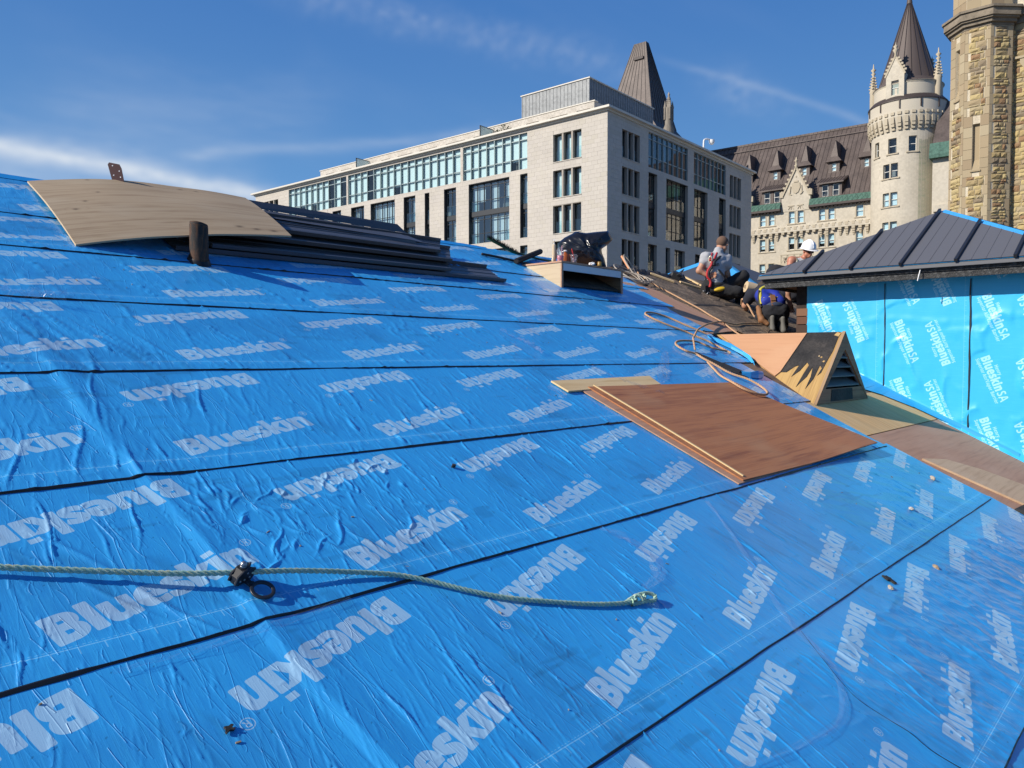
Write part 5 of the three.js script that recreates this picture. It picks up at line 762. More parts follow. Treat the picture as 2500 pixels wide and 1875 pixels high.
{ // propped plywood sheet, bowed over the stack of metal panels
  const T = thing('bowed_plywood_sheet', 'greyish bowed plywood sheet leaning over a stack of dark metal panels', 'plywood sheet'), nx = 40, ns = 8, pos = [], uv = [], idx = [];
  const L = [[1.66, 5.59, 0.004], [2.335, 5.66, 0.120], [3.12, 5.70, 0.195]], U = [[1.72, 6.80, 0.012], [2.45, 6.82, 0.125], [3.30, 6.78, 0.15]];
  const q = (P, t) => { const a = 2 * (t - 0.5) * (t - 1), b = -4 * t * (t - 1), c = 2 * t * (t - 0.5); return [0, 1, 2].map((i) => P[0][i] * a + P[1][i] * b + P[2][i] * c); };
  for (const o of [0, 0.012]) for (let j = 0; j <= ns; j++) for (let i = 0; i <= nx; i++) { const a = q(L, i / nx), b = q(U, i / nx), v = j / ns; const w = [0, 1, 2].map((k) => mix(a[k], b[k], v)); pos.push(...RP(w[0], w[1], w[2] + 0.02 * Math.sin(v * Math.PI) + 0.014 * (fbm(i / nx * 3, v * 2, 2, 511) - 0.5) * Math.min(1, i / 6) + o)); uv.push(i / nx * 1.7, v * 1.22); }
  const N = (nx + 1) * (ns + 1); for (let o = 0; o < 2; o++) for (let j = 0; j < ns; j++) for (let i = 0; i < nx; i++) { const k = o * N + j * (nx + 1) + i; idx.push(k, k + 1, k + nx + 2, k, k + nx + 2, k + nx + 1); }
  const g = new THREE.BufferGeometry(); g.setAttribute('position', new THREE.Float32BufferAttribute(pos, 3)); g.setAttribute('uv', new THREE.Float32BufferAttribute(uv, 2)); g.setIndex(idx); g.computeVertexNormals(); mesh('veneer', g, plyGrey, T);
  const e = new MB(), at = (o, i, j) => { const k = (o * N + j * (nx + 1) + i) * 3; return pos.slice(k, k + 3); }; for (let i = 0; i < nx; i++) for (const j of [0, ns]) e.quad(at(0, i, j), at(0, i + 1, j), at(1, i + 1, j), at(1, i, j)); for (let j = 0; j < ns; j++) for (const i of [0, nx]) e.quad(at(0, i, j), at(0, i, j + 1), at(1, i, j + 1), at(1, i, j)); e.build('edge_plies', MAT({ c: [0.50, 0.38, 0.24] }), T);
}
{ // dark standing-seam panels stacked below the ridge
  const pan = MAT({ c: [0.088, 0.090, 0.10], metalness: 0.2, roughness: 0.42 }), panL = pan;
  const panel = (label, x0, x1, s0, w, h, skew, cutR, mat, sag = 0) => { // trough section running along the ridge
    const T = thing('roofing_sheet', label, 'metal sheet', [0, 0, 0], 0, 'dark metal panels stacked under the bowed plywood'), b = new MB(), prof = [[0, 0.028], [0, 0], [0.012, 0], [w * 0.25, 0], [w * 0.25 + 0.006, 0.006], [w * 0.25 + 0.014, 0.006], [w * 0.25 + 0.02, 0], [w * 0.5, 0], [w * 0.5 + 0.006, 0.006], [w * 0.5 + 0.014, 0.006], [w * 0.5 + 0.02, 0], [w * 0.75, 0], [w * 0.75 + 0.006, 0.006], [w * 0.75 + 0.014, 0.006], [w * 0.75 + 0.02, 0], [w - 0.01, 0], [w - 0.01, 0.032], [w, 0.032]];
    const n = 10; for (let i = 0; i < n; i++) for (let k = 0; k < prof.length - 1; k++) { const P = (t, [a, c]) => RP(mix(x0, x1 + cutR * a, t), s0 + a + skew * (mix(x0, x1, t) - x0), h + c + sag * Math.sin(t * 3.14)); b.quad(P(i / n, prof[k]), P((i + 1) / n, prof[k]), P((i + 1) / n, prof[k + 1]), P(i / n, prof[k + 1])); }
    const m = b.build('pan', mat, T), r = new MB(); r.bar(RP(x0, s0 - 0.004, h + 0.02), RP(x1, s0 - 0.004 + skew * (x1 - x0), h + 0.02), 0.012, 0.03, UPN); r.build('folded_edge', mat, T); return T;
  };
  panel('long bottom metal panel of the dark stack, reaching farthest right', 2.3, 5.60, 5.70, 0.40, 0.008, 0.02, 0.25, pan);
  panel('dark metal panel just above the long bottom one', 2.55, 4.86, 5.72, 0.42, 0.045, 0.03, 0.7, panL);
  panel('dark metal panel in the middle of the stack, its end catching sun', 2.6, 5.02, 5.93, 0.44, 0.075, 0.02, 0.8, panL);
  panel('upper dark metal panel half hidden by the bowed plywood', 2.7, 5.0, 6.10, 0.42, 0.10, 0.02, 0.85, pan);
  const T = thing('metal_fascia', 'long dark folded metal fascia lying along the ridge beside the bowed plywood', 'metal trim'), b = new MB(); // tall folded trim behind
  for (const [s0, h0, s1, h1] of [[6.30, 0.02, 6.36, 0.125], [6.36, 0.125, 6.62, 0.115], [6.62, 0.115, 6.68, 0.175], [6.30, 0.02, 6.22, 0.02]]) b.quad(RP(3.1, s0 + 0.1, h0 - 0.01), RP(4.95, s0, h0), RP(4.85, s1, h1), RP(3.1, s1 + 0.12, h1 - 0.03)); b.build('trim', panL, T);
  const q = new MB(); q.quad(RP(3.2, 6.36 + 0.12, 0.108), RP(4.84, 6.36, 0.128), RP(4.80, 6.6, 0.12), RP(3.2, 6.72, 0.10)); q.build('upper_flange', pan, T);
}
{ // rusty vent pipe
  const T = thing('vent_pipe', 'short rusty black vent pipe standing in front of the bowed plywood', 'pipe', [2.385, 2.468, -4.935]);
  const rust = MAT({ map: mottled([0.030, 0.024, 0.020], [0.012, 0.011, 0.011], [0.16, 0.062, 0.022], { size: 0.3, f: 7, s: 221, fine: 0.5 }), roughness: 0.85 });
  const prof = lathe([[0.060, -0.1], [0.058, 0.235], [0.056, 0.255], [0.047, 0.258], [0.045, 0.2], [0.045, -0.1]], 28), p = prof.attributes.position; for (let i = 0; i < p.count; i++) if (p.getY(i) > 0.15) p.setY(i, p.getY(i) - 0.012 * (p.getX(i) / 0.06)); prof.computeVertexNormals();
  mesh('pipe', prof, rust, T); const col = lathe([[0.064, 0.03], [0.075, 0.0], [0.10, -0.012], [0.11, -0.03]], 24), c = col.attributes.position; for (let i = 0; i < c.count; i++) c.setY(i, c.getY(i) - 0.5 * c.getZ(i) + 0.006 * hash2(i, 4)); col.computeVertexNormals(); mesh('mastic_collar', col, tar, T);
}
{ // red steel roof anchor behind the sheet
  const P = RP(2.30, 6.78, 0.05), T = thing('roof_anchor', 'dark red perforated steel bracket sticking up behind the bowed plywood', 'bracket', P, -0.835), b = new MB();
  b.prism([[0.0, -0.05], [0.075, -0.05], [0.035, 0.17], [0.02, 0.20], [-0.055, 0.215], [-0.066, 0.20]], (x, y, d) => [x, y, d], 0, 0.006); b.build('bracket', MAT({ c: [0.06, 0.010, 0.008], roughness: 0.5 }), T);
  for (const [x, y] of [[-0.03, 0.19], [-0.022, 0.12], [0.02, 0.15], [0.028, 0.105], [0.04, 0.06]]) mesh('bolt_hole', moved(new THREE.CylinderGeometry(0.005, 0.005, 0.008, 8), x, y, 0.003, 1.571), M.white, T);
}
{ // broom on the ridge
  const T = thing('push_broom', 'green push broom with dark bristles lying on the ridge beside the timber box', 'broom'), a = V(6.60, 3.255, -6.35), c = V(6.90, 3.075, -6.14), d = c.clone().sub(a);
  const b = new MB(); b.bar(a.toArray(), c.toArray(), 0.055, 0.03, UPN); b.build('brush_block', MAT({ c: [0.018, 0.10, 0.045], roughness: 0.5 }), T);
  const R = mulberry(71), g = new MB(); for (let i = 0; i < 900; i++) { const t = R(), p = a.clone().addScaledVector(d, t), o = V(-0.45 + (R() - 0.5) * 0.5, 0.30 + (R() - 0.5) * 0.5, 0.62 + (R() - 0.5) * 0.4).normalize().multiplyScalar(0.055 + R() * 0.02), w = 0.0025, q = V((R() - 0.5) * 0.04, (R() - 0.5) * 0.03, (R() - 0.5) * 0.03); p.add(q); g.tri([p.x - w, p.y, p.z], [p.x + w, p.y, p.z], [p.x + o.x, p.y + o.y, p.z + o.z]); } const bm = g.build('bristles', MAT({ c: [0.035, 0.04, 0.032], roughness: 0.8 }), T); bm.userData.kind = 'stuff';
  mesh('handle', tube([a.clone().addScaledVector(d, 0.85), V(7.1, 3.02, -5.97), V(7.5, 2.96, -5.7)], 0.012, 12, 8), MAT({ c: [0.02, 0.06, 0.035], roughness: 0.4 }), T);
  const t1 = thing('drain_hose', 'thick black corrugated hose lying left of the timber box', 'hose'); const cv = []; for (let i = 0; i <= 120; i++) cv.push([0.030 + 0.004 * (i % 2), i / 120 * 1.05]); const hose = lathe(cv, 14); const h0 = V(...RP(6.44, 6.45, 0.035)), h1 = V(...RP(7.35, 6.93, 0.06)); hose.applyQuaternion(new THREE.Quaternion().setFromUnitVectors(V(0, 1, 0), h1.clone().sub(h0).normalize())).translate(h0.x, h0.y, h0.z); mesh('corrugated_tube', hose, M.rubber, t1); mesh('hose_mouth', moved(new THREE.CircleGeometry(0.026, 14), h0.x - 0.002, h0.y, h0.z + 0.002, 0, -0.9, 0), M.rubber, t1);
  const t2 = thing('black_pipe', 'thin black pipe lying on the blue ridge below the broom', 'pipe'); mesh('pipe', tube([RP(6.04, 6.60, 0.02), RP(6.25, 6.56, 0.022), RP(6.5, 6.50, 0.02)], 0.014, 10, 10), M.rubber, t2); mesh('end_cap', moved(new THREE.SphereGeometry(0.0155, 10, 8), ...RP(6.04, 6.60, 0.02)), M.black, t2);
}
// ---- on top of the timber box
const FACE = -(Math.PI / 2 - A);                        // local x to the right of the view, z towards it
{
  const T = thing('black_tarp_bundle', 'crumpled shiny black plastic bundle heaped on the timber box', 'tarp', [7.20, 2.885, -5.36], FACE), k = 0.000574;
  const O = [[640, 430], [760, 330], [900, 260], [990, 205], [1190, 240], [1400, 215], [1650, 195], [1735, 370], [1640, 470], [1510, 560], [1520, 650], [1570, 760], [1610, 930], [1400, 950], [1150, 930], [870, 900], [760, 780], [700, 650], [650, 540]].map(([x, y]) => [(x - 1180) * k, (925 - y) * k]);
  const cx = 0.02, cy = 0.2, nA = 96, nR = 14, pos = [], idx = []; const out = (t) => { const f = t * O.length, i = Math.floor(f) % O.length, j = (i + 1) % O.length, u = f - Math.floor(f); return [mix(O[i][0], O[j][0], u), mix(O[i][1], O[j][1], u)]; };
  for (const sd of [1, -1]) for (let j = 0; j <= nR; j++) for (let i = 0; i < nA; i++) { const r = j / nR, o = out(i / nA), x = mix(cx, o[0], r), y = mix(cy, o[1], r), n1 = Math.abs(2 * fbm(x * 7 + 3, y * 9 + x * 3, 3, 231) - 1), n2 = Math.abs(2 * fbm(x * 16 + y * 8, y * 14, 2, 233) - 1); pos.push(x, y, sd * 0.17 * Math.sqrt(Math.max(0, 1 - r * r)) * (0.85 + 0.3 * n1) + (1 - r * r) * (0.09 * (0.35 - n1) + 0.04 * (0.3 - n2)) * sd); }
  const N = nA * (nR + 1); for (let s = 0; s < 2; s++) for (let j = 0; j < nR; j++) for (let i = 0; i < nA; i++) { const a = s * N + j * nA + i, b = s * N + j * nA + (i + 1) % nA; idx.push(a, b, b + nA, a, b + nA, a + nA); }
  const g = new THREE.BufferGeometry(); g.setAttribute('position', new THREE.Float32BufferAttribute(pos, 3)); g.setIndex(idx); g.computeVertexNormals(); mesh('plastic', g, MAT({ c: [0.010, 0.011, 0.016], roughness: 0.24 }), T);
}
{
  const clear = MAT({ c: [0.92, 0.92, 0.93], transmission: 0.92, thickness: 0, roughness: 0.12 }), cupTop = (r, y) => lathe([[r, y], [r + 0.004, y + 0.002], [r + 0.004, y + 0.008], [r - 0.002, y + 0.012], [r - 0.012, y + 0.03], [r - 0.028, y + 0.042], [0.006, y + 0.046]], 20);
  const c1 = thing('iced_drink_cup', 'tall clear cup of pink drink with a domed lid on the timber box corner', 'cup', [6.66, 2.885, -5.30], FACE);
  mesh('cup', lathe([[0, 0], [0.031, 0], [0.033, 0.003], [0.043, 0.125]], 24), clear, c1); mesh('pink_drink', lathe([[0, 0.003], [0.030, 0.003], [0.0375, 0.075], [0, 0.075]], 24), MAT({ c: [0.48, 0.12, 0.20], roughness: 0.4 }), c1); mesh('lid', cupTop(0.043, 0.123), clear, c1); mesh('straw', tube([[0.012, 0.02, 0], [0.016, 0.12, 0], [0.02, 0.185, 0]], 0.004, 8, 8), MAT({ c: [0.7, 0.35, 0.38] }), c1);
  const c2 = thing('empty_drink_cup', 'small clear cup with a red straw in front of the black bundle', 'cup', [6.80, 2.885, -5.22], FACE);
  mesh('cup', lathe([[0, 0], [0.029, 0], [0.031, 0.003], [0.039, 0.07]], 24), clear, c2); mesh('lid', lathe([[0.039, 0.07], [0.046, 0.072], [0.046, 0.078], [0.04, 0.086], [0.036, 0.094], [0.004, 0.096]], 20), clear, c2); mesh('ice', merge([[0.0, 0.02, 0.006], [0.012, 0.035, 0], [-0.01, 0.045, 0.004]].map(([x, y, z]) => moved(new THREE.BoxGeometry(0.02, 0.018, 0.02), x, y, z, x * 40, y * 30, 0.3))), MAT({ c: [0.6, 0.45, 0.46], roughness: 0.3 }), c2); mesh('straw', tube([[0.01, 0.015, 0], [-0.01, 0.10, 0], [-0.022, 0.16, 0]], 0.0065, 8, 8), MAT({ c: [0.45, 0.02, 0.015], roughness: 0.4 }), c2);
  const b1 = thing('squeeze_bottle', 'small pale squeeze bottle left of the pink drink', 'bottle', [6.62, 2.885, -5.37], FACE); mesh('bottle', lathe([[0, 0], [0.016, 0], [0.017, 0.035], [0.01, 0.05], [0.006, 0.058], [0.003, 0.075], [0, 0.075]], 16), MAT({ c: [0.66, 0.55, 0.36], roughness: 0.5 }), b1); mesh('cap', lathe([[0, 0.074], [0.004, 0.074], [0.0035, 0.085], [0, 0.086]], 10), M.white, b1);
  const b2 = thing('amber_jug', 'dark orange plastic jug behind the two drink cups', 'jug', [6.80, 2.885, -5.34], FACE); mesh('jug', lathe([[0, 0], [0.045, 0], [0.05, 0.01], [0.05, 0.08], [0.03, 0.11], [0.018, 0.12], [0.018, 0.135], [0, 0.135]], 20), MAT({ c: [0.30, 0.075, 0.015], roughness: 0.35 }), b2); mesh('cap', lathe([[0, 0.134], [0.021, 0.134], [0.021, 0.152], [0, 0.152]], 16), M.white, b2); mesh('jug_handle', tube([[0.04, 0.1, 0.01], [0.065, 0.09, 0.015], [0.062, 0.05, 0.015], [0.048, 0.035, 0.01]], 0.006, 12, 8), MAT({ c: [0.30, 0.075, 0.015], roughness: 0.35 }), b2);
  const b3 = thing('caulk_tube', 'cream capped caulk tube standing behind the pink drink', 'tube', [6.70, 2.885, -5.42], FACE); mesh('tube', lathe([[0, 0], [0.022, 0], [0.022, 0.2], [0.018, 0.21], [0.008, 0.22], [0.008, 0.25], [0, 0.252]], 16), MAT({ c: [0.55, 0.43, 0.28], roughness: 0.6 }), b3); mesh('nozzle', lathe([[0.0085, 0.22], [0.0075, 0.25], [0.003, 0.275], [0, 0.275]], 10), M.white, b3);
  const pc = thing('crumpled_wrapper', 'scrap of white crumpled paper at the foot of the black bundle', 'litter', [7.10, 2.885, -5.19], FACE), g = new THREE.IcosahedronGeometry(0.022, 2), p = g.attributes.position; for (let i = 0; i < p.count; i++) { const f = 0.6 + 0.7 * hash2(Math.round(p.getX(i) * 4000), Math.round(p.getY(i) * 4000), Math.round(p.getZ(i) * 4000)); p.setXYZ(i, p.getX(i) * f * 1.5, p.getY(i) * f + 0.014, p.getZ(i) * f); } g.computeVertexNormals(); mesh('paper', g, M.white, pc);
  const tin = thing('yellow_tin', 'small mustard yellow tin against the black bundle', 'tin', [7.22, 2.885, -5.17], FACE); mesh('tin', lathe([[0, 0], [0.026, 0], [0.027, 0.003], [0.027, 0.05], [0, 0.05]], 18), MAT({ c: [0.25, 0.14, 0.02], roughness: 0.4 }), tin); mesh('lid', lathe([[0.028, 0.047], [0.028, 0.054], [0, 0.054]], 18), M.black, tin);
}
{ // cable coil with orange plug
  const T = thing('extension_cord', 'coiled beige extension cord with an orange plug end right of the timber box', 'cord'), R = mulberry(88), gs = []; for (let k = 0; k < 5; k++) { const pts = []; for (let i = 0; i <= 18; i++) { const a = i / 18 * 6.6 + k, rx = 0.20 + k * 0.018, rs = 0.20 + R() * 0.02 + k * 0.02; pts.push(RP(8.78 + Math.cos(a) * rx + k * 0.02, 6.50 + Math.sin(a) * rs, 0.02 + k * 0.012 + 0.02 * Math.sin(a * 2 + k))); } gs.push(tube(pts, 0.0075, 60, 6)); }
  gs.push(tube([RP(9.0, 6.6, 0.05), RP(9.05, 6.85, 0.16), RP(9.16, 6.95, 0.2), RP(9.2, 6.8, 0.1), RP(9.0, 6.5, 0.04), RP(8.85, 6.3, 0.02)], 0.0085, 40, 6)); mesh('cable', merge(gs), MAT({ c: [0.36, 0.31, 0.25], roughness: 0.6 }), T);
  mesh('plug_end', tube([RP(9.12, 6.96, 0.17), RP(9.1, 6.85, 0.12), RP(9.06, 6.72, 0.07)], 0.019, 12, 8), MAT({ c: [0.62, 0.27, 0.12], roughness: 0.5 }), T);
}
{ // tan ropes by the vent
  const a = thing('tan_rope', 'tan laid rope running down the stripped felt from the ridge', 'rope'); mesh('rope', twisted([[9.57, 6.96], [9.30, 6.67], [9.14, 6.33], [9.11, 6.03], [9.08, 5.74], [9.05, 5.46], [8.98, 5.26], [8.95, 5.07], [8.78, 4.80], [8.7, 4.62]].map(([x, s]) => RP(x, s, 0.022)), 0.011, 0.07, { step: 0.012, seg: 6 }), ropeTan, a); mesh('frayed_end', tube([RP(8.7, 4.62, 0.022), RP(8.68, 4.58, 0.02)], 0.013, 4, 6), ropeTan, a);
  const b = thing('tan_rope', 'loose doubled loop of tan rope lying on the blue membrane above the vent', 'rope'); mesh('rope', twisted([[7.60, 4.23], [7.60, 4.33], [7.59, 4.46], [7.54, 4.56], [7.48, 4.70], [7.39, 4.81], [7.32, 4.92], [7.28, 5.02], [7.28, 5.13], [7.38, 5.20], [7.50, 5.21], [7.61, 5.18], [7.70, 5.10], [7.75, 4.98], [7.79, 4.87], [7.84, 4.77], [7.9, 4.66]].map(([x, s]) => RP(x, s, 0.016)), 0.0115, 0.07, { step: 0.010, seg: 6 }), ropeTan, b); mesh('frayed_end', tube([RP(7.60, 4.23, 0.016), RP(7.61, 4.19, 0.014)], 0.013, 4, 6), ropeTan, b);
  const c = thing('tan_rope', 'tan rope looped down onto the red-brown plywood sheet', 'rope'); mesh('rope', twisted([[7.55, 4.21], [7.38, 4.27], [7.33, 4.34], [7.28, 4.42], [7.10, 4.45], [6.84, 4.42], [6.70, 4.33], [6.69, 4.21], [6.77, 4.14], [6.76, 4.05], [6.77, 3.92], [6.77, 3.73], [6.81, 3.57], [6.82, 3.45], [6.75, 3.33], [6.62, 3.28], [6.48, 3.31], [6.41, 3.41], [6.42, 3.53], [6.51, 3.70], [6.60, 3.82], [6.72, 3.97]].map(([x, s]) => RP(x, s, s < 3.65 ? 0.045 : 0.024)), 0.0115, 0.07, { step: 0.010, seg: 6 }), ropeTan, c);
  mesh('standing_part', twisted([RP(6.92, 4.24, 0.02), RP(6.98, 4.34, 0.10), RP(7.10, 4.40, 0.09), RP(7.4, 4.55, 0.10), RP(7.85, 4.74, 0.07), RP(8.4, 4.93, 0.045), RP(8.90, 5.03, 0.035), RP(9.16, 4.99, 0.03), RP(9.55, 5.06, 0.025), RP(10.17, 5.09, 0.025)], 0.0105, 0.07, { step: 0.010, seg: 6 }), ropeTan, c);
  const d = thing('tan_rope', 'short bent tan rope between the seated worker and the kneeling worker', 'rope'); mesh('rope', twisted([RP(10.75, 5.75, 0.05), RP(10.55, 5.68, 0.16), RP(10.45, 5.5, 0.12), RP(10.4, 5.32, 0.03), RP(10.42, 5.2, 0.02), RP(10.35, 5.12, 0.04), RP(10.28, 5.16, 0.03)], 0.014, 0.07, { step: 0.012, seg: 6 }), ropeTan, d); mesh('frayed_end', tube([RP(10.28, 5.16, 0.03), RP(10.25, 5.18, 0.02)], 0.015, 4, 6), ropeTan, d);
}
{ // loose boards
  const lift = (x, s) => 0.05 * sstep(5.5, 7.0, x) * sstep(3.4, 2.3, s), grid = (C, h0, th, name, mat, T, up) => { const n = 14, m = 8, b = new MB(), P = (u, v, h) => { const x = mix(mix(C[0][0], C[1][0], u), mix(C[3][0], C[2][0], u), v), s = mix(mix(C[0][1], C[1][1], u), mix(C[3][1], C[2][1], u), v); return [RP(x, s, h0 + h + (up ? up(x, s) : 0)), [x, s]]; }; for (let i = 0; i < n; i++) for (let j = 0; j < m; j++) { const q = [[i / n, j / m], [(i + 1) / n, j / m], [(i + 1) / n, (j + 1) / m], [i / n, (j + 1) / m]]; for (const h of [th, 0]) { const r = q.map(([u, v]) => P(u, v, h)); b.quad(...r.map((z) => z[0]), r.map((z) => z[1])); } } const ed = (f) => { for (let i = 0; i < n; i++) { const a = f(i / n), c = f((i + 1) / n); b.quad(P(...a, 0)[0], P(...c, 0)[0], P(...c, th)[0], P(...a, th)[0]); } }; ed((t) => [t, 0]); ed((t) => [t, 1]); ed((t) => [0, t]); ed((t) => [1, t]); return b.build(name, mat, T); };
  const T = scene; const a = grid([[4.48, 2.37], [6.95, 2.34], [6.55, 3.56], [4.36, 3.61]], 0.0165, 0.009, 'red_plywood_sheet', plyRed, T, lift); tag(a, 'large red-brown plywood sheet lying flat on the blue membrane', 'plywood sheet');
  const b = grid([[4.41, 2.36], [5.6, 2.36], [5.6, 3.60], [4.26, 3.60]], 0.007, 0.008, 'brown_plywood_sheet', plyBrown, T); tag(b, 'brown plywood sheet showing as a strip beneath the red-brown sheet', 'plywood sheet');
  const c = grid([[4.10, 3.575], [5.33, 3.605], [5.36, 3.745], [4.08, 3.725]], 0.008, 0.012, 'pale_plywood_strip', plyPale, T); tag(c, 'pale yellow plywood offcut along the upper edge of the red-brown sheet', 'plywood offcut');
  const y = new MB(); let pv = null; for (let i = 0; i <= 20; i++) { const t = i / 20, x = mix(4.44, 4.53, t) + 0.012 * Math.sin(t * 3), s = mix(3.62, 2.40, t), r = [RP(x - 0.008, s, 0.026), RP(x + 0.006, s, 0.026), RP(x + 0.006, s, 0.034), RP(x - 0.008, s, 0.034)]; if (pv) for (let k = 0; k < 4; k++) y.quad(pv[k], r[k], r[(k + 1) % 4], pv[(k + 1) % 4]); else y.quad(...r); pv = r; } y.quad(...pv); tag(y.build('wood_lath', MAT({ c: [0.62, 0.46, 0.24], roughness: 0.75 }), scene), 'thin yellow wood lath along the left edge of the red-brown sheet', 'lath');
  tag(roofBoard([[7.5, 2.07], [7.95, 1.97], [8.3, 1.72], [8.75, 1.2], [8.9, 0.8], [8.3, 0.8], [7.85, 1.2]], 0.0, 0.018).build('cut_board', MAT({ map: woodTex([0.60, 0.41, 0.25], [0.46, 0.29, 0.165], [0.66, 0.48, 0.31], { freq: 8, s: 17 }), roughness: 0.8 }), scene), 'tapered light brown board lying on the sheathing below the blue wall', 'board');
  // membrane flaps torn round the rope
  const ft = new MB(), fb = jag([[6.89, 4.22], [6.95, 4.12], [7.02, 3.98], [7.12, 3.84], [7.16, 3.74], [7.0, 3.68], [6.9, 3.8], [6.84, 3.95], [6.84, 4.12]], 0.03, 3, 77); ft.p.push(...roofBoard(fb, 0.006, 0.014).p); const flapG = roofBoard(fb, 0.006, 0.014); tag(flapG.build('torn_felt_strip', feltBlack, scene), 'black torn felt strip lying under the tan rope loop', 'felt scrap');
  const fold = (pts, name, label) => { const b2 = new MB(); let p = null; pts.forEach(([x, s, w, h], i) => { const r = []; for (let k = 0; k <= 6; k++) { const u = k / 6; r.push(RP(x + (u - 0.5) * w * 0.7, s + (u - 0.5) * w, 0.01 + h * Math.sin(u * 3.1416) * (0.75 + 0.4 * hash2(i, k)))); } if (p) for (let k = 0; k < 6; k++) b2.quad(p[k], r[k], r[k + 1], p[k + 1]); p = r; }); return tag(b2.build(name, MAT({ c: [0.05, 0.37, 0.72], roughness: 0.36 }), scene), label, 'membrane flap'); };
  fold([[7.0, 3.74, 0.06, 0.03], [7.1, 3.70, 0.09, 0.045], [7.25, 3.69, 0.11, 0.05], [7.38, 3.70, 0.10, 0.05], [7.46, 3.72, 0.06, 0.02]], 'membrane_flap', 'rolled blue membrane flap below the tan rope loop');
  fold([[7.80, 4.62, 0.08, 0.02], [7.82, 4.5, 0.10, 0.035], [7.86, 4.35, 0.10, 0.04], [7.86, 4.2, 0.11, 0.045], [7.78, 4.05, 0.12, 0.045], [7.66, 3.93, 0.06, 0.02]], 'membrane_flap', 'pale blue membrane edge curled against the orange plywood patch');
}
{ // clear backing film left on the roof
  const clear = MAT({ c: [0.95, 0.96, 0.98], transmission: 0.97, thickness: 0, roughness: 0.06, ior: 1.22 });
  const filmPiece = (label, P, w, h, s) => { const b = new MB(), R = mulberry(s), cv = new THREE.CatmullRomCurve3(P.map(([x, q]) => V(x, q, 0))), n = 46, m = 6, g = []; for (let i = 0; i <= n; i++) { const t = i / n, c = cv.getPointAt(t), d = cv.getTangentAt(t), ww = w * (0.55 + 0.6 * fbm(t * 5, s, 3, s)) * Math.pow(Math.sin(Math.PI * clamp(t, 0.06, 0.94)), 0.4), r = []; for (let k = 0; k <= m; k++) { const u = k / m - 0.5; r.push(RP(c.x - d.y * ww * u, c.y + d.x * ww * u, 0.008 + h * Math.pow(fbm(t * 12 + s, u * 5, 3, s + 2), 2) * 2.2)); } g.push(r); } for (let i = 0; i < n; i++) for (let k = 0; k < m; k++) b.quad(g[i][k], g[i + 1][k], g[i + 1][k + 1], g[i][k + 1]); return tag(b.build('clear_film_strip', clear, scene), label, 'plastic film'); };
  filmPiece('clear film strip along the black seam left of the rope grab', [[0.75, 2.305], [0.95, 2.30], [1.15, 2.305], [1.35, 2.315], [1.5, 2.325]], 0.035, 0.008, 301);
  filmPiece('curled clear film lying just beyond the end of the green rope', [[2.73, 1.93], [2.88, 1.96], [2.98, 2.05], [2.98, 2.2], [2.9, 2.32]], 0.085, 0.02, 303);
  filmPiece('long clear film strip snaking down the lower right of the roof', [[3.9, 2.3], [3.7, 2.0], [3.45, 1.7], [3.28, 1.45], [3.2, 1.25], [2.95, 1.1], [2.6, 1.12], [2.2, 1.2]], 0.055, 0.010, 305);
  filmPiece('crinkled clear film by the black seam below the bowed plywood', [[0.86, 4.86], [1.0, 4.80], [1.15, 4.76], [1.35, 4.72]], 0.09, 0.05, 307);
  filmPiece('short white crinkled film strip in the middle of the roof', [[4.35, 4.55], [4.42, 4.42], [4.46, 4.28], [4.44, 4.15]], 0.07, 0.03, 309);
  filmPiece('thin clear film hanging over the pale plywood offcut', [[4.75, 3.9], [4.85, 3.78], [4.95, 3.62], [5.15, 3.45]], 0.08, 0.03, 311);
  filmPiece('straight clear film strip beside the tan rope loop', [[6.3, 4.2], [5.95, 3.98], [5.6, 3.76], [5.35, 3.62]], 0.13, 0.012, 313);
}
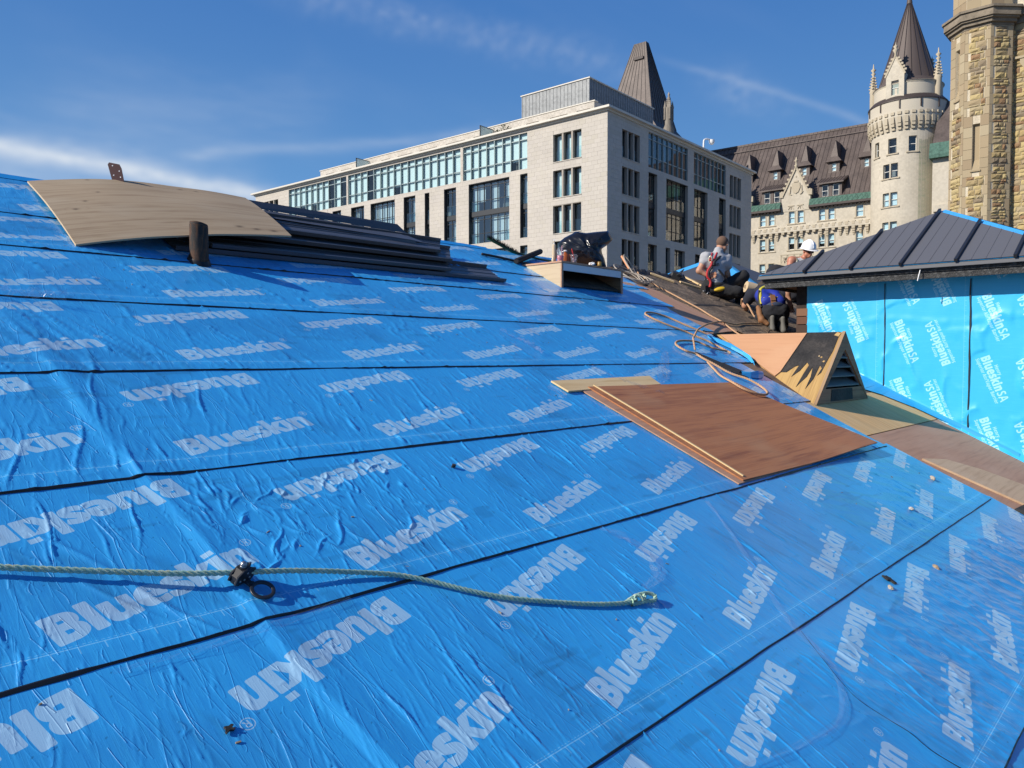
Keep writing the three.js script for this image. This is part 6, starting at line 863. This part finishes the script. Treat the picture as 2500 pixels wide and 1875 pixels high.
{ // small debris
  const R = mulberry(515), chipM = [MAT({ c: [0.42, 0.36, 0.28] }), MAT({ c: [0.52, 0.48, 0.42] }), MAT({ c: [0.33, 0.24, 0.15] })];
  const stones = [[7.03, 1.85, 0.022, 'beige pebble near the right edge of the blue membrane'], [5.90, 1.70, 0.018, 'small pale pebble right of the crumpled membrane'], [5.05, 1.30, 0.018, 'grey pebble below the lower black seam at right'], [4.35, 1.36, 0.014, 'white pebble beside the dark felt shred']];
  stones.forEach(([x, s, r, l], i) => { const g = new THREE.IcosahedronGeometry(r, 2), p = g.attributes.position; for (let k = 0; k < p.count; k++) { const f = 0.75 + 0.4 * hash2(Math.round(p.getX(k) * 3000), Math.round(p.getY(k) * 3000), Math.round(p.getZ(k) * 3000) + i); p.setXYZ(k, p.getX(k) * f * 1.3, p.getY(k) * f * 0.7, p.getZ(k) * f); } g.computeVertexNormals(); const m = tag(mesh('pebble', g, chipM[i % 3], scene), l, 'pebble', 'pebbles on the membrane'); onRoof(m, x, s, r * 0.5 + 0.004, R() * 6); });
  [[0.93, 2.02, 0.012, 'ragged black felt scrap left of the upside-down lettering below the rope grab'], [4.45, 1.40, 0.045, 'dark felt shred just below the lowest long black seam'], [2.5, 2.95, 0.010, 'small black scrap in the middle of the wrinkled sheet']].forEach(([x, s, r, l], i) => { const o = []; for (let k = 0; k < 14; k++) { const a = k / 14 * 6.283, q = r * (0.45 + 0.8 * hash2(k, i, 3)); o.push([Math.cos(a) * q * (i === 1 ? 0.5 : 1.2) , Math.sin(a) * q]); } const b = roofBoard(o.map(([a, c]) => [x + a, s + c]), 0.006, 0.012 + 0.004 * i); tag(b.build('felt_scrap', feltBlack, scene), l, 'felt scrap', 'black felt scraps'); });
  const sp = new MB(); for (let i = 0; i < 110; i++) { const x = 0.3 + R() * 7, s = 0.8 + R() * 5, a = R() * 6.3, l = 0.002 + R() * R() * 0.009, w = 0.0009 + R() * 0.0013; const c = Math.cos(a), n = Math.sin(a); sp.hex([[l, -w], [l, w], [-l, w], [-l, -w]].flatMap(([p, q]) => [[p, q]]).concat([]).map(([p, q]) => RP(x + p * c - q * n, s + p * n + q * c, 0.003)).concat([[l, -w], [l, w], [-l, w], [-l, -w]].map(([p, q]) => RP(x + p * c - q * n, s + p * n + q * c, 0.0065)))); }
  const m = sp.build('wood_splinters', MAT({ c: [0.30, 0.22, 0.14] }), scene); tag(m, 'scattered tiny splinters and grit over the blue membrane', 'debris', null, 'stuff');
}
{ // things up by the ridge
  const t = thing('site_lamp', 'small black work light lying on the stripped ridge', 'work light'); onRoof(t, 10.45, 6.78, 0.06, 0.5); mesh('housing', new THREE.BoxGeometry(0.22, 0.10, 0.13), M.black, t); mesh('lens', new THREE.BoxGeometry(0.19, 0.08, 0.01).translate(0, 0, 0.07), M.darkSteel, t); mesh('bracket', tube([[-0.12, 0.02, 0], [-0.14, 0.1, 0.05], [0, 0.13, 0.06], [0.14, 0.1, 0.05], [0.12, 0.02, 0]], 0.008, 20, 6), M.darkSteel, t);
  const r = thing('membrane_roll', 'beige roll of material behind the seated worker', 'roll'); const a = V(10.95, 2.90, -5.15), c = V(11.35, 2.76, -4.80), ax = c.clone().sub(a); const g = new THREE.CylinderGeometry(0.085, 0.085, ax.length(), 24).applyQuaternion(new THREE.Quaternion().setFromUnitVectors(V(0, 1, 0), ax.clone().normalize())).translate((a.x + c.x) / 2, (a.y + c.y) / 2, (a.z + c.z) / 2); mesh('roll', g, MAT({ c: [0.56, 0.43, 0.27], roughness: 0.7 }), r); mesh('core', moved(new THREE.CylinderGeometry(0.03, 0.03, 0.01, 14), a.x, a.y, a.z, 0, 0, 1.2), MAT({ c: [0.25, 0.17, 0.1] }), r);
  const cl = new MB(), R = mulberry(91); for (let i = 0; i < 9; i++) { const x = 8.9 + i * 0.22, s = 6.85 + 0.05 * R(), w = 0.2, h = 0.03 + R() * 0.06; for (let k = 0; k < 8; k++) { const P = (u, v) => RP(x + u * w, s + (v - 0.5) * 0.16, 0.01 + h * Math.sin(u * 3.14) * Math.sin(v * 3.14) * (0.6 + 0.8 * hash2(i * 9 + Math.round(u * 8), Math.round(v * 4)))); for (let q = 0; q < 4; q++) cl.quad(P(k / 8, q / 4), P((k + 1) / 8, q / 4), P((k + 1) / 8, (q + 1) / 4), P(k / 8, (q + 1) / 4)); } } tag(cl.build('black_sheeting', MAT({ c: [0.014, 0.014, 0.016], roughness: 0.5 }), scene), 'rumpled black sheeting strewn along the stripped ridge', 'sheeting');
}
// ---------- the three workers ----------
function surfaceNet(f, lo, hi, cell) {                  // naive surface nets over a distance field
  const n = [0, 1, 2].map((i) => Math.ceil((hi[i] - lo[i]) / cell) + 1), [nx, ny, nz] = n, F = new Float32Array(nx * ny * nz);
  for (let k = 0; k < nz; k++) for (let j = 0; j < ny; j++) for (let i = 0; i < nx; i++) F[(k * ny + j) * nx + i] = f(lo[0] + i * cell, lo[1] + j * cell, lo[2] + k * cell);
  const id = new Int32Array(nx * ny * nz).fill(-1), pos = [], idx = [], E = []; for (let a = 0; a < 8; a++) for (const d of [1, 2, 4]) if (!(a & d)) E.push([a, a | d]);
  for (let k = 0; k < nz - 1; k++) for (let j = 0; j < ny - 1; j++) for (let i = 0; i < nx - 1; i++) { const v = []; for (let a = 0; a < 8; a++) v.push(F[((k + (a >> 2)) * ny + j + ((a >> 1) & 1)) * nx + i + (a & 1)]); let c = 0, x = 0, y = 0, z = 0; for (const [a, b] of E) if (v[a] < 0 !== v[b] < 0) { const t = v[a] / (v[a] - v[b]); x += mix(a & 1, b & 1, t); y += mix((a >> 1) & 1, (b >> 1) & 1, t); z += mix(a >> 2, b >> 2, t); c++; } if (c) { id[(k * ny + j) * nx + i] = pos.length / 3; pos.push(lo[0] + (i + x / c) * cell, lo[1] + (j + y / c) * cell, lo[2] + (k + z / c) * cell); } }
  const at = (i, j, k) => id[(k * ny + j) * nx + i], quad = (a, b, c, d, fl) => { if (a < 0 || b < 0 || c < 0 || d < 0) return; if (fl) idx.push(a, c, b, a, d, c); else idx.push(a, b, c, a, c, d); };
  for (let k = 1; k < nz - 1; k++) for (let j = 1; j < ny - 1; j++) for (let i = 1; i < nx - 1; i++) { const s = F[(k * ny + j) * nx + i] < 0; if (s !== F[(k * ny + j) * nx + i + 1] < 0) quad(at(i, j - 1, k - 1), at(i, j, k - 1), at(i, j, k), at(i, j - 1, k), !s); if (s !== F[(k * ny + j + 1) * nx + i] < 0) quad(at(i - 1, j, k - 1), at(i - 1, j, k), at(i, j, k), at(i, j, k - 1), !s); if (s !== F[((k + 1) * ny + j) * nx + i] < 0) quad(at(i - 1, j - 1, k), at(i, j - 1, k), at(i, j, k), at(i - 1, j, k), !s); }
  const g = new THREE.BufferGeometry(); g.setAttribute('position', new THREE.Float32BufferAttribute(pos, 3)); g.setIndex(idx); g.computeVertexNormals(); return g;
}
function capsules(list, k = 0.03, grow = 0, wrinkle = 0) {
  const C = list.map(([a, b, ra, rb]) => ({ a, b, ra: ra + grow, rb: (rb ?? ra) + grow, d: [b[0] - a[0], b[1] - a[1], b[2] - a[2]] }));
  const f = (x, y, z) => { let r = 1e3; for (const c of C) { const px = x - c.a[0], py = y - c.a[1], pz = z - c.a[2], dd = c.d[0] ** 2 + c.d[1] ** 2 + c.d[2] ** 2, t = dd ? clamp((px * c.d[0] + py * c.d[1] + pz * c.d[2]) / dd) : 0, q = Math.hypot(px - c.d[0] * t, py - c.d[1] * t, pz - c.d[2] * t) - mix(c.ra, c.rb, t), h = clamp(0.5 + 0.5 * (r - q) / k); r = mix(r, q, h) - k * h * (1 - h); } return r + (wrinkle ? wrinkle * (fbm(x * 16 + z * 9, y * 22 + z * 6, 2, 401) - 0.5) : 0); };
  const lo = [0, 1, 2].map((i) => Math.min(...C.flatMap((c) => [c.a[i] - c.ra, c.b[i] - c.rb])) - 0.05), hi = [0, 1, 2].map((i) => Math.max(...C.flatMap((c) => [c.a[i] + c.ra, c.b[i] + c.rb])) + 0.05);
  return { f, lo, hi };
}
const netOf = (list, cell, k, grow, wr) => { const c = capsules(list, k, grow, wr); return surfaceNet(c.f, c.lo, c.hi, cell); };
const skin = MAT({ c: [0.46, 0.235, 0.145], roughness: 0.55 }), skinRed = MAT({ c: [0.44, 0.175, 0.105], roughness: 0.5 });
const hand = (w, d, s = 1) => { // palm and five curled fingers; w wrist point, d direction
  const D = V(...d).normalize(), S = D.clone().cross(V(0, 0, 1)).normalize().multiplyScalar(s), N = S.clone().cross(D), P = (a, b, c) => [w[0] + D.x * a + S.x * b + N.x * c, w[1] + D.y * a + S.y * b + N.y * c, w[2] + D.z * a + S.z * b + N.z * c], L = [[P(0, 0, 0), P(0.045, -0.012, 0), 0.026, 0.028], [P(0.045, 0.018, 0), P(0.08, 0.02, 0), 0.02, 0.018], [P(0.045, -0.018, 0), P(0.08, -0.022, 0), 0.02, 0.018]];
  [[-0.032, 0.022], [-0.011, 0.03], [0.011, 0.028], [0.031, 0.018]].forEach(([b, l]) => { L.push([P(0.085, b, 0), P(0.105 + l, b * 1.1, 0.008), 0.0095, 0.0092], [P(0.105 + l, b * 1.1, 0.008), P(0.115 + l, b * 1.1, 0.034), 0.0092, 0.0082]); }); L.push([P(0.02, 0.03, 0.005), P(0.055, 0.052, 0.014), 0.013, 0.011], [P(0.055, 0.052, 0.014), P(0.085, 0.05, 0.026), 0.011, 0.009]); return netOf(L, 0.0045, 0.006, 0, 0);
};
const headShape = (c, yaw, tilt) => { // skull, jaw, nose, ears, neck side; looks along yaw from local +z
  const R = new THREE.Euler(tilt, yaw, 0, 'YXZ'), P = (x, y, z) => { const v = V(x, y, z).applyEuler(R); return [c[0] + v.x, c[1] + v.y, c[2] + v.z]; };
  return { P, list: [[P(0, 0.03, -0.02), P(0, 0.035, 0.015), 0.085, 0.078], [P(0, 0.0, 0.02), P(0, -0.07, 0.05), 0.066, 0.038], [P(-0.03, -0.05, 0.02), P(0.03, -0.05, 0.02), 0.045, 0.045], [P(0, 0.005, 0.088), P(0, -0.025, 0.104), 0.009, 0.014], [P(0, -0.055, 0.078), P(0, -0.065, 0.078), 0.016, 0.014], [P(-0.03, 0.022, 0.075), P(0.03, 0.022, 0.075), 0.014, 0.014], [P(0.078, 0.012, -0.005), P(0.086, -0.022, -0.002), 0.013, 0.01], [P(-0.078, 0.012, -0.005), P(-0.086, -0.022, -0.002), 0.013, 0.01]] };
};
function limbMesh(parent, name, list, cell, k, grow, wr, mat) { return mesh(name, netOf(list, cell, k, grow, wr), mat, parent); }
const cloth = (c, s) => MAT({ map: mottled(c, scl(c, 0.8), scl(c, 1.15), { size: 0.5, s }), roughness: 0.95 });
{ // seated worker, back to us
  const T = thing('person', 'shaven-headed worker in a grey sleeveless shirt and red harness seated on the stripped roof', 'person', [10.69, 2.865, -5.53], FACE);
  const H = headShape([0.13, 0.685, -0.05], 2.35, 0.35), neck = [0.06, 0.57, -0.03], ch = [0.03, 0.40, -0.02], sL = [-0.145, 0.475, 0.05], sR = [0.195, 0.46, -0.07], eL = [-0.25, 0.27, 0.08], wL = [-0.15, 0.20, 0.11], eR = [0.215, 0.24, -0.10], wR = [0.33, 0.14, -0.26];
  const torso = [[[0, 0.02, 0], [0.0, 0.2, 0], 0.135, 0.125], [[0.0, 0.2, 0], ch, 0.125, 0.13], [[-0.08, 0.40, 0.02], [0.13, 0.39, -0.05], 0.115, 0.115], [sL, sR, 0.07, 0.07], [ch, neck, 0.1, 0.06]];
  const arms = [[sL, eL, 0.058, 0.044], [eL, wL, 0.045, 0.03], [sR, eR, 0.058, 0.044], [eR, wR, 0.045, 0.03]], legs = [[[-0.07, 0.0, 0.02], [0.30, -0.05, 0.16], 0.095, 0.07], [[0.30, -0.05, 0.16], [0.08, -0.15, -0.12], 0.068, 0.05], [[0.08, 0.0, -0.03], [0.46, 0.21, -0.08], 0.095, 0.072], [[0.46, 0.21, -0.08], [0.40, -0.18, -0.10], 0.07, 0.052]];
  const body = merge([netOf([...torso, ...arms, ...legs, [neck, [0.10, 0.64, -0.045], 0.058, 0.055]], 0.013, 0.035, 0, 0), netOf([...H.list, [neck, [0.10, 0.64, -0.045], 0.055, 0.055]], 0.005, 0.018, 0, 0), hand(wL, [0.9, 0.0, 0.25]), hand(wR, [0.5, -0.35, -0.7])]); mesh('body', body, skin, T);
  const hc = capsules(H.list.slice(0, 1), 0.01, 0.004, 0.002), hp = H.P(0, 0.032, 0.055), hd = V(...H.P(0, 0.3, -0.26)).sub(V(...H.P(0, 0, 0))).normalize(); mesh('hair', surfaceNet((x, y, z) => Math.max(hc.f(x, y, z), -((x - hp[0]) * hd.x + (y - hp[1]) * hd.y + (z - hp[2]) * hd.z)), hc.lo, hc.hi, 0.006), MAT({ map: mottled([0.17, 0.10, 0.065], [0.11, 0.065, 0.042], [0.27, 0.15, 0.095], { size: 0.1, s: 405 }), roughness: 0.95 }), T);
  limbMesh(T, 'shirt', [...torso, [sL, [-0.18, 0.41, 0.065], 0.060, 0.056], [sR, [0.21, 0.36, -0.08], 0.062, 0.058]], 0.012, 0.03, 0.014, 0.018, cloth([0.40, 0.40, 0.41], 407));
  limbMesh(T, 'trousers', [[[-0.06, 0.02, 0], [0.08, 0.02, -0.02], 0.135, 0.135], [[0, 0.0, 0], [0, 0.10, 0], 0.14, 0.125], ...legs], 0.012, 0.03, 0.012, 0.02, cloth([0.014, 0.014, 0.016], 409));
  for (const [a, b] of [[[0.40, -0.20, -0.10], [0.50, -0.235, -0.19]], [[0.08, -0.155, -0.12], [0.16, -0.15, -0.2]]]) limbMesh(T, 'boot', [[a, b, 0.05, 0.042], [[a[0], a[1] + 0.08, a[2]], a, 0.052, 0.05]], 0.01, 0.02, 0, 0, MAT({ c: [0.05, 0.045, 0.04], roughness: 0.7 }));
  const red = MAT({ c: [0.42, 0.018, 0.022], roughness: 0.65 }), strap = (pts, r, mat, name) => { const g = tube(pts, r, 30, 6); return mesh(name, g, mat, T); };
  strap([[-0.06, 0.53, 0.07], [-0.09, 0.46, 0.125], [-0.085, 0.36, 0.155], [-0.14, 0.26, 0.15], [-0.15, 0.18, 0.155], [-0.10, 0.10, 0.16], [-0.11, 0.02, 0.155]], 0.019, red, 'harness_strap'); strap([[0.02, 0.54, 0.05], [-0.03, 0.46, 0.12], [-0.07, 0.37, 0.155]], 0.016, red, 'harness_strap'); strap([[0.11, 0.50, 0.02], [0.05, 0.47, 0.09], [-0.04, 0.40, 0.145], [-0.06, 0.34, 0.155]], 0.024, M.rubber, 'harness_strap'); strap([[-0.08, 0.32, 0.16], [-0.13, 0.22, 0.155], [-0.12, 0.15, 0.16]], 0.02, M.rubber, 'harness_pad');
  strap([[0.02, 0.28, 0.15], [0.10, 0.19, 0.135], [0.16, 0.10, 0.09]], 0.014, M.rubber, 'harness_strap');
  mesh('d_ring', moved(new THREE.TorusGeometry(0.030, 0.008, 8, 20), -0.105, 0.43, 0.155, 0.2, -0.3, 0, [0.8, 1.5, 1]), MAT({ c: [0.75, 0.68, 0.5], metalness: 0.3, roughness: 0.35 }), T); mesh('ring_boss', moved(new THREE.SphereGeometry(0.019, 12, 8), -0.105, 0.42, 0.15), red, T);
  mesh('belt', moved(new THREE.TorusGeometry(0.15, 0.022, 8, 36), 0.01, 0.06, -0.005, 1.571, 0, 0, [1.05, 0.98, 1.5]), M.rubber, T); mesh('yellow_pad', moved(new THREE.SphereGeometry(0.09, 16, 10), 0.05, -0.01, 0.155, 0.3, 0.2, 0.15, [1.15, 0.38, 0.5]), MAT({ c: [0.55, 0.36, 0.015], roughness: 0.6 }), T);
  mesh('tool_pouch', moved(new THREE.BoxGeometry(0.13, 0.16, 0.08, 2, 2, 2), -0.13, -0.03, 0.10, 0.1, 0.4, 0.1), MAT({ c: [0.016, 0.016, 0.017], roughness: 0.8 }), T); mesh('carabiner', merge([moved(new THREE.TorusGeometry(0.03, 0.006, 6, 16), -0.13, -0.10, 0.16, 0.3, 0.4, 0, [1, 1.4, 1]), moved(new THREE.TorusGeometry(0.026, 0.006, 6, 16), -0.18, -0.06, 0.14, 0.6, 0.2, 0.8, [1, 1.3, 1])]), M.steel, T);
  const { FontLoader } = await import('three/addons/loaders/FontLoader.js'), { TextGeometry } = await import('three/addons/geometries/TextGeometry.js'); const font = await new FontLoader().loadAsync('fonts/droid/droid_sans_bold.typeface.json'); mesh('shirt_print', moved(new TextGeometry('on', { font, size: 0.055, depth: 0.002, curveSegments: 3 }), -0.055, 0.33, 0.147, -0.05, 0.05, 0.06), MAT({ c: [0.05, 0.05, 0.055] }), T);
}
{ // kneeling worker under the eave
  const T = thing('person', 'kneeling worker with a blue and yellow harness bent under the pavilion eave', 'person', [10.41, 2.47, -4.48], FACE);
  const H = headShape([0.02, 0.36, -0.50], 3.1, 0.5), ch = [-0.05, 0.26, -0.27], sL = [-0.22, 0.26, -0.30], sR = [0.15, 0.27, -0.30], torso = [[[0, 0.0, 0], [-0.03, 0.12, -0.1], 0.14, 0.13], [[-0.03, 0.12, -0.1], ch, 0.135, 0.14], [sL, sR, 0.075, 0.075], [ch, [0, 0.33, -0.40], 0.1, 0.06]];
  const eR = [0.25, 0.27, -0.20], wR = [0.285, 0.14, -0.17], eL = [-0.27, 0.12, -0.42], wL = [-0.2, 0.05, -0.6], arms = [[sR, eR, 0.058, 0.046], [eR, wR, 0.046, 0.032], [sL, eL, 0.058, 0.046], [eL, wL, 0.045, 0.03]], legs = [[[-0.09, -0.02, 0.0], [-0.14, -0.13, -0.28], 0.10, 0.075], [[-0.14, -0.13, -0.28], [-0.07, -0.19, 0.08], 0.07, 0.05], [[0.09, -0.02, 0.0], [0.20, -0.17, -0.24], 0.10, 0.075], [[0.20, -0.17, -0.24], [0.07, -0.21, 0.09], 0.07, 0.05]];
  mesh('body', merge([netOf([...torso, ...arms, ...legs], 0.013, 0.035, 0, 0), netOf([...H.list, [[0, 0.33, -0.40], [0.01, 0.35, -0.46], 0.06, 0.055]], 0.006, 0.018, 0, 0), hand(wR, [0.15, -1, 0.1]), hand(wL, [0.3, -0.3, -0.9])]), skin, T);
  const hc = capsules(H.list.slice(0, 1), 0.01, 0.006, 0.002); mesh('hair', surfaceNet((x, y, z) => Math.max(hc.f(x, y, z), 0.34 - y), hc.lo, hc.hi, 0.007), MAT({ c: [0.04, 0.028, 0.02] }), T);
  limbMesh(T, 'shirt', [...torso, [sR, [0.22, 0.27, -0.23], 0.07, 0.062], [sL, [-0.25, 0.19, -0.36], 0.07, 0.062]], 0.013, 0.03, 0.012, 0.016, cloth([0.02, 0.022, 0.035], 411)); limbMesh(T, 'trousers', [[[-0.06, 0, 0], [0.06, 0, 0], 0.145, 0.145], ...legs], 0.013, 0.03, 0.012, 0.02, cloth([0.016, 0.017, 0.022], 413));
  const blue = MAT({ c: [0.012, 0.03, 0.30], roughness: 0.7 }), yel = MAT({ c: [0.55, 0.48, 0.06], roughness: 0.7 }), tan = MAT({ c: [0.24, 0.11, 0.045], roughness: 0.75 }), st = (pts, r, m, n) => mesh(n, tube(pts, r, 24, 6), m, T);
  limbMesh(T, 'harness_vest', [[[-0.12, 0.14, 0.02], [0.06, 0.13, 0.03], 0.075, 0.075], [[-0.13, 0.24, -0.13], [0.03, 0.24, -0.12], 0.08, 0.08], [[-0.12, 0.14, 0.02], [-0.13, 0.24, -0.13], 0.08, 0.08], [[0.06, 0.13, 0.03], [0.03, 0.24, -0.12], 0.08, 0.08]], 0.012, 0.03, 0.006, 0.01, blue);
  st([[-0.2, 0.1, 0.06], [-0.19, 0.22, 0.0], [-0.14, 0.33, -0.12], [-0.06, 0.36, -0.16], [0.03, 0.34, -0.15]], 0.024, yel, 'harness_strap'); st([[-0.17, 0.19, 0.07], [-0.06, 0.205, 0.085], [0.02, 0.20, 0.085]], 0.008, yel, 'harness_strap'); st([[-0.19, 0.30, -0.05], [-0.22, 0.16, 0.03], [-0.2, 0.06, 0.08]], 0.016, M.rubber, 'harness_strap'); st([[0.10, 0.28, -0.08], [0.13, 0.18, 0.02], [0.11, 0.08, 0.08]], 0.018, M.rubber, 'harness_strap');
  for (const [x, y, z] of [[-0.05, 0.19, 0.105], [-0.045, 0.12, 0.118]]) mesh('leather_loop', moved(new THREE.BoxGeometry(0.065, 0.085, 0.018, 2, 2, 1), x, y, z, -0.35, 0, 0.05), tan, T); mesh('belt', moved(new THREE.TorusGeometry(0.15, 0.022, 8, 30), -0.01, 0.05, -0.01, 1.2, 0, 0, [1.05, 0.95, 1.6]), MAT({ c: [0.03, 0.045, 0.09], roughness: 0.8 }), T); mesh('d_ring', moved(new THREE.TorusGeometry(0.02, 0.005, 6, 14), 0.12, 0.15, 0.08, 0.2, 0.3, 0), M.steel, T);
  limbMesh(T, 'leather_pouch', [[[-0.23, 0.06, 0.04], [-0.20, -0.12, 0.10], 0.035, 0.045], [[-0.20, -0.12, 0.10], [-0.13, -0.17, 0.14], 0.045, 0.03]], 0.012, 0.02, 0, 0.02, tan);
  for (const [x, y] of [[-0.075, -0.19], [0.075, -0.205]]) { limbMesh(T, 'shoe', [[[x, y + 0.03, 0.10], [x * 1.02, y - 0.05, 0.155], 0.05, 0.05], [[x, y + 0.03, 0.10], [x * 0.95, y + 0.09, 0.13], 0.045, 0.038]], 0.01, 0.02, 0, 0, MAT({ c: [0.03, 0.028, 0.026], roughness: 0.8 })); limbMesh(T, 'sole', [[[x * 0.96, y + 0.105, 0.165], [x, y + 0.02, 0.172], 0.032, 0.03], [[x, y + 0.02, 0.172], [x * 1.02, y - 0.06, 0.19], 0.03, 0.04]], 0.008, 0.01, 0, 0, MAT({ c: [0.13, 0.125, 0.11], roughness: 0.8 })); }
}
{ // worker in a hard hat beyond the pavilion roof
  const T = thing('person', 'worker in white hard hat and sunglasses leaning behind the grey hip roof', 'person', [14.0, 3.60, -5.50], FACE);
  const H = headShape([0.085, 0.155, 0.05], 0.25, 0.35), neck = [0.02, 0.03, 0.0], ch = [-0.09, -0.12, -0.06], sL = [-0.20, 0.0, 0.02], sR = [0.17, -0.02, -0.04], torso = [[[-0.33, -0.30, -0.2], [-0.18, -0.22, -0.12], 0.15, 0.14], [[-0.18, -0.22, -0.12], ch, 0.14, 0.14], [sL, sR, 0.075, 0.075], [ch, neck, 0.11, 0.06]], eL = [-0.30, -0.26, 0.08], wL = [-0.15, -0.42, 0.22], eR = [0.26, -0.28, 0.02], wR = [0.18, -0.46, 0.16], arms = [[sL, eL, 0.066, 0.05], [eL, wL, 0.05, 0.034], [sR, eR, 0.066, 0.05], [eR, wR, 0.05, 0.034]], legs = [[[-0.38, -0.26, -0.2], [-0.12, -0.62, -0.05], 0.10, 0.075], [[-0.12, -0.62, -0.05], [-0.42, -0.70, -0.2], 0.07, 0.05], [[-0.30, -0.26, -0.3], [0.02, -0.66, -0.25], 0.10, 0.075], [[0.02, -0.66, -0.25], [-0.3, -0.72, -0.42], 0.07, 0.05]];
  mesh('body', merge([netOf([...torso, ...arms, ...legs], 0.014, 0.035, 0, 0), netOf([...H.list, [neck, [0.06, 0.09, 0.02], 0.058, 0.055]], 0.005, 0.016, 0, 0), hand(wL, [0.4, -0.5, 0.7]), hand(wR, [-0.2, -0.5, 0.8])]), skinRed, T);
  limbMesh(T, 'tank_top', [torso[1], torso[0], [ch, [-0.03, -0.02, -0.02], 0.115, 0.075], [[-0.11, -0.02, 0.01], [0.09, -0.03, -0.03], 0.07, 0.07]], 0.012, 0.03, 0.012, 0.012, cloth([0.72, 0.72, 0.70], 415)); limbMesh(T, 'trousers', [[[-0.42, -0.22, -0.2], [-0.27, -0.24, -0.24], 0.16, 0.15], ...legs], 0.014, 0.03, 0.012, 0.02, cloth([0.014, 0.014, 0.018], 417));
  const P = H.P, hm = MAT({ c: [0.80, 0.80, 0.80], roughness: 0.28 });
  const sh = lathe([[0.128, 0], [0.126, 0.03], [0.115, 0.08], [0.085, 0.125], [0.045, 0.148], [0, 0.155]], 36), q = sh.attributes.position; for (let i = 0; i < q.count; i++) q.setZ(i, q.getZ(i) * 1.16); const br = lathe([[0.125, 0.002], [0.148, -0.006], [0.15, -0.002], [0.126, 0.01]], 36), w = br.attributes.position; for (let i = 0; i < w.count; i++) { const z = w.getZ(i); w.setZ(i, z * (z > 0 ? 1.45 : 1.12)); w.setY(i, w.getY(i) - (z > 0 ? 0.10 * z : 0)); } const rid = tube([[0, 0.02, -0.14], [0, 0.12, -0.1], [0, 0.158, 0], [0, 0.12, 0.1], [0, 0.03, 0.142]], 0.012, 24, 6); for (const g of [sh, br]) g.computeVertexNormals();
  const shell = mesh('hard_hat', merge([sh, br, rid]), hm, T); shell.position.set(...P(0, 0.055, -0.005)); shell.rotation.set(0.28, 0.25, 0, 'YXZ');
  const sg = mesh('sunglasses', merge([moved(new THREE.SphereGeometry(0.03, 14, 10), -0.032, 0, 0, 0, 0, 0, [1, 0.72, 0.4]), moved(new THREE.SphereGeometry(0.03, 14, 10), 0.032, 0, 0, 0, 0, 0, [1, 0.72, 0.4]), tube([[-0.085, 0.008, -0.085], [-0.07, 0.006, -0.02], [-0.03, 0.004, 0.006], [0.03, 0.004, 0.006], [0.07, 0.006, -0.02], [0.085, 0.008, -0.085]], 0.0045, 30, 6)]), MAT({ c: [0.01, 0.016, 0.014], roughness: 0.12 }), T); sg.position.set(...P(0, 0.008, 0.088)); sg.rotation.set(0.35, 0.25, 0, 'YXZ');
  mesh('harness_strap', tube([[-0.13, 0.05, 0.05], [-0.12, -0.03, 0.10], [-0.14, -0.14, 0.10]], 0.016, 16, 6), MAT({ c: [0.16, 0.17, 0.13] }), T);
}
renderer.render(scene, camera);
